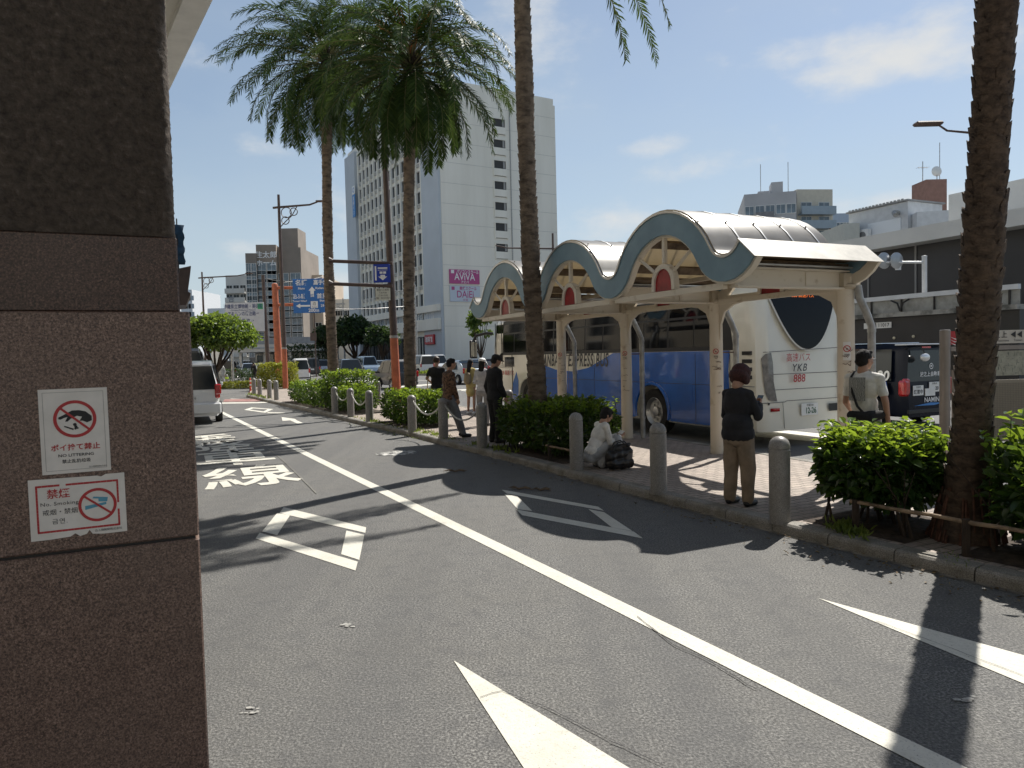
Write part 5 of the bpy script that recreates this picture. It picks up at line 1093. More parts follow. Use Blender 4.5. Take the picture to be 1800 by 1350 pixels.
hatch('hatchback', 'silver hatchback ahead of the person in black, left of the brown pole', at_(438, 80), R_(198), 4.2, 1.7, 1.55, SCP, rr=.2)
hatch('hatchback', 'white hatchback between the brown pole and the person in black', at_(463, 92), R_(198), 4.2, 1.7, 1.5, WCP)
van('taxi_van', 'black boxy wagon near the far corner shrubs, seen from behind', at_(404, 76), R_(15), 4.2, 1.75, 1.9, BCP, hood=.5)
hatch('hatchback', 'pale blue small car on the far lane left of the second palm', at_(668, 84), R_(205), 4.0, 1.7, 1.5, LBP)
far = 'distant traffic'
for i, (px, Y, c, k, lab) in enumerate(((378, 120, SCP, 0, 'tiny silver car under the round green tree'), (388, 135, WCP, 0, 'tiny white car above the dark corner shrub'), (400, 128, SCP, 0, 'tiny pale car right of the street tree trunk'), (412, 118, WCP, 0, 'tiny white car right of the black boxy wagon'),
                                       (434, 112, WCP, 1, 'tiny white truck like van below the big white board'), (372, 150, LBP, 0, 'tiny pale blue car deep in the queue under the tree'), (395, 160, WCP, 1, 'tiny white van deepest in the far traffic'), (583, 100, BCP, 1, 'black van almost hidden by the farthest palm trunk'), (700, 95, DCP, 0, 'dark car behind the orange pole on the far lane'), (510, 96, DCP, 0, 'dark car behind the orange post base'))):
    (van if k else hatch)('distant_car', lab, at_(px, Y), R_(200 if i % 2 else 18), 4.4, 1.72, 1.9 if k else 1.5, c, far, detail=False)
# ---- driving school van at the right
NAVY = M('navy_van_paint', (.006, .009, .02), .22, var=.1, scale=2, coat=.0, spec=.15); WTX = M('white_vinyl', (.75, .75, .75), .5, var=0)
def school_van():
    c = base(1588, 15.3); L, Wd, H = 4.6, 1.72, 1.84; o = c + N2 * (Wd / 2) + D2 * (L / 2)
    t = van('driving_school_van', 'dark navy driving school van number 20 behind the man in the white shirt', o, AX, L, Wd, H, NAVY, 'vehicles in the bus bay', hood=.7, cab=.5); a = -L / 2
    X, U = (1, 0, 0), (0, 0, 1)
    y = a - .004; TX('20', .3, WTX, t, (-Wd / 2 - .004, a + .5, 1.12), (0, -1, 0), U, shear=.2, bold=.03, off=.006)
    yb = lambda z: a + (.03 * (z - .55) / .4 if z < .95 else .03 + .07 * (z - .95) / .77) - .002
    TX('波之上自動車学校', .115, WTX, t, (.18, yb(1.12), 1.14), X, U, off=.012, bold=.02); TX('NAMINOUE', .15, WTX, t, (.22, yb(.6), .58), X, U, off=.012, bold=.02, sx=1.05)
    mb = MB()
    for k in range(16): q0, q1 = k * .3927, (k + 1) * .3927; e = lambda q, r: (.12 + r * math.cos(q), yb(1.3) - .012, 1.32 + r * math.sin(q)); mb.add([e(q0, .05), e(q1, .05), e(q1, .068), e(q0, .068)], [(0, 1, 2, 3)])
    mb.add([(.1, yb(1.3) - .012, 1.3), (.15, yb(1.3) - .012, 1.31), (.14, yb(1.3) - .012, 1.35), (.09, yb(1.3) - .012, 1.33)], [(0, 1, 2, 3)]); mb.build('round_badge', WTX, t)
    for x, s, l in ((-.38, '練習中', .1), (.16, '20', .11)):
        mb = MB(); z = .80 if x < 0 else .86; mb.box((x, yb(z) - .014, z), (.34, .012, .22), b=.003); p = mb.build('plate', WHITEP, t); TX(s, l, BLK, p, (x + (.08 if x > 0 else 0), yb(z) - .02, z - .035), X, U, bold=.02); TX('沖縄500' if x > 0 else '仮免許', .05, BLK, p, (x, yb(z) - .02, z + .07), X, U)
    for s in (-1, 1): mb = MB(); mb.box((s * (Wd / 2 - .09), a + .06, .86), (.17, .2, .34), b=.04); mb.build('lamp_cluster', REDL, t)
    mb = MB(); mb.tube([(-.6, a + .16, 1.72), (-.35, a - .05, 1.74), (-.3, a - .1, 1.6)], .016, 6); k_ = mb.build('rear_view_arm', BLACK, t); mb = MB(); mb.ell((-.3, a - .1, 1.52), (.15, .06, .09)); mb.build('rear_view_mirror', M('mirror_shell', (.7, .7, .7), .15, .6, var=0), k_)
    mb = MB(); mb.add([(-.55, yb(.45) - .012, .47), (.0, yb(.5) - .012, .52), (.5, yb(.5) - .012, .50), (.1, yb(.45) - .012, .46)], [(0, 1, 2, 3)]); mb.build('blue_stripe', M('blue_vinyl', (.03, .2, .55), .4, var=0), t)
    mb = MB(); mb.box((0, a + .22, H - .035), (1.3, .3, .03), b=.01); mb.build('roof_spoiler', SCP, t); mb = MB(); mb.box((0, a + .09, H - .1), (.3, .03, .04), b=.005); mb.build('high_brake_lamp', REDL, t)
    mb = MB(); mb.box((0, 0, H + .004), (1.3, 3.2, .02), b=.008); mb.build('roof_panel', LBP, t)
    mb = MB(); mb.add([(-Wd / 2 - .006, a + .35, .7), (-Wd / 2 - .006, a + 2.4, .6), (-Wd / 2 - .006, a + 2.6, 1.0), (-Wd / 2 - .006, a + .4, 1.0)], [(0, 1, 2, 3)]); mb.build('blue_side', M('blue_vinyl_deep', (.01, .07, .3), .3, var=.2, scale=2), t)
school_van()
# ------------------------------------------------------------ bollards, chains
def bollard(label, px, Y=None, h=.84, name='stone_bollard'):
    p = px if isinstance(px, V) else base(px, Y); t = thing(name, label, 'bollard', (p.x, p.y, KZ), 0, 'stone bollards')
    return t
BME = {}
def bol_parts(t, h=.84, r=.1):
    mb = MB(); mb.lathe([(r, -.02), (r, h - .135), (r - .006, h - .13)], n=26); 
    b = mb.build('shaft', GREYG, t)
    mb = MB(); mb.lathe([(r - .006, h - .13), (r - .006, h - .122), (r + .001, h - .115), (r + .001, h - .1)] + [((r + .001) * math.cos(a), h - .1 + .1 * math.sin(a)) for a in [k * math.pi / 14 for k in range(1, 8)]], n=26); mb.build('domed_cap', GREYG, t)
BL = [(1371, 916, 'nearest grey stone bollard, standing between the woman with the phone and the near hedge'), (1158, 865, 'grey stone bollard between the squatting woman and the woman with the phone'), (1014, 826, 'grey stone bollard right beside the squatting woman'),
      (848, 787, 'grey stone bollard at the left end of the dark hedge, beside the man in black'), (780, 771, 'grey stone bollard the man in brown leans against'), (725, 759, 'chained stone bollard in front of the hedge under the second palm'),
      (650, 741, 'stone bollard at the left end of the hedge under the second palm'), (617, 733, 'right one of two chained bollards in front of the longest hedge'), (589, 727, 'left one of two chained bollards in front of the longest hedge'),
      (486, 703, 'stone bollard touching the left end of the longest hedge'), (474, 700, 'stone bollard second from the left end of the longest hedge'), (457, 697, 'narrow stone bollard third from the left end of the longest hedge'), (447, 695, 'leftmost stone bollard of the kerb row, next to the red post')]
first = None; BP = {}
for px, py, lab in BL:
    p = G(px, py, KZ); p.z = KZ
    if first is None: first = thing('stone_bollard', lab, 'bollard', p, 0, 'stone bollards'); bol_parts(first)
    else: dup(first, p, None, lab)
    BP[px] = p
for px, Y, lab in ((638.5, 27.0, 'left one of two bollards on the main road side behind the hedges'), (662.5, 26.5, 'right one of two bollards on the main road side behind the hedges'), (893, 17.4, 'stone bollard between the man in black and the third palm')):
    p = base(px, Y); p.z = KZ; dup(first, p, None, lab)
p = base(397, 52); q = dup(first, (p.x, p.y, 0), None, 'stone bollard with a yellow green band on the far corner'); mb = MB(); mb.lathe([(.106, .5), (.106, .66)], n=20); mb.build('reflective_band', M('lime_band', (.5, .7, .05), .5, var=0), q)
p = base(438, 40); t = thing('delineator_post', 'thin red delineator post at the corner beside the leftmost bollard', 'post', (p.x, p.y, 0)); mb = MB(); mb.lathe([(.12, 0), (.12, .03), (.045, .05), (.045, .8), (.03, .83), (0, .84)], n=14); mb.build('tube', M('delineator_red', (.6, .07, .03), .5, var=0), t)
mb = MB(); mb.lathe([(.047, .62), (.047, .7)], n=14); mb.lathe([(.047, .4), (.047, .48)], n=14); mb.build('white_band', WHITEP, t)
def chain(label, a, b, sag):
    t = thing('chain', label, 'chain', (a.x, a.y, KZ), 0, 'chains between bollards'); mb = MB(); o = V((a.x, a.y, KZ)); A = V((0, 0, .7)); B = b - o + V((0, 0, .7)); B.z = .7; L = (B - A).length; n = int(L * 1.25 / .045); sgn = (B - A).normalized()
    A = A + sgn * .1; B = B - sgn * .1
    def at(u): q = A.lerp(B, u); q.z -= sag * 4 * u * (1 - u); return q
    for k in range(n):
        c = at((k + .5) / n); d = (at(min(1, (k + 1) / n)) - at(k / n)).normalized(); s = d.cross(V((0, 0, 1))).normalized(); u = s.cross(d); w = s if k % 2 else u; pts = [c + d * .028 * math.cos(q) + w * .016 * math.sin(q) for q in [j * math.pi / 4 for j in range(9)]]; mb.tube(pts, .0065, 4, cap=False)
    o_ = mb.build('links', M('chain_white', (.55, .54, .5), .5, .2, var=.1), t); return t
chain('white chain sagging between the two bollards of the longest hedge', BP[589], BP[617], .25); chain('white chain sagging from the right chained bollard towards the second hedge', BP[617], BP[650], .3)
chain('white chain sagging from the chained bollard to the one the man in brown leans on', BP[725], BP[780], .25); chain('white chain sagging behind the legs of the man in brown', BP[780], BP[848], .25)
# ------------------------------------------------------------ street lamps, sign posts
def lamp_post(label, px, Y, ytop, dia, arm, arm_py, orange_to=None, orn=True, lean=0.0, dirx=1, head=True, group='street lamps', dark=BROWNP, angz=0):
    b = base(px, Y); ztop = topz(px, ytop, Y); t = thing('street_lamp', label, 'street lamp', b, angz, group); r = dia / 2; zo = 0
    if orange_to: zo = topz(px, orange_to, Y); mb = MB(); mb.tube([(0, 0, 0), (lean * zo, 0, zo)], [r * 1.15, r * 1.05], 14); mb.build('orange_base', ORANGEP, t); mb = MB(); mb.lathe([(r * 1.12, -.04), (r * 1.12, .04)], (lean * zo, 0, zo), 14); mb.build('collar', GALV, t)
    mb = MB(); mb.tube([(lean * zo, 0, zo), (lean * ztop, 0, ztop)], [r, r * .55], 12); mb.build('pole', dark, t)
    if arm:
        za = topz(px, arm_py, Y); x = lean * za; a = V((x - .35 * dirx, 0, za - .03)); mb = MB(); mb.tube([a, (x, 0, za), (x + arm * .8 * dirx, 0, za + .1), (x + arm * dirx, 0, za + .25)], [r * .5, r * .5, r * .4, r * .35], 8); ar = mb.build('arm', dark, t)
        if head: mb = MB(); mb.box((x + (arm + .28) * dirx, 0, za + .29), (.72, .26, .1), b=.04); mb.build('lamp_head', dark, ar)
        if orn:
            mb = MB()
            for cx, cz, rr in ((.42, -.32, .3), (.85, -.28, .22), (.35, -.78, .22)): mb.tube([(x + dirx * (cx + rr * math.cos(w)), 0, za + cz + rr * math.sin(w)) for w in [k * .4189 for k in range(16)]], .028, 5)
            mb.tube([(x + .05 * dirx, 0, za - 1.15), (x + .35 * dirx, 0, za - .85), (x + .75 * dirx, 0, za - .5), (x + 1.05 * dirx, 0, za)], .03, 5); mb.build('scroll_ornament', dark, t)
    return t
lamp_post('brown street lamp with scroll bracket and orange foot above the yellow green bush', 500, 42, 342, .27, 2.25, 364, 612, lean=.0)
lamp_post('distant thin street lamp above the round green tree', 361, 68, 478, .26, 4.2, 488)
lamp_post('tall dark lamp post with orange lower half left of the second palm', 696, 22.5, 120, .24, None, 160, 592, orn=False, lean=-.02)
lamp_post('thin grey lamp right of the blue guide sign among far buildings', 606, 120, 524, .3, 6, 534, dirx=-1, dark=GALV)
lamp_post('slender grey lamp in front of the hotel podium', 733, 84, 500, .3, 4, 512, dirx=-1, dark=GALV, orn=True)
lamp_post('dark lamp arm sticking out left of the third palm shelter side', 976, 40, 410, .2, 3.2, 437, dirx=-1, head=False, orn=False, group=None)
lamp_post('modern street lamp with flat head hidden behind the nearest palm', 1722, 19, 150, .14, 1.1, 235, dirx=-1, orn=False)
# parking/bus lane sign on two brown arms
def sign_text_panel(): pass
b = base(696, 22.5); o = thing('bus_lane_sign', 'blue bus lane sign with white arrow on brown arms beside the dark lamp post', 'traffic sign', V((b.x, b.y, 0)), 0); Y = 22.4
def lx(px, py): q = P(px, py, Y) - b; return V((q.x, q.y + 0, q.z))
for py in (461, 501):
    a, e = lx(690, py + 2), lx(586, py - 2); mb = MB(); mb.tube([a, e], .055, 8); mb.tube([e, e + V((-.12, 0, 0))], [.055, .13], 8); mb.build('arm', BROWNP, o)
c = lx(672, 481); w, h = .52, .57
mb = MB(); mb.box(c + V((0, -.08, 0)), (w, .03, h), b=.01); pn = mb.build('panel', NAVYS, o); F = c + V((0, -.1, 0)); mb = MB()
mb.box(F + V((-.19, 0, 0)), (.05, .006, .44)); mb.box(F + V((.03, 0, .16)), (.3, .006, .04)); mb.box(F + V((.03, 0, .1)), (.3, .006, .012)); mb.box(F + V((-.02, 0, .02)), (.09, .006, .07)); mb.box(F + V((.09, 0, .02)), (.09, .006, .07))
mb.prism([F + V((-.04, .003, -.05)), F + V((.1, .003, -.05)), F + V((.1, .003, -.1)), F + V((.17, .003, -.1)), F + V((.03, .003, -.22)), F + V((-.11, .003, -.1)), F + V((-.04, .003, -.1))], (0, -.006, 0)); mb.build('white_symbols', WTX, pn)
c2 = lx(674, 516) + V((0, -.08, -.03)); mb = MB(); mb.box(c2, (.46, .03, .38), b=.008); p2 = mb.build('time_plate', M('plate_cream', (.6, .6, .52), .5, var=0), o)
for k, s in enumerate(('路線バス専用', '7:30-9:00', '17:30-19:00', '日曜・休日を除く')): TX(s, .075, BLK, p2, c2 + V((0, -.017, .13 - k * .085)), (1, 0, 0), (0, 0, 1), sx=.85)
# blue guide sign on the orange post
Y = 50; b = base(490, Y); o = thing('guide_sign', 'big blue direction sign with white arrows carried by an orange post', 'road sign', V((b.x, b.y, 0)), 0)
mb = MB(); zt_ = topz(490, 500, Y); mb.tube([(0, 0, 0), (-.1, 0, zt_)], [.27, .2], 14); mb.ell((-.1, 0, zt_), (.2, .2, .1)); mb.build('post', ORANGEP, o)
for py in (506, 536): a, e = P(486, py, Y) - b, P(560, py - 1, Y) - b; mb = MB(); mb.tube([a + V((-.25, 0, 0)), e], .1, 8); mb.build('arm', ORANGEP, o)
x0, x1 = P(515, 520, Y - .2).x - b.x, P(577, 520, Y - .2).x - b.x; z1, z0 = topz(545, 490, Y - .2), topz(545, 550, Y - .2); cx, cz = (x0 + x1) / 2, (z0 + z1) / 2; w, h = x1 - x0, z1 - z0
mb = MB(); mb.box((cx, -.2, cz), (w, .05, h), b=.02); pn = mb.build('panel', BLUES, o); TXs = lambda s, sz, u, v, sx=1: TX(s, sz, WTX, pn, (cx + u * w, -.23, cz + v * h), (1, 0, 0), (0, 0, 1), sx=sx, bold=.02)
TXs('名護', .42, -.25, .38); TXs('嘉手納', .38, .30, .38, .9); TXs('Nago', .22, -.25, .22); TXs('Kadena', .22, .28, .22); TXs('泊ふ頭', .36, -.33, -.02, .8); TXs('Tomari Wharf', .17, -.31, -.15); TXs('首里', .38, .33, -.02); TXs('Shuri', .18, .33, -.15); TXs('200m', .33, .08, -.43); TXs('58', .26, .05, .0); TXs('29', .24, .33, -.3)
mb = MB(); f = lambda u, v: (cx + u * w, -.228, cz + v * h)
mb.prism([f(-.0, .05), f(.0, .15), f(-.05, .15), f(.05, .27), f(.15, .15), f(.1, .15), f(.1, .05)], (0, -.006, 0)); mb.prism([f(-.42, -.29), f(-.3, -.22), f(-.3, -.265), f(-.02, -.265), f(-.02, -.315), f(-.3, -.315), f(-.3, -.36)], (0, -.006, 0)); mb.prism([f(0, -.36), f(0, -.16), f(.2, -.16), f(.2, -.36)], (0, -.006, 0)); mb.build('arrows', WTX, pn)
TX('泊', .26, BLK, pn, (cx + .1 * w, -.236, cz - .24 * h), (1, 0, 0), (0, 0, 1)); TX('Tomari', .12, BLK, pn, (cx + .1 * w, -.236, cz - .33 * h), (1, 0, 0), (0, 0, 1))
# white information board on the brown pole
Y = 55; b = base(471, Y); o = thing('information_board', 'large white board of blue Japanese place names behind the green street tree', 'information board', V((b.x, b.y, 0)), 0)
mb = MB(); mb.tube([(0, 0, 0), (-.15, 0, topz(467, 483, Y))], [.17, .12], 10); mb.build('pole', BROWNP, o)
x0, x1 = P(398, 550, Y).x - b.x, P(466, 550, Y).x - b.x; z1, z0 = topz(435, 532, Y), topz(435, 583, Y); w, h = x1 - x0, z1 - z0; cx, cz = (x0 + x1) / 2, (z0 + z1) / 2
mb = MB(); mb.box((cx, -.2, cz), (w, .06, h)); pn = mb.build('panel', M('board_white', (.5, .53, .58), .5, var=.05), o); ink2 = M('board_ink', (.03, .05, .16), .5, var=0)
mb = MB(); mb.tube([(x0 + .3, 0, 0), (x0 + .3, 0, z0)], .1, 8); mb.build('leg', GALV, o)
for k, (s, e_) in enumerate((('沖縄県立博物館・美術館', 'Okinawa Prefectural Museum'), ('アキムンの宿泊跡→', ''), ('泊 小 学 校 →', 'Tomari'), ('とまりん →', ''))):
    TX(s, .38, ink2, pn, (cx - .1, -.24, z1 - .32 - k * .56), (1, 0, 0), (0, 0, 1), sx=.72, bold=.01)
    if e_: TX(e_, .16, ink2, pn, (cx - .1, -.24, z1 - .58 - k * .56), (1, 0, 0), (0, 0, 1))
mb = MB(); mb.box((x1 - .28, -.235, z1 - .32), (.4, .01, .42)); mb.build('green_square', M('exit_green', (.02, .35, .12), .5, var=0), pn)
b = base(555, 72); o = thing('brown_road_sign', 'small square dark brown sign on a thin pole left of the farthest palm', 'road sign', V((b.x, b.y, 0)), 0); z0, z1 = topz(552, 599, 72), topz(552, 585, 72)
mb = MB(); mb.tube([(0, 0, 0), (0, 0, topz(552, 545, 72))], .06, 6); mb.build('pole', BROWNP, o); mb = MB(); mb.box((-.15, -.1, (z0 + z1) / 2), (.62, .04, z1 - z0)); mb.build('panel', BROWNP, o)
# traffic mirrors on the bus bay side
Y = 27; b = base(1626, Y); o = thing('traffic_mirror', 'pair of round traffic mirrors on a pale post, seen from behind', 'traffic mirror', V((b.x, b.y, 0)), 0); L_ = lambda px, py: P(px, py, Y) - V((b.x, b.y, 0))
wp = M('pale_post', (.62, .63, .64), .4, .2, var=.08); mb = MB(); tp = L_(1625, 452); mb.tube([(0, 0, 0), tp], .09, 12); mb.lathe([(.095, 0), (.095, .05), (0, .07)], tp, 12); mb.build('post', wp, o)
mb = MB(); mb.tube([L_(1626, 461), L_(1556, 461)], .045, 8); mb.build('arm', wp, o)
for px, py in ((1553, 458), (1575, 458)):
    c = L_(px, py) + V((0, .12, 0)); X = Matrix.Translation(c) @ Matrix.Rotation(R_(90), 4, 'X') @ Matrix.Rotation(R_(18), 4, 'Y'); mb = MB(); mb.lathe([(0, .0), (.2, .02), (.29, .07), (.31, .1), (.31, .12), (.2, .16), (0, .19)], (0, 0, 0), 24, X=X)
    for k in range(-4, 5): mb.box((k * .06, 0, .0 + .02), (.012, .5 * math.sqrt(max(0, 1 - (k / 5) ** 2)), .02), 0, X)
    mb.build('mirror_disc', M('mirror_back', (.4, .41, .42), .35, .6, var=.1), o)
mb = MB(); mb.box(L_(1580, 471) + V((0, .05, 0)), (.22, .02, .14)); mb.build('small_plate', wp, o)
# bus stop board at the right
Y = 8.5; b = base(1661, Y); b.z = KZ; o = thing('bus_stop_board', 'grey framed bus stop timetable board with red emblem behind the nearest palm', 'bus stop board', b, R_(9)); fr = M('board_frame', (.27, .24, .22), .4, .3, var=.1); zt_ = topz(1661, 581, Y) - KZ
mb = MB(); mb.lathe([(.058, 0), (.058, zt_), (.05, zt_ + .01), (0, zt_ + .012)], n=18); mb.build('post', fr, o); mb = MB(); mb.lathe([(.058, 0), (.058, zt_), (0, zt_ + .01)], (1.28, 0, 0), 18); mb.build('post', fr, o)
zm = zt_ - .19; mb = MB(); mb.box((.64, 0, zm - .03), (1.16, .05, .05)); mb.box((.64, 0, .45), (1.16, .05, .05)); mb.box((.12, 0, (zm + .45) / 2), (.03, .04, zm - .5)); mb.box((.6, 0, (zm + .45) / 2), (.04, .04, zm - .5)); mb.build('frame', fr, o)
mb = MB(); mb.box((.17, -.0, zt_ - .09), (.24, .03, .16)); e_ = mb.build('red_emblem_panel', M('emblem_red', (.42, .02, .03), .4, var=0), o); mb = MB()
for k in range(3):
    up_ = [(.06 + .22 * s, zt_ - .075 - k * .035 + .05 * (s ** 2) - .035 * math.sin(s * 3.14)) for s in [j / 8 for j in range(9)]]; lo_ = [(x, z - .013 * math.sin(3.14 * j / 8) - .002) for j, (x, z) in enumerate(up_)]; mb.add([(x, -.018, z) for x, z in up_ + lo_[::-1]], [list(range(18))])
mb.build('emblem_waves', WTX, e_)
mb = MB(); mb.box((.79, 0, zt_ - .09), (.98, .03, .16)); hp = mb.build('header_panel', M('header_cream', (.5, .47, .42), .5, var=0), o)
TX('波之上 ◀◀ 泊', .085, BLK, hp, (.86, -.018, zt_ - .07), (1, 0, 0), (0, 0, 1), sp=1.25, bold=.015); TX('Naminoue      Tomari', .04, BLK, hp, (.86, -.018, zt_ - .135), (1, 0, 0), (0, 0, 1))
mb = MB(); mb.box((.36, 0, (zm + .47) / 2), (.44, .012, zm - .55)); mb.build('glass_case', GLASSB, o)
mb = MB(); mb.box((.9, 0, zm - .22), (.58, .02, .3)); pn = mb.build('map_panel', M('map_paper', (.36, .36, .29), .6, col2=(.26, .26, .21), scale=12), o); rn = random.Random(3); mb = MB()
for k in range(90): x, z = .62 + rn.random() * .55, zm - .36 + rn.random() * .28; w_, h_ = (rn.uniform(.01, .04), .004) if rn.random() < .5 else (.004, rn.uniform(.015, .05)); mb.box((x, -.0115, z), (w_, .001, h_))
mb.build('route_lines', M('route_ink', (.12, .14, .13), .6, var=0), pn)
mb = MB(); mb.box((.9, 0, (zm - .42 + .5) / 2), (.58, .02, zm - .42 - .5)); pn = mb.build('timetable_panel', M('table_paper', (.25, .22, .17), .6, var=.05), o); mb = MB()
for k in range(26): mb.box((.62 + k * .022, -.0115, (zm - .42 + .5) / 2), (.002, .001, zm - 1.0))
for k in range(34): mb.box((.9, -.0115, .52 + k * .022), (.56, .001, .002)) if .52 + k * .022 < zm - .45 else None
mb.build('grid_lines', M('table_ink', (.1, .09, .07), .6, var=0), pn)
q = base(1684, 7.9); t = thing('black_bag', 'flat black cloth bag hanging on the nearest palm beside the timetable board', 'bag', (q.x - .0, q.y, topz(1684, 650, 7.9))); hh = topz(1684, 617, 7.9) - topz(1684, 650, 7.9); mb = MB(); mb.prism([(-.035, 0, hh), (.11, 0, hh), (.12, 0, 0), (-.055, 0, .0)], (0, .05, 0)); mb.build('cloth', BLACK, t); mb = MB(); mb.tube([(-.01, .02, hh), (.03, .02, hh + .06), (.08, .02, hh)], .006, 5); mb.build('handle', BLACK, t)
# wires
def wire(label, pts, r=.02):
    mb = MB(); mb.tube(pts, r, 4, smooth=False); o = mb.build('overhead_wire', BLACK); tag(o, label, 'wire', 'overhead wires')
wire('thin overhead wire running right of the farthest palm at sign height', [P(577, 543, 70), P(620, 543.5, 72), P(664, 542, 74), P(720, 538, 78)], .035)
wire('slack wire from the brown pole to the blue sign', [P(468, 490, 55), P(500, 496, 58), P(545, 492, 62), P(580, 483, 66)], .025)
# ------------------------------------------------------------ buildings
def win_mesh(w, h, fr=.06, dep=.12, pane=GLASS, frame=WHITEP, mull=1):
    """window facing -y of its own frame, centred at the origin; set into the wall"""
    mb = MB(); t = fr
    for x in (-w / 2 + t / 2, w / 2 - t / 2): mb.box((x, -dep / 2 + .0, 0), (t, dep, h), 0)
    for z in (-h / 2 + t / 2, h / 2 - t / 2): mb.box((0, -dep / 2, z), (w - 2 * t - .004, dep, t), 0)
    for k in range(mull): mb.box((-w / 2 + w * (k + 1) / (mull + 1), -dep * .35, 0), (t * .7, dep * .5, h - 2 * t), 0)
    mb.box((0, -dep * .12, 0), (w - 2 * t - .01, dep * .2, h - 2 * t - .01), 1)
    o = mb.build('w', [frame, pane]); me = o.data; bpy.data.objects.remove(o); return me
def put(me, name, parent, loc, rotz=0): o = link(name, me, parent); o.location = loc; o.rotation_euler = (0, 0, rotz); return o
def grid(parent, me, name, org, u, rows, cols, du, dz, rotz, cap=95, skip=None):
    k = 0; extra = []
    for r in range(rows):
        for c in range(cols):
            if skip and skip(r, c): continue
            p = V(org) + V(u) * (c * du) + V((0, 0, r * dz))
            if k < cap: put(me, name, parent, p, rotz)
            else: extra.append(p)
            k += 1
    if extra:
        bm = bmesh.new()
        for p in extra:
            m2 = me.copy(); m2.transform(Matrix.Translation(p) @ Matrix.Rotation(rotz, 4, 'Z')); bm.from_mesh(m2); bpy.data.meshes.remove(m2)
        m = bpy.data.meshes.new(name); bm.to_mesh(m); bm.free()
        for x in me.materials: m.materials.append(x)
        o = link(name, m, parent); o['kind'] = 'stuff'
HOT1 = M('hotel_wall', (.78, .755, .68), .85, col2=(.69, .665, .59), scale=.35, aniso=(1, 1, .12), lo=.3, hi=.6, bump=.01, bscale=3); HOT2 = M('hotel_blue_grey_wall', (.48, .52, .56), .85, var=.05, scale=.15)
# hotel: local x to the right along its bright face, y away along the windowed face
HD = V((-math.sin(R_(30)), math.cos(R_(30)), 0)); HN = V((HD.y, -HD.x, 0)); hc = base(783, 105); HA = R_(30)
hh = topz(783, 148, 105); hw, hl = 20.3, 43.5
t = thing('hotel', 'tall white hotel slab with gridded windows and a pink and white school advert', 'building', hc, HA)
mb = MB(); mb.box((hw / 2, hl / 2, hh / 2), (hw, hl, hh)); mb.build('wall', HOT1, t)
mb = MB(); mb.box((hw / 2, hl / 2, hh + .2), (hw - 1, hl - 1, .5)); mb.box((.15, hl / 2, hh + .5), (.3, hl, 1.0)); mb.box((hw / 2, .15, hh + .5), (hw - .62, .3, 1.0)); mb.build('parapet', HOT1, t)
mb = MB(); mb.box((-.2, 3.4, hh / 2 + .3), (.4, 6.6, hh + .3)); mb.build('corner_pier', HOT2, t); mb = MB(); mb.box((-.35, hl - 3.0, hh / 2 - .1), (.7, 6.0, hh)); mb.build('corner_pier', HOT2, t)
fz, f0 = 3.15, 10.6; cols = 14; du = (hl - 6.9 - 6.6) / cols; wy0 = 7.6
wm = win_mesh(1.75, 1.95, .06, .3, mull=0)
nrow = int((hh - f0 - .8) / fz) + 1
grid(t, wm, 'window', (-.02, wy0, f0), (0, 1, 0), nrow, cols, du, fz, -math.pi / 2, cap=96)
mb = MB()
for c in range(cols + 1): mb.box((-.22, wy0 - du / 2 + c * du, (f0 - 1.6 + hh - .6) / 2), (.44, .32, hh - f0 + 1.0))
mb.build('vertical_rib', HOT1, t)
mb = MB()
for r in range(nrow): mb.box((-.1, (wy0 * 2 + (cols - 1) * du) / 2, f0 - 1.22 + r * fz), (.18, cols * du, .5))
mb.build('spandrel', M('spandrel_grey', (.42, .42, .40), .8, var=.06), t)
# stairwell openings in the bright face
op = MB(); zz = 0
def recess(mb, x, z, w, h, d, y0=0):
    mb.box((x, y0 + d / 2 - d - .001, z), (w, .02, h), 0)
xs = (loc_of(base(886, 110), hc, HA).x)
for k in range(11):
    z = topz(886, 622, 110) + .9 + k * fz + 2.2
    if z > hh - 3: break
    mb = MB(); w, h = 2.05, 2.3
    mb.box((xs, -.06, z), (w, .02, h), 1)
    for sx in (-1, 1): mb.box((xs + sx * (w / 2 + .06), -.1, z), (.12, .22, h + .24), 0)
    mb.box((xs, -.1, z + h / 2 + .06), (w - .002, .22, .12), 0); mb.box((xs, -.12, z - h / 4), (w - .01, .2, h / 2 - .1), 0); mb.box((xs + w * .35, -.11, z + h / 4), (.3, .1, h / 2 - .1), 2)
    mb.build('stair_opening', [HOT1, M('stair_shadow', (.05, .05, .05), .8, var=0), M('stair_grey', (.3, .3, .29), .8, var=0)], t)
mb = MB(); mb.tube([(xs + 1.9, -.1, 6), (xs + 1.9, -.1, hh - 1)], .08, 6); mb.build('downpipe', GALV, t)
mb = MB()
for z in range(6, int(hh), 3): mb.box((hw / 2 + 0, -.012, z + .2), (hw - .1, .02, .05))
mb.build('render_joint', M('joint_pale', (.5, .5, .47), .8, var=0), t)
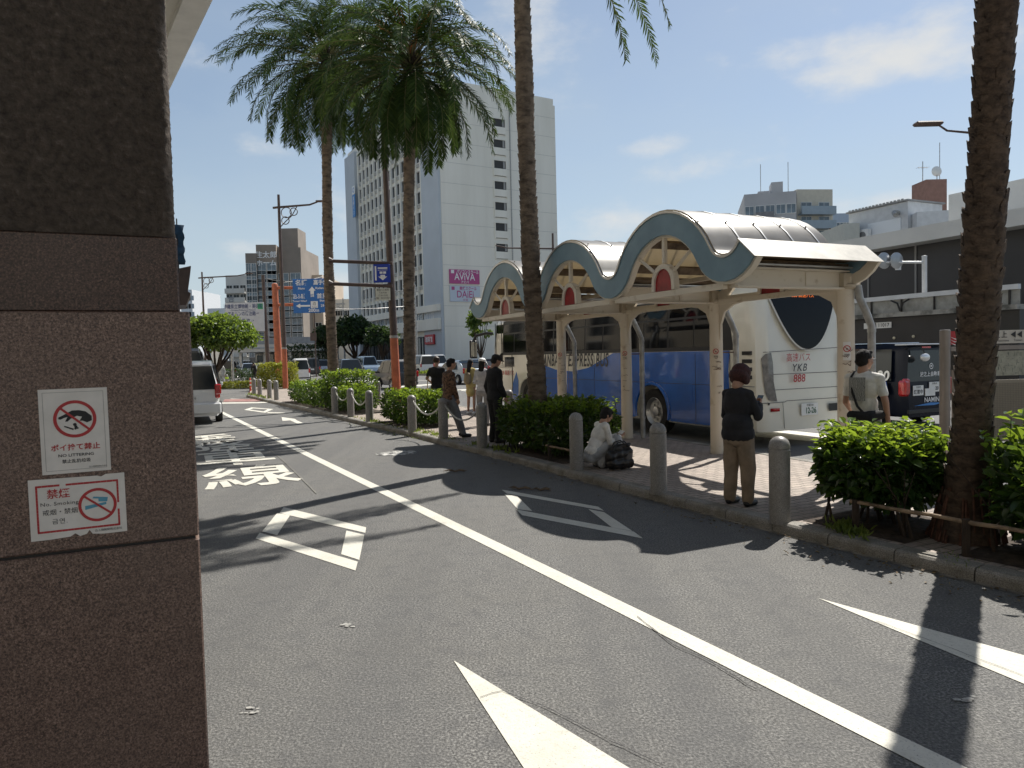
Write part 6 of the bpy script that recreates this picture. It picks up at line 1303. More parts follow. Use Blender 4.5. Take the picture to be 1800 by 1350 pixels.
# podium with shops
mb = MB(); mb.box((-.45, hl / 2 - .5, 6.6), (.9, hl - 1.6, 1.7)); mb.box((-.45, hl / 2 - .5, 9.0), (.9, hl - 1.6, 1.0)); mb.build('podium_band', HOT1, t)
wp_ = win_mesh(3.2, 1.1, .08, .2, pane=GLASSB, mull=3); grid(t, wp_, 'podium_window', (-.3, 4.6, 8.0), (0, 1, 0), 1, 9, 4.2, 3, -math.pi / 2)
ws = win_mesh(4.4, 4.6, .15, .3, pane=GLASS, frame=M('shop_frame', (.08, .085, .09), .5, var=0), mull=2); grid(t, ws, 'shop_front', (-.05, 4.6, 2.6), (0, 1, 0), 1, 8, 4.9, 3, -math.pi / 2)
mb = MB(); mb.box((-.6, 4.2, 4.35), (.3, 3.4, 1.5), b=.05); sg = mb.build('red_shop_sign', M('shop_red', (.45, .02, .03), .4, var=0), t); TX('珈琲館', .9, WTX, sg, (-.76, 4.2, 4.3), (0, -1, 0), (0, 0, 1), bold=.02)
# adverts on the bright face
def ad(px0, py0, px1, py1, mat, nm):
    a, b_ = P(px0, py0, 105.3), P(px1, py1, 108); la, lb = loc_of(a, hc, HA), loc_of(b_, hc, HA); x0, x1 = la.x, lb.x; z1, z0 = a.z, b_.z
    mb = MB(); mb.box(((x0 + x1) / 2, -.1, (z0 + z1) / 2), (x1 - x0, .16, z1 - z0)); o = mb.build(nm, mat, t); return o, (x0 + x1) / 2, (z0 + z1) / 2, x1 - x0, z1 - z0
o, x, z, w, h = ad(790, 473, 842, 500, M('advert_pink', (.42, .07, .22), .5, var=0), 'pink_advert'); TX('パソコンスクール', .62, WTX, o, (x + .1 * w, -.19, z + .33 * h), (1, 0, 0), (0, 0, 1), sx=.75, bold=.02); TX('AViVA', 1.45, WTX, o, (x, -.19, z - .03 * h), (1, 0, 0), (0, 0, 1), sx=.85, bold=.01); TX('アビバ', .45, WTX, o, (x, -.19, z - .4 * h), (1, 0, 0), (0, 0, 1), bold=.02)
mb = MB(); mb.box((x - .4 * w, -.19, z + .34 * h), (.5, .01, .5)); mb.build('advert_badge', WTX, o)
pk = M('advert_pink', (.42, .07, .22)); o, x, z, w, h = ad(791, 502, 843, 531, M('advert_pale', (.52, .58, .66), .5, var=0), 'white_advert'); TX('資格スクール', .6, pk, o, (x + .1 * w, -.19, z + .33 * h), (1, 0, 0), (0, 0, 1), sx=.8, bold=.02); TX('DAiEi', 1.45, pk, o, (x, -.19, z - .05 * h), (1, 0, 0), (0, 0, 1), sx=.85, bold=.01); TX('大栄', .45, pk, o, (x, -.19, z - .4 * h), (1, 0, 0), (0, 0, 1))
mb = MB(); mb.box((x - .4 * w, -.19, z + .34 * h), (.5, .01, .5)); mb.build('advert_badge', pk, o)
yb_ = hl - 3; z1, z0 = topz(646, 349, 140), topz(649, 387, 140); mb = MB(); mb.box((-1.1, yb_ - 3.4, (z0 + z1) / 2), (.12, 1.5, z1 - z0)); o = mb.build('vertical_banner', M('banner_sky_blue', (.03, .2, .5), .5, var=0), t); TX('東急REIホテル', 1.0, WTX, o, (-1.17, yb_ - 3.4, (z0 + z1) / 2), (0, -1, 0), (0, 0, 1), sx=.9) if False else TX(list('東横イン'), .95, WTX, o, (-1.17, yb_ - 3.4, (z0 + z1) / 2), (0, -1, 0), (0, 0, 1), vert=True, ls=.9)
def ringm(mb, c, r, d): 
    for k in range(16): a, b_ = k * .3927, (k + 1) * .3927; e = lambda q, rr: (c[0], c[1] - rr * math.cos(q), c[2] + rr * math.sin(q)); mb.add([e(a, r * .6), e(b_, r * .6), e(b_, r), e(a, r)], [(0, 1, 2, 3)])
mb = MB(); mb.box((-1.1, yb_ - 3.4, z1 + .9), (.1, 1.5, 1.5)); o = mb.build('white_badge', WHITEP, t); mb = MB(); ringm(mb, (-1.16, yb_ - 3.4, z1 + .9), .5, 0); mb.build('blue_ring', BLUES, o)
# ---- helper: block building facing the camera, local x to the right, y away
def block(label, pxl, pxr, ytop, Y, dep, wall, rot=0.0, rows=0, cols=0, wm=None, mz=(2, 1), side=None, group='distant buildings', name='building', roof=None, px_ref=None, z0f=.5, balcony=None, cat='building', parent_only=False):
    a, b_ = base(pxl, Y), base(pxr, Y); ux = V((math.cos(rot), math.sin(rot), 0))
    # width so that the right end falls under column pxr
    dr = (pxr - 900) / FOC; 
    d2 = P(pxr, 625, 1.0); k = d2.x; w = (k * a.y - a.x) / (ux.x - k * ux.y); H = topz((pxl + pxr) / 2, ytop, Y + w * ux.y / 2); t = thing(name, label, cat, a, rot, group)
    mb = MB(); mb.box((w / 2, dep / 2, H / 2), (w, dep, H)); mb.build('wall', wall, t); mb = MB(); e = .25
    mb.box((w / 2, e / 2, H + .3), (w, e, .6)); mb.box((w / 2, dep - e / 2, H + .3), (w, e, .6)); mb.box((e / 2, dep / 2, H + .3), (e, dep - 2 * e, .6)); mb.box((w - e / 2, dep / 2, H + .3), (e, dep - 2 * e, .6)); mb.build('parapet', wall, t)
    if rows and wm is not None:
        m_ = win_mesh(*wm[:2], **(wm[2] if len(wm) > 2 else {})); du = w / cols; dzz = (H - mz[0] - mz[1]) / rows
        grid(t, m_, 'window', (du / 2, 0, mz[0] + dzz * z0f), (1, 0, 0), rows, cols, du, dzz, 0)
        if side: m_ = win_mesh(*side[1]); dd = dep / side[0]; grid(t, m_, 'window', (0 if side[2] < 0 else w, dd / 2, mz[0] + dzz * z0f), (0, 1, 0), rows, side[0], dd, dzz, side[2] * math.pi / 2, cap=60)
    if balcony:
        n = balcony; dzz = (H - mz[0] - mz[1]) / rows
        for r in range(rows): mb = MB(); mb.box((w / 2, -.6, mz[0] + dzz * r - .1), (w * .96, 1.2, .18)); mb.box((w / 2, -1.16, mz[0] + dzz * r + .5), (w * .96, .08, 1.0)); mb.build('balcony', balcony, t)
    return t, w, H
TAN = M('tan_tile_wall', (.30, .25, .205), .8, var=.08, scale=.3); TAN2 = M('tan_side_wall', (.25, .215, .185), .8, var=.08, scale=.3); PALE = M('pale_wall', (.62, .61, .57), .85, var=.06, scale=.2); PEACH = M('peach_wall', (.50, .42, .34), .85, var=.06, scale=.2)
t, w, H = block('tan tiled tower with bay windows behind the brown street lamp', 457, 492, 435, 150, 16, TAN, R_(8), 11, 2, (1.9, 2.6, dict(pane=GLASSB, mull=1)), (3, 3.5), side=(4, (1.8, 2.4), -1))
TX('住太郎', 1.5, WTX, t, (w / 2, -.1, H - 1.6), (1, 0, 0), (0, 0, 1), bold=.02); TX('ホーム', 1.4, WTX, t, (w / 2, -.1, H - 3.3), (1, 0, 0), (0, 0, 1), bold=.02)
t2, w, H = block('brown tower wing with a flat roof box beside the tan tower', 493, 535, 440, 152, 14, TAN2, 0, 9, 2, (2.2, 2.0, dict(pane=GLASSB, mull=1)), (6, 5)); mb = MB(); mb.box((2.3 - .5, 6, H + 2.6), (2.6 * 1.5, 6, 5.2)); mb.build('roof_house', TAN2, t2)
block('lower glazed wing of the tan tower at its left', 438, 457, 450, 149, 16, TAN2, R_(8), 11, 2, (1.0, 2.7, dict(pane=GLASSB)), (3, 2))
t, w, H = block('white apartment block with small windows left of the tan tower', 402, 438, 488, 175, 14, PALE, 0, 8, 3, (1.5, 1.6), (3, 1.5), balcony=PALE); TX(list('合田大'), 1.6, M('sign_grey', (.15, .17, .22), .6, var=0), t, (w * .33, -1.3, H - 7), (1, 0, 0), (0, 0, 1), vert=True)
block('cream office block right of the brown tower', 536, 571, 488, 160, 20, PEACH, 0, 3, 2, (1.5, 1.0), (8, 3)); block('pale low block between farthest palm and hotel', 590, 640, 530, 170, 20, PALE, 0, 3, 4, (2.2, 1.3), (4, 1)); block('small grey rooftop block peeping left of the hotel', 624, 633, 487, 172, 10, PALE, 0, 4, 1, (.8, 1.2), (14, 1))
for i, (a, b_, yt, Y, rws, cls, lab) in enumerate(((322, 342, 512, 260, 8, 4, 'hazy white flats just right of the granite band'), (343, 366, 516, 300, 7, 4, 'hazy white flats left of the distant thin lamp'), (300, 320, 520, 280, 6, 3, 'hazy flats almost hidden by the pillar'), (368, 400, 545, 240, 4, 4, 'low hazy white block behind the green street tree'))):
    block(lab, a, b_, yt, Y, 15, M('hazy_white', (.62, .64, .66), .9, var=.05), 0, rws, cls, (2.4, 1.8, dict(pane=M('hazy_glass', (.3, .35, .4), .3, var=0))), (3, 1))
# canopy shop across the junction
a = base(412, 104); t = thing('corner_shop', 'low shop with a flat white canopy and glass front beyond the far traffic', 'shop', a); zc = topz(480, 605, 104); w = base(562, 104).x - a.x
mb = MB(); mb.box((w / 2, 4, zc - .55), (w, 9, 1.1)); mb.build('canopy', WHITEW, t); mb = MB(); mb.box((w / 2, 10, zc / 2 + .6), (w * .98, 4, zc + 1.2)); mb.build('wall', M('shop_grey_wall', (.3, .31, .32), .8, var=.1), t)
m_ = win_mesh(1.2, zc - 1.6, .1, .2, pane=GLASSB, mull=0); grid(t, m_, 'shop_window', (1.0, 7.98, (zc - 1.2) / 2), (1, 0, 0), 1, int(w / 1.5), 1.5, 1, 0)
for k in range(4): mb = MB(); mb.box((.8 + k * (w - 1.6) / 3, .4, (zc - 1.1) / 2), (.4, .4, zc - 1.1)); mb.build('canopy_post', WHITEW, t)
mb = MB(); mb.box((w * .5, -.55, zc - .5), (w * .96, .06, .18)); mb.build('canopy_stripe', M('shop_stripe', (.35, .4, .45), .5, var=0), t)
p_ = base(382, 64); t = thing('white_box_sign', 'white pillar shaped sign box under the green street tree', 'sign box', p_); mb = MB(); mb.box((0, 0, topz(382, 612, 64) / 2), (.9, .5, topz(382, 612, 64)), b=.04); mb.build('box', WHITEP, t); mb = MB(); mb.box((0, -.26, .5), (.86, .02, .12)); mb.build('grey_band', GALV, t)
# median strip: kerb, grass and low fence
a0, a1 = base(560, 84), base(905, 57); mb = MB(); n_ = V((0, 1.6, 0)); mb.prism([a0, a1, a1 + n_, a0 + n_], (0, 0, .16)); struct(mb.build('median', KERB)); rn = np.random.default_rng(5); n = 2600; u = rn.random(n); C = np.stack([a0.x + (a1.x - a0.x) * u, a0.y + (a1.y - a0.y) * u + .15 + rn.random(n) * 1.3, np.full(n, .15)], 1)
A = unit(rn, n) * .6; A[:, 2] = 1; v, f = leaves(C, A, unit(rn, n), .32 * rn.uniform(.5, 1.4, n) * (1 + np.sin(u * 30) * .4), .1 * np.ones(n)); o = np_mesh('grass', v, f, WEED); o['kind'] = 'stuff'; o['label'] = 'tall weeds on the median strip'; o['category'] = 'grass'
# ---- right side: long dark panelled building with a white roof band, walkway in front
s_at = lambda px, n: (lambda k: n * (1 - 0) and None)(0)
def on_line(px, n):      # ground point under column px on the street-parallel line at offset n
    k = P(px, 610, 1.0).x; y = n / (N2.x * k + N2.y); return V((k * y, y, 0))
def street_box(px0, px1, n, dep): a, b_ = on_line(px0, n), on_line(px1, n); return a, b_
def lineZ(px, py, n): p = on_line(px, n); return P(px, py, p.y).z
DARKP = M('dark_facade_panel', (.022, .024, .03), .45, var=.2, scale=.3)
n0 = 31; a = on_line(1990, n0); e = on_line(1445, n0); L = (e - a).length; zt_ = lineZ(1640, 397, n0); zb_ = lineZ(1640, 424, n0)
t = thing('station_building', 'long low building with dark panelled facade under a wide white roof band', 'building', a, AX)
mb = MB(); mb.box((9, L / 2, zb_ / 2), (17, L - .2, zb_)); mb.build('wall', DARKP, t); mb = MB(); mb.box((9.0, L / 2, (zt_ + zb_) / 2), (19.0, L + .6, zt_ - zb_)); mb.build('roof_band', WHITEW, t)
for k in range(int(L / 2.55)): mb = MB(); mb.box((.48, 1 + k * 2.55, zb_ / 2), (.06, .09, zb_ - .02)); mb.build('panel_joint', M('joint_metal', (.2, .2, .2), .5, var=0), t)
n1 = 25; a = on_line(1792, n1); e = on_line(1300, n1); L = (e - a).length; zr = lineZ(1640, 513, n1); zr2 = lineZ(1640, 521, n1); zd = lineZ(1640, 545, n1); zd2 = lineZ(1640, 553, n1)
t = thing('raised_walkway', 'black sided raised walkway with wire mesh railing and white number plate', 'walkway', a, AX)
mb = MB(); mb.box((1.5, L / 2, zd2 / 2), (3, L, zd2)); mb.build('black_side', M('black_cladding', (.014, .015, .02), .42, var=.3, scale=.6), t); mb = MB(); mb.box((1.42, L / 2, (zd + zd2) / 2), (3.3, L + .1, zd - zd2)); mb.build('deck_edge', M('weathered_concrete', (.34, .33, .3), .85, col2=(.1, .1, .09), scale=1.6, lo=.42, hi=.58), t)
mb = MB(); mb.box((-.02, L / 2, (zr + zr2) / 2), (.16, L, zr - zr2)); mb.build('top_rail', M('pale_rail', (.62, .64, .66), .5, var=.05), t)
mb = MB(); mb.box((.02, L / 2, (zr2 + zd) / 2), (.02, L, zr2 - zd - .02)); mb.build('mesh_panel', M('mesh_grey', (.36, .36, .34), .7, col2=(.24, .24, .22), scale=3), t)
for k in range(int(L / 1.3)): mb = MB(); mb.box((-.04, .3 + k * 1.3, (zr2 + zd) / 2), (.05, .05, zr2 - zd - .01)); mb.build('railing_post', BLACK, t)
for k in (3, 9):
    mb = MB(); y = .3 + k * 1.3
    for s in (-1, 1): mb.tube([(-.12, y, zd + .05), (-.12, y + s * .12, zr2 - .15), (-.12, y + s * .38, zr2 - .03)], .035, 5)
    mb.build('bracket', BLACK, t)
q0, q1 = loc_of(on_line(1568, n1), a), loc_of(on_line(1520, n1), a); z = lineZ(1545, 572, n1); mb = MB(); mb.box((-.03, (q0.y + q1.y) / 2, z), (.03, q1.y - q0.y, .23)); p = mb.build('number_plate', WHITEP, t); TX('・縄 11017', .2, BLK, p, (-.048, (q0.y + q1.y) / 2 - .05, z), (0, -1, 0), (0, 0, 1), bold=.015)
for px in (1500, 1535, 1572, 1606): q = loc_of(on_line(px, n1), a); mb = MB(); zb2 = lineZ(px, 597 - (px - 1535) * .08, n1); mb.lathe([(.055, .02), (.055, -.03), (.03, -.05), (0, -.05)], (0, q.y, zb2), 10, axis='X'); mb.build('side_lamp', M('small_lamp', (.6, .55, .4), .4, var=0), t)
# rooftop structures and towers beyond
SHW = M('shed_white', (.60, .61, .62), .7, var=.06)
def rblock(label, pxl, pxr, ytop, Y, dep, wall, rot, zb=0, **k): return block(label, pxl, pxr, ytop, Y, dep, wall, rot, **k)
t, w, H = block('white rooftop shed with air conditioner behind the dark panelled building', 1493, 1596, 378, 62, 4.2, SHW, R_(-65), group=None, name='rooftop_shed'); mb = MB()
rf = MB(); rf.box((w / 2, 2.1, H + .68), (w + .3, 4.6, .12)); rf.build('roof', M('shed_roof', (.3, .3, .3), .6, var=.1), t)
for k in range(16): rf = MB(); rf.box((.3 + k * (w - .6) / 15, -.25, H + .78), (.2, .08, .08)); rf.build('roof_corrugation', GALV, t)
ac = MB(); ac.box((w * .33, -.35, H - 1.6), (1.0, .5, 1.1), b=.05); o = ac.build('air_conditioner', WHITEP, t); f_ = MB(); f_.lathe([(.34, 0), (.34, -.03), (.26, -.035), (.1, -.02), (0, -.03)], (w * .33, -.6, H - 1.6), 20, axis='Y'); f_.build('fan', M('fan_grey', (.2, .2, .2), .5, var=0), o)
ac = MB(); ac.box((w * .62, -.02, H - 1.3), (3.0, .1, 1.4)); ac.build('vent_panel', M('panel_white', (.7, .72, .74), .4, .2, var=0), t); ac = MB(); ac.tube([(w * .85, 0, H - .2), (w * .85, -.5, H - .2), (w * .85 + .3, -.7, H - .45)], .2, 10); ac.build('duct', GALV, t)
t, w, H = block('pale annex to the right of the rooftop shed', 1612, 1690, 384, 56, 8, SHW, R_(-12), 1, 3, (.8, 1.0), (H - 2.2, 1.1), group=None, name='rooftop_annex')
t, w, H = block('reddish brown stair tower with satellite dish between shed and nearest palm', 1628, 1664, 326, 70, 2.5, M('red_brown_wall', (.30, .17, .135), .85, var=.08), 0, group=None, name='stair_tower')
mb = MB(); mb.lathe([(0, 0), (.35, .06), (.5, .16)], (w * .55, 0, H + 1.4), 18, X=None, axis='Y'); o = mb.build('satellite_dish', WHITEP, t); mb = MB(); mb.tube([(w * .55, .1, H), (w * .55, .1, H + 1.4)], .04, 6); mb.build('dish_mast', GALV, t); mb = MB(); mb.tube([(w * .12, 1, H), (w * .12, 1, H + 2.6)], .04, 5)
for k in range(5): mb.tube([(w * .12 - .5, 1, H + 2.0 + k * .0), (w * .12 + .5, 1, H + 2.0)], .02, 4); mb.tube([(w * .12 - .5 + k * .25, .7, H + 2.0), (w * .12 - .5 + k * .25, 1.3, H + 2.0)], .015, 4)
mb.build('aerial', GALV, t); mb = MB(); mb.tube([(w * .95, 1, H), (w * .95, 1, H + 4.4)], .035, 5); mb.build('mast', GALV, t)
n2 = 40; a = on_line(2150, n2); e = on_line(1667, n2); L = (e - a).length; H = lineZ(1760, 322, n2)
t = thing('white_block', 'big white block with roof fence and stepped ledges behind the nearest palm', 'building', a, AX); mb = MB(); mb.box((8, L / 2, H / 2), (16, L, H)); mb.build('wall', WHITEW, t); mb = MB(); mb.box((-.5, L / 2 + .8, H - 3.2), (1.3, L + 2.6, .4)); mb.build('ledge', WHITEW, t); mb = MB(); mb.box((-.9, L + 1.4, H - 2.4), (.12, 1.6, 1.3)); mb.build('balcony', WHITEW, t)
mb = MB(); mb.box((3, L - 9, H + .9), (4, 9, 1.8)); mb.build('roof_house', SHW, t); mb = MB()
for k in range(26): mb.tube([(.3, L - 5 - k * .7, H), (.3, L - 5 - k * .7, H + 2.2)], .05, 4)
mb.tube([(.3, L - 4, H + 2.2), (.3, L - 24, H + 2.2)], .06, 4); mb.tube([(.3, L - 4, H + 1.2), (.3, L - 24, H + 1.2)], .04, 4); mb.build('roof_fence', WHITEP, t)
m_ = win_mesh(1.3, 1.6, .08, .2); grid(t, m_, 'window', (-.01, L - 3, H - 5.6), (0, -1, 0), 1, 8, 3.1, 3, -math.pi / 2)
APT = M('apartment_grey', (.44, .44, .45), .8, var=.06, scale=.3); APC = M('apartment_cream', (.56, .52, .43), .8, var=.05); BALC = M('balcony_glass', (.27, .33, .38), .3, var=.05)
t, w, H = block('grey apartment tower with staggered windows, left half of the pair', 1311, 1402, 346, 105, 14, APT, R_(-14), 6, 5, (1.3, 1.4, dict(pane=GLASSB)), (8, .6), name='apartment_tower')
for k, (x, h_) in enumerate(((.12, .7), (.4, 1.2), (.66, 2.4), (.86, .8))): mb = MB(); mb.box((w * x, 3, H + h_ / 2), (1.6, 3, h_)); mb.build('roof_box', APT, t)
for x in (.36, .9): mb = MB(); mb.tube([(w * x, 3, H), (w * x, 3, H + 5.5)], .05, 5); mb.build('mast', GALV, t)
for r in range(5): mb = MB(); mb.box((w * .5 + (1.6 if r % 2 else -.8), -.35, H - 14.4 + r * 2.9), (w * .34, .7, 1.2)); mb.build('balcony', M('balcony_dark', (.2, .2, .21), .7, var=.1), t)
t, w, H = block('cream apartment tower with glass balconies, right half of the pair', 1403, 1465, 340, 105, 14, APC, R_(6), 7, 2, (1.7, 1.5, dict(pane=GLASSB)), (9, 1.0), balcony=BALC, name='apartment_tower')
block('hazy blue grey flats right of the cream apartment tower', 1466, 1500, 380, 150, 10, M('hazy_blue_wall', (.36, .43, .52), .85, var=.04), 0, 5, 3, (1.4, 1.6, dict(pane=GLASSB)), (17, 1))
block('pale yellow low block below the hazy blue flats', 1484, 1512, 405, 60, 8, M('pale_yellow_wall', (.52, .52, .47), .85, var=.04), 0, 1, 2, (.8, 1.2), (5.6, 1.4), group=None)
# out-of-view buildings on the camera's own side, added for reflections and warm bounce light
o_ = N2 * -4.2 + D2 * -20; t = thing('bounce_building_side', 'long unseen cream building on the pillar side of the lane, shaped for reflections and bounce light', 'building', o_, AX); mb = MB(); mb.box((-6, 72, 7), (12, 144, 14)); mb.build('wall', M('bounce_cream_wall', (.66, .58, .46), .8, var=.1), t); m_ = win_mesh(2.4, 1.8, .08, .2, mull=1); grid(t, m_, 'window', (.0, 2.5, 2.2), (0, 1, 0), 4, 24, 6.0, 3.3, math.pi / 2)
o_ = N2 * -2 + D2 * -26; t = thing('bounce_building_rear', 'unseen cream building added behind the photographer for reflections and bounce light', 'building', o_, AX); mb = MB(); mb.box((17, -6, 6), (30, 12, 12)); mb.build('wall', M('cream_render', (.66, .6, .5), .8, var=.1), t); m_ = win_mesh(2.6, 1.8, .08, .2, mull=1); grid(t, m_, 'window', (5, .0, 2.4), (1, 0, 0), 3, 7, 4.0, 3.3, math.pi)
# ------------------------------------------------------------ people
def cap_(mb, a, ra, b, rb, n=12):
    a, b = V(a), V(b); d = b - a; L = d.length
    if L < 1e-5: return mb.ell(a, ra)
    q = d.to_track_quat('Z', 'X').to_matrix().to_4x4(); q.translation = a
    pr = [(ra * math.sin(t), -ra * math.cos(t)) for t in [k * math.pi / 10 for k in range(0, 6)]] + [(rb * math.cos(t), L + rb * math.sin(t)) for t in [k * math.pi / 10 for k in range(0, 6)]]
    pr[0] = (1e-4, pr[0][1]); pr[-1] = (1e-4, pr[-1][1]); return mb.lathe(pr, (0, 0, 0), n, X=q)
def fuse(mb, name, mat, parent, vox, sm=4, noise_=0.0, nsc=9.0):
    me = bpy.data.meshes.new(name); me.from_pydata([tuple(v) for v in mb.v], [], mb.f); o = bpy.data.objects.new(name, me)
    m = o.modifiers.new('r', 'REMESH'); m.mode = 'VOXEL'; m.voxel_size = vox; s = o.modifiers.new('s', 'SMOOTH'); s.iterations = sm; s.factor = .5
    me2 = evaluated(o); bpy.data.objects.remove(o); bpy.data.meshes.remove(me)
    if noise_:
        n = len(me2.vertices); co = np.empty(n * 3); no = np.empty(n * 3); me2.vertices.foreach_get('co', co); me2.vertex_normals.foreach_get('vector', no); co = co.reshape(-1, 3); no = no.reshape(-1, 3)
        kk = np.array([noise.noise(V((c[0] * nsc, c[1] * nsc, c[2] * nsc * .55))) + noise.noise(V((c[0] * nsc * 2.6, c[1] * nsc * 2.6, c[2] * nsc * 1.2))) * .4 for c in co]) * noise_; me2.vertices.foreach_set('co', (co + no * kk[:, None]).ravel()); me2.update()
    me2.polygons.foreach_set('use_smooth', [True] * len(me2.polygons)); me2.materials.clear(); me2.materials.append(mat); me2.name = name; return link(name, me2, parent)
def hand(mb, w, d, palm_n, s=1.0, curl=.5, side=1):
    """w wrist, d direction of the palm, palm_n the way the palm faces, side: thumb side sign"""
    d = V(d).normalized(); pn = V(palm_n); pn = (pn - d * pn.dot(d)).normalized(); a = d.cross(pn) * side
    pc = V(w) + d * .05 * s
    for k in (-1, 0, 1): cap_(mb, V(w) + a * k * .012 * s, .017 * s, V(w) + d * .085 * s + a * k * .024 * s, .014 * s, 8)
    for k, (off, ln) in enumerate(((.032, .068), (.011, .078), (-.011, .072), (-.031, .056))):
        b = V(w) + d * .088 * s + a * off * s; c1 = curl * (1 + .12 * k); d1 = d * math.cos(c1) + pn * math.sin(c1); m = b + d1 * ln * .5 * s; c2 = c1 * 2.1; d2 = d * math.cos(c2) + pn * math.sin(c2); cap_(mb, b, .0088 * s, m, .0082 * s, 7); cap_(mb, m, .0082 * s, m + d2 * ln * .5 * s, .0068 * s, 7)
    t0 = V(w) + d * .03 * s + a * .028 * s; t1 = t0 + (d * .6 + a * .7 + pn * .35).normalized() * .038 * s; cap_(mb, t0, .012 * s, t1, .0105 * s, 7); cap_(mb, t1, .0102 * s, t1 + (d * .85 + a * .2 + pn * .45).normalized() * .03 * s, .008 * s, 7)
def head(mb, c, yaw, pit, s=1.0):
    Rm = Matrix.Rotation(yaw, 3, 'Z') @ Matrix.Rotation(pit, 3, 'X'); c = V(c); X = lambda x, y, z: c + Rm @ (V((x, y, z)) * s)
    e = lambda p, r: mb.ell(X(*p), tuple(q * s for q in r), 0, 14, 9, Rm)
    e((0, -.012, .028), (.074, .094, .088)); e((0, .018, -.02), (.06, .066, .082)); e((0, .05, -.072), (.032, .03, .026)); e((0, .068, .012), (.05, .022, .03))
    cap_(mb, X(0, .082, .018), .009 * s, X(0, .1, -.018), .0125 * s, 8); e((0, .078, -.046), (.024, .012, .009)); e((0, .083, -.054), (.02, .009, .006))
    for k in (-1, 1): e((k * .075, -.008, -.006), (.01, .02, .031)); e((k * .03, .072, .026), (.014, .012, .008)); e((k * .04, .058, -.02), (.02, .018, .022)); e((k * .028, .082, .036), (.016, .008, .005))
    cap_(mb, X(0, -.02, -.06), .052 * s, X(0, -.035, -.13), .054 * s); return X, Rm
EYEK = M('eye_dark', (.03, .02, .018), .25, var=0)
def person(label, loc, heading, H, pose, top, bottom, hair, vox=.011, sex='f', shoes=BLACK, build_=1.0, sleeve='long', skirt=False, extras=None, group='people waiting at the bus stop', skin=SKIN, fold=.005, longtop=False):
    """pose: dict of joints (x right, y forward, z up, metres for a 1.7 m person); heading: degrees clockwise from straight ahead"""
    t = thing('person', label, 'person', loc, -R_(heading), group); k = H / 1.7; m = sex == 'm'; sw = .172 if m else .152
    J = dict(pel=(0, 0, .93), che=(0, .0, 1.28), nec=(0, -.01, 1.46), hd=(0, .015, 1.6), hl=(-.095, 0, .9), hr=(.095, 0, .9), kl=(-.105, .015, .5), kr=(.105, .015, .5), al=(-.11, -.02, .09), ar=(.11, -.02, .09),
             sl=(-sw, -.005, 1.385), sr=(sw, -.005, 1.385), el=(-sw - .06, -.03, 1.13), er=(sw + .06, -.03, 1.13), wl=(-sw - .06, .06, .9), wr=(sw + .06, .06, .9), yaw=0, pit=0, hdl=(0, .2, -1), hdr=(0, .2, -1), pnl=(1, 0, 0), pnr=(-1, 0, 0), curl=.45, fl=(0, 1, 0), fr=(0, 1, 0))
    J.update(pose); G_ = lambda n: V(J[n]) * k; w = build_; nv = vox
    b = MB(); X, Rm = head(b, G_('hd'), R_(J['yaw']), R_(J['pit']), k * 1.02)
    nb = G_('nec'); cap_(b, G_('nec') + V((0, 0, -.04)) * k, .056 * k, X(0, -.03, -.09), .05 * k)
    pel, che = G_('pel'), G_('che')
    def torso(mb, e=0.0, z=0):
        up = (che - pel).normalized(); q = up.to_track_quat('Z', 'Y').to_matrix(); q = Matrix.Rotation(0, 3, 'Z') @ q
        # orthonormal frame with x along the shoulder line
        sx = (G_('sr') - G_('sl')).normalized(); fy = up.cross(sx).normalized(); sx = fy.cross(up) * -1 if False else sx; Rt = Matrix((sx, fy, up)).transposed()
        L = lambda p, r: mb.ell(p, tuple((x * w + e / k) * k for x in r), 0, 18, 12, Rt)
        L(pel + up * .02, (.158 if not m else .15, .105, .12)); L(pel.lerp(che, .45), (.135 if not m else .15, .098, .16)); L(che, (.158 if not m else .178, .108, .17)); L(che + up * .09 * k - fy * .01, (.14 if not m else .165, .085, .08))
        for s in 'lr': cap_(mb, che + up * .09 * k, (.06) * k + e, G_('s' + s), (.044 if not m else .05) * k * w + e); cap_(mb, che + up * .15 * k, .05 * k + e, G_('s' + s) + V((0, 0, .012)), .034 * k + e)
    torso(b, -.012)
    for s, q in (('l', -1), ('r', 1)):
        cap_(b, G_('s' + s), .046 * k, G_('e' + s), .037 * k); cap_(b, G_('e' + s), .037 * k, G_('w' + s), .025 * k)
        d = V(J['hd' + s]); hand(b, G_('w' + s), d, V(J['pn' + s]), k * (1.0 if m else .93), J['curl'], side=(1 if s == 'l' else -1) * J.get('th' + s, 1))
        cap_(b, G_('h' + s), .078 * k, G_('k' + s), .053 * k); cap_(b, G_('k' + s), .05 * k, G_('k' + s).lerp(G_('a' + s), .3), .052 * k); cap_(b, G_('k' + s).lerp(G_('a' + s), .3), .052 * k, G_('a' + s), .034 * k); f = V(J['f' + s]).normalized()
        cap_(b, G_('a' + s) + V((0, 0, -.045)) * k, .035 * k, G_('a' + s) + (f * .13 + V((0, 0, -.06))) * k, .028 * k)
    fuse(b, 'body', skin, t, nv * .8 if nv < .012 else nv, 3)
    # shirt
    b = MB(); torso(b, .012)
    for s in 'lr':
        cap_(b, G_('s' + s), .051 * k * w, G_('e' + s) if sleeve != 'short' else G_('s' + s).lerp(G_('e' + s), .62), (.046 if sleeve != 'short' else .056) * k * w)
        if sleeve != 'short': cap_(b, G_('e' + s), .05 * k * w, G_('e' + s).lerp(G_('w' + s), .93 if sleeve == 'long' else .45), .038 * k * w)
    if J.get('hem', True): cap_(b, pel + V((0, 0, -.02)) * k, .12 * k * w, pel + V((0, 0, -.05)) * k, .12 * k * w); b.ell(pel + V((0, 0, -.03)) * k, tuple(q_ * k * w for q_ in (.178, .128, .10)), 0, 18, 10)
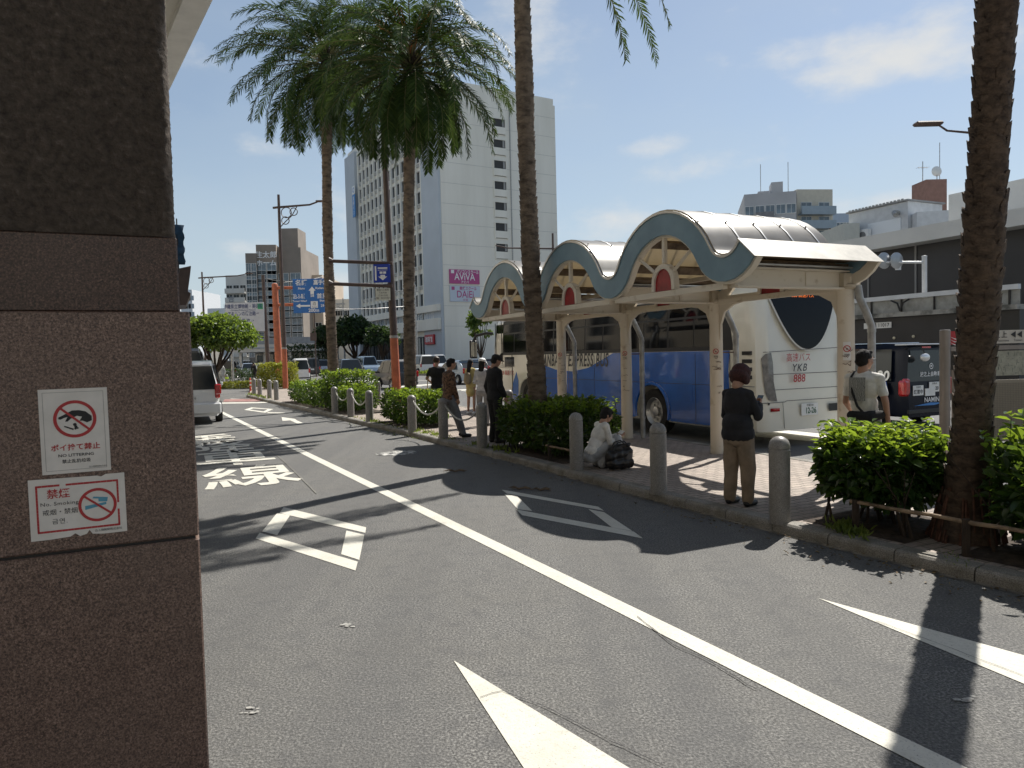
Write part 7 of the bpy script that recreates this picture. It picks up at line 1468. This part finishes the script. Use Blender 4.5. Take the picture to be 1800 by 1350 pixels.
    if longtop: b.ell(pel + V((0, 0, -.01)) * k, tuple(q_ * k * w for q_ in (.185, .15, .14)), 0, 18, 10); b.ell(pel + V((0, -.01, .1)) * k, tuple(q_ * k * w for q_ in (.175, .14, .16)), 0, 18, 10)
    fuse(b, 'shirt', top, t, nv * .9, 3, fold)
    # trousers / skirt
    b = MB()
    if skirt:
        b.ell(pel + V((0, 0, -.02)) * k, tuple(q_ * k for q_ in (.165, .12, .12)), 0, 16, 10); cap_(b, pel, .12 * k, pel + V((0, .0, -.22)) * k, .165 * k, 16); fuse(b, 'skirt', bottom, t, nv, 3, fold)
    else:
        b.ell(pel + V((0, 0, .0)) * k, tuple(q_ * k * w for q_ in (.162, .115, .12)), 0, 16, 10); b.ell(pel + V((0, -.02, -.06)) * k, tuple(q_ * k * w for q_ in (.16, .118, .1)), 0, 16, 10); fl = J.get('leg', 1.0)
        for s in 'lr': cap_(b, G_('h' + s), .096 * k * w, G_('k' + s), .072 * k * fl); cap_(b, G_('k' + s), .072 * k * fl, G_('a' + s) + V((0, 0, .0)), .058 * k * fl)
        fuse(b, 'trousers', bottom, t, nv, 3, fold * 1.3)
    for s in 'lr':
        b = MB(); f = V(J['f' + s]).normalized(); a = G_('a' + s); z0 = a.z - .09 * k; s_ = f.cross(V((0, 0, 1)))
        cap_(b, V((a.x, a.y, z0 + .045 * k)) - f * .03 * k, .043 * k, V((a.x, a.y, z0 + .035 * k)) + f * .15 * k, .036 * k); cap_(b, V((a.x, a.y, z0 + .05 * k)) - f * .02 * k, .042 * k, V((a.x, a.y, z0 + .075 * k)) + f * .02 * k, .04 * k)
        so2 = fuse(b, 'shoe', shoes, t, nv * .8, 2)
        for v in so2.data.vertices: v.co.z = max(v.co.z, z0 + .002)
    # eyes and hair
    for s in (-1, 1): b = MB(); b.ell(X(s * .031, .082, .026), (.012 * k, .006 * k, .006 * k), 0, 8, 6, Rm); b.build('eye', EYEK, t)
    hm, style = hair; b = MB(); E = lambda p, r, mb=b: mb.ell(X(*p), tuple(q_ * k for q_ in r), 0, 16, 10, Rm)
    if style == 'short': E((0, -.02, .045), (.083, .096, .088)); E((0, -.045, .0), (.079, .07, .075)); E((0, .03, .095), (.06, .05, .03))
    elif style == 'bob': E((0, -.02, .055), (.118, .125, .108)); E((0, -.045, -.005), (.125, .112, .095)); E((-.082, .005, -.03), (.036, .07, .07)); E((.082, .005, -.03), (.036, .07, .07)); E((0, .06, .085), (.08, .05, .045))
    elif style == 'pixie': E((0, -.02, .045), (.088, .1, .09)); E((0, -.05, -.01), (.078, .07, .08)); E((0, .05, .075), (.072, .045, .032)); E((-.07, .01, .01), (.018, .035, .04)); E((.07, .01, .01), (.018, .035, .04))
    elif style == 'long': E((0, -.02, .045), (.085, .098, .088)); E((0, -.06, -.06), (.085, .055, .15)); E((0, -.085, -.2), (.075, .035, .16)); E((0, .045, .08), (.066, .045, .028))
    elif style == 'curly':
        rn = random.Random(3); E((0, -.02, .04), (.088, .1, .09))
        for _ in range(40): a = rn.random() * 6.28; e = rn.uniform(-.5, 1.5); E((.08 * math.cos(a) * math.cos(e), -.03 + .085 * math.sin(a) * math.cos(e) * (.6 if math.sin(a) > 0 else 1), .05 + .08 * math.sin(e)), (.022, .022, .022))
    if style != 'none': fuse(b, 'hair', hm, t, nv * .8, 3, .007 if style in ('short', 'curly') else .0025, 34)
    if extras: extras(t, k, G_, X, Rm, J)
    return t
def glasses(t, k, G_, X, Rm, J):
    mb = MB()
    for s in (-1, 1):
        c = [X(s * .034 + .026 * math.cos(a), .1 + .0, .022 + .016 * math.sin(a)) for a in [j * math.pi / 6 for j in range(13)]]; mb.tube(c, .0022 * k, 5, cap=False); mb.tube([X(s * .06, .098, .028), X(s * .079, .0, .018)], .003 * k, 5)
    mb.tube([X(-.01, .102, .026), X(.01, .102, .026)], .0025 * k, 5); mb.build('glasses', BLACK, t)
def cloth(n, c, **k): return M(n, c, .85, var=.15, scale=7, bump=.003, bscale=60, **k)
HAIRR = M('reddish_brown_hair', (.055, .012, .010), .75, var=.3, scale=50, bump=.004, bscale=120); HAIRB = M('brown_hair', (.04, .018, .01), .5, var=.3, scale=50, bump=.004, bscale=100)
# woman with the phone, back towards the camera, turned right
pw = G(1299, 888, KZ); pw.z = KZ
def ex_phone(t, k, G_, X, Rm, J):
    c = (G_('wr') + G_('wl')) / 2 + V((0, .10, .055)) * k; mb = MB(); mb.box((0, 0, 0), (.072, .009, .15), b=.004, X=Matrix.Translation(c) @ Matrix.Rotation(R_(-38), 4, 'X')); o = mb.build('phone', BLACK, t); mb = MB(); mb.box((0, -.0052, 0), (.064, .001, .136), X=Matrix.Translation(c) @ Matrix.Rotation(R_(-38), 4, 'X')); mb.build('screen', M('phone_screen', (.1, .14, .18), .1, var=0), o)
    mb = MB(); mb.tube([G_('sr') + V((-.06, -.09, -.02)), G_('che') + V((.05, -.135, -.08)), G_('pel') + V((-.08, -.15, .08))], .008, 6); mb.build('bag_strap', BLACK, t) if False else None
person('woman in dark top and beige trousers with a reddish brown bob holding a phone', pw, 52, 1.50, dict(pel=(0, -.01, .9), che=(0, .0, 1.26), nec=(0, .02, 1.44), hd=(0, .065, 1.585), sl=(-.155, 0, 1.375), sr=(.155, 0, 1.375), el=(-.215, .05, 1.1), er=(.22, .09, 1.1), wl=(-.05, .30, 1.2), wr=(.09, .33, 1.23), hdl=(.25, .85, .45), hdr=(-.3, .85, .45), pnl=(.9, 0, .4), pnr=(-.9, 0, .4), curl=.7, pit=-28, leg=1.3, hl=(-.09, 0, .88), hr=(.09, 0, .88), al=(-.12, -.01, .09), ar=(.12, .01, .09), kl=(-.11, .01, .48), kr=(.115, .02, .48)),
       cloth('charcoal_knit', (.016, .016, .02)), cloth('beige_trousers', (.27, .205, .145)), (HAIRR, 'bob'), vox=.009, build_=1.16, longtop=True, extras=ex_phone, fold=.008, group=None)
# man in the white shirt
pm = base(1519, 8.0); pm.z = KZ
def ex_shirt(t, k, G_, X, Rm, J):
    glasses(t, k, G_, X, Rm, J); mb = MB(); sl, pel, che = G_('sl'), G_('pel'), G_('che')
    pts = [sl + V((.06, .06, .065)), sl + V((.065, -.02, .072)), sl + V((.06, -.085, .02)), che + V((-.07, -.138, -.05)) * k, pel.lerp(che, .4) + V((-.02, -.135, 0)) * k, pel + V((.06, -.155, .06)) * k]; mb.tube(pts, .014, 6); mb.build('bag_strap', BLACK, t)
    mb = MB(); cap_(mb, pel + V((-.08, -.145, .03)) * k, .055, pel + V((.11, -.15, .0)) * k, .075); cap_(mb, pel + V((.12, -.14, .02)) * k, .07, pel + V((.2, -.03, .04)) * k, .05); fuse(mb, 'waist_bag', cloth('black_nylon', (.012, .012, .013)), t, .01, 3, .004)
    # printed rectangle on the back: plain swirling line pattern
    mb = MB(); cols_ = 9; w_, h_ = .19, .27
    pts = []
    for j in range(12):
        for i in range(cols_):
            x = -.12 + w_ * i / (cols_ - 1); z = 1.13 + h_ * j / 11; y = -.142 + 1.4 * (x + .02) ** 2 + .12 * (z - 1.26) ** 2 + (.03 * max(0, z - 1.34) * 4); pts.append(V((x, y - .004, z)) * k)
    mb.add(pts, [(j * cols_ + i, j * cols_ + i + 1, (j + 1) * cols_ + i + 1, (j + 1) * cols_ + i) for j in range(11) for i in range(cols_ - 1)], 0, True)
    def f(t_, p, pos, ob):
        wv = NN(t_, 'ShaderNodeTexWave', i_Scale=22.0, i_Distortion=9.0, i_Detail=2.0, i_Detail_Scale=1.2); t_.links.new(ob, wv.inputs['Vector']); t_.links.new(ramp(t_, wv.outputs['Fac'], [(.3, (.16, .16, .16)), (.65, (.36, .36, .34))]), p.inputs['Base Color']); p.inputs['Roughness'].default_value = .9
    mb.build('back_print', rampmat('swirl_print', f), t, recalc=False)
person('man in a white printed T-shirt and glasses with a black waist bag, seen from behind', pm, 50, 1.64, dict(yaw=-22, pit=-2, sl=(-.172, 0, 1.385), sr=(.172, 0, 1.385), el=(-.215, .0, 1.1), er=(.25, -.03, 1.11), wl=(-.2, .16, .95), wr=(.26, .02, .88), pnr=(-1, 0, 0), che=(0, -.01, 1.27), nec=(0, 0, 1.45), hd=(.0, .02, 1.59)),
       cloth('white_tshirt', (.82, .80, .74)), cloth('pale_trousers', (.4, .4, .38)), (HAIRK, 'short'), vox=.009, sex='m', sleeve='short', build_=.96, extras=ex_shirt, group=None)
# squatting woman
ps = G(1052, 822, KZ); ps.z = KZ
def ex_squat(t, k, G_, X, Rm, J):
    glasses(t, k, G_, X, Rm, J); c = (G_('wl') + G_('wr')) / 2 + V((0, .05, .05)); mb = MB(); mb.box((0, 0, 0), (.14, .01, .07), b=.004, X=Matrix.Translation(c) @ Matrix.Rotation(R_(-50), 4, 'X')); mb.build('phone', WHITEP, t)
person('woman in a white blouse and grey skirt squatting on the pavement with her phone', ps, 72, 1.55, dict(pel=(0, -.12, .24), che=(0, .04, .55), nec=(0, .1, .72), hd=(0, .165, .84), pit=-22, hl=(-.09, -.1, .22), hr=(.09, -.1, .22), kl=(-.12, .26, .42), kr=(.12, .26, .42), al=(-.1, .02, .09), ar=(.1, .02, .09), sl=(-.165, .07, .68), sr=(.165, .07, .68), el=(-.2, .13, .42), er=(.2, .13, .42), wl=(-.06, .36, .5), wr=(.07, .36, .5), hdl=(.3, .9, .1), hdr=(-.3, .9, .1), pnl=(.5, 0, .8), pnr=(-.5, 0, .8), curl=.6, hem=False, leg=1.55),
       cloth('white_blouse', (.82, .8, .75)), cloth('grey_skirt', (.40, .41, .42)), (HAIRK, 'pixie'), vox=.009, extras=ex_squat, fold=.01, build_=1.02)
pb_ = G(1090, 826, KZ); pb_.z = KZ; t = thing('handbag', 'big black and grey leather shopper standing in front of the squatting woman', 'bag', pb_, R_(20)); mb = MB()
cap_(mb, (-.13, 0, .1), .09, (.13, 0, .1), .09); cap_(mb, (-.15, 0, .2), .085, (.15, 0, .26), .06); cap_(mb, (-.12, .03, .3), .05, (.15, 0, .36), .03); fuse(mb, 'shell', M('black_leather', (.018, .016, .015), .35, var=.3, scale=8), t, .01, 2, .014, 14)
mb = MB(); cap_(mb, (.1, .02, .12), .1, (.14, .02, .24), .08); fuse(mb, 'grey_side', M('taupe_leather', (.1, .085, .075), .5, var=.2), t, .01, 2, .008, 14)
for y in (-.05, .05): mb = MB(); mb.tube([(-.12, y, .3), (-.06, y, .4), (.04, y, .42), (.13, y, .34)], .01, 6); mb.build('handle', BLACK, t)
# the group by the second palm
q = base(767, 18.6); q.z = KZ
def ex_tote(t, k, G_, X, Rm, J): mb = MB(); mb.tube([G_('sl') + V((.02, -.0, .06)), G_('sl') + V((-.07, -.06, -.3)), G_('sl') + V((-.09, -.05, -.5))], .012, 5); mb.build('strap', M('tan_strap', (.4, .28, .12), .6, var=.1), t); mb = MB(); mb.box(G_('sl') + V((-.1, -.05, -.62)), (.1, .2, .26), b=.03); mb.build('yellow_bag', M('yellow_bag', (.5, .33, .08), .7, var=.2), t)
person('woman in a black T-shirt with a yellow shoulder bag and curly brown hair', q, 15, 1.66, dict(el=(-.29, -.02, 1.15), wl=(-.2, .12, 1.02), ), cloth('black_tshirt', (.008, .008, .009)), cloth('black_trousers', (.02, .02, .022)), (HAIRB, 'curly'), vox=.015, sex='m', sleeve='short', build_=1.08, extras=ex_tote)
q = G(812, 768, KZ); q.z = KZ
person('man in a brown patterned shirt and grey jeans leaning back on a stone bollard', q, 62, 1.66, dict(pel=(0, -.28, .88), che=(0, -.27, 1.24), nec=(0, -.24, 1.42), hd=(0, -.2, 1.56), hl=(-.09, -.26, .85), hr=(.09, -.26, .85), kl=(-.1, -.1, .48), kr=(.1, -.12, .48), al=(-.1, .04, .09), ar=(.1, .0, .09), sl=(-.172, -.27, 1.35), sr=(.172, -.26, 1.35), el=(-.24, -.26, 1.1), er=(.24, -.26, 1.08), wl=(-.2, -.2, .86), wr=(.2, -.16, .84), pit=-8),
       M('brown_pattern_shirt', (.17, .09, .05), .85, col2=(.03, .018, .014), scale=22, lo=.42, hi=.56), cloth('grey_jeans', (.17, .18, .2)), (HAIRK, 'short'), vox=.013, sex='m', build_=1.1)
q = G(829, 728, KZ); q.z = KZ
def ex_pack(t, k, G_, X, Rm, J): mb = MB(); cap_(mb, G_('che') + V((0, -.16, -.05)), .1, G_('che') + V((0, -.17, -.2)), .115); fuse(mb, 'backpack', cloth('beige_bag', (.3, .24, .15)), t, .014, 3)
person('woman in a short yellow dress with long black hair and beige backpack', q, 30, 1.56, dict(pit=-10, wl=(-.1, .25, 1.1), wr=(.1, .25, 1.1), el=(-.22, .06, 1.12), er=(.22, .06, 1.12), hdl=(0, 1, .3), hdr=(0, 1, .3)), cloth('yellow_dress', (.52, .42, .17)), cloth('yellow_dress_skirt', (.52, .42, .17)), (HAIRK, 'long'), vox=.014, sleeve='half', skirt=True, shoes=WHITEP, extras=ex_pack)
q = base(847, 17.0); q.z = KZ
def cap_hat(m):
    def f(t, k, G_, X, Rm, J):
        mb = MB(); mb.ell(X(0, -.01, .07), (.1 * k, .108 * k, .07 * k), 0, 16, 8, Rm); cap_(mb, X(-.03, .1, .055), .012 * k, X(.03, .1, .055), .012 * k); cap_(mb, X(-.04, .08, .06), .02 * k, X(.04, .08, .06), .02 * k); mb.ell(X(0, .12, .052), (.06 * k, .055 * k, .008 * k), 0, 14, 6, Rm); fuse(mb, 'cap', m, t, .011, 1)
    return f
person('woman in a white cap and pale grey top standing beside the man in black', q, 20, 1.60, dict(wl=(-.1, .25, 1.1), wr=(.1, .25, 1.1)), cloth('pale_grey_top', (.5, .5, .52)), cloth('grey_trousers', (.25, .25, .26)), (HAIRK, 'long'), vox=.014, extras=cap_hat(WHITEP))
q = base(868, 13.7); q.z = KZ
def ex_man(t, k, G_, X, Rm, J): cap_hat(cloth('dark_cap', (.02, .018, .018)))(t, k, G_, X, Rm, J)
person('man in a black jacket and dark cap leaning on the bollard beside the dark hedge', q, 60, 1.69, dict(pit=-20, el=(-.24, -.05, 1.1), er=(.23, .0, 1.1), wl=(-.24, .02, .88), wr=(.18, .14, .9), hd=(0, .05, 1.58)), cloth('black_jacket', (.012, .012, .015)), cloth('black_jeans', (.014, .014, .016)), (HAIRK, 'short'), vox=.012, sex='m', build_=1.2, extras=ex_man, fold=.01)
q = base(445, 60); person('distant person all in black standing at the corner left of the yellow green bush', (q.x, q.y, 0), 10, 1.66, {}, cloth('black_coat', (.012, .012, .014)), cloth('black_coat_legs', (.012, .012, .014)), (HAIRK, 'short'), vox=.03, sex='m', build_=1.1, group='distant people')
q = base(388, 49); person('distant person in pale clothes and a red cap beyond the white wagon', (q.x, q.y, 0), 170, 1.68, {}, cloth('pale_worker_shirt', (.5, .5, .48)), cloth('pale_worker_trousers', (.42, .43, .42)), (HAIRK, 'short'), vox=.03, sex='m', group='distant people', extras=cap_hat(REDT))
bpy.data.scenes.remove(TMP)
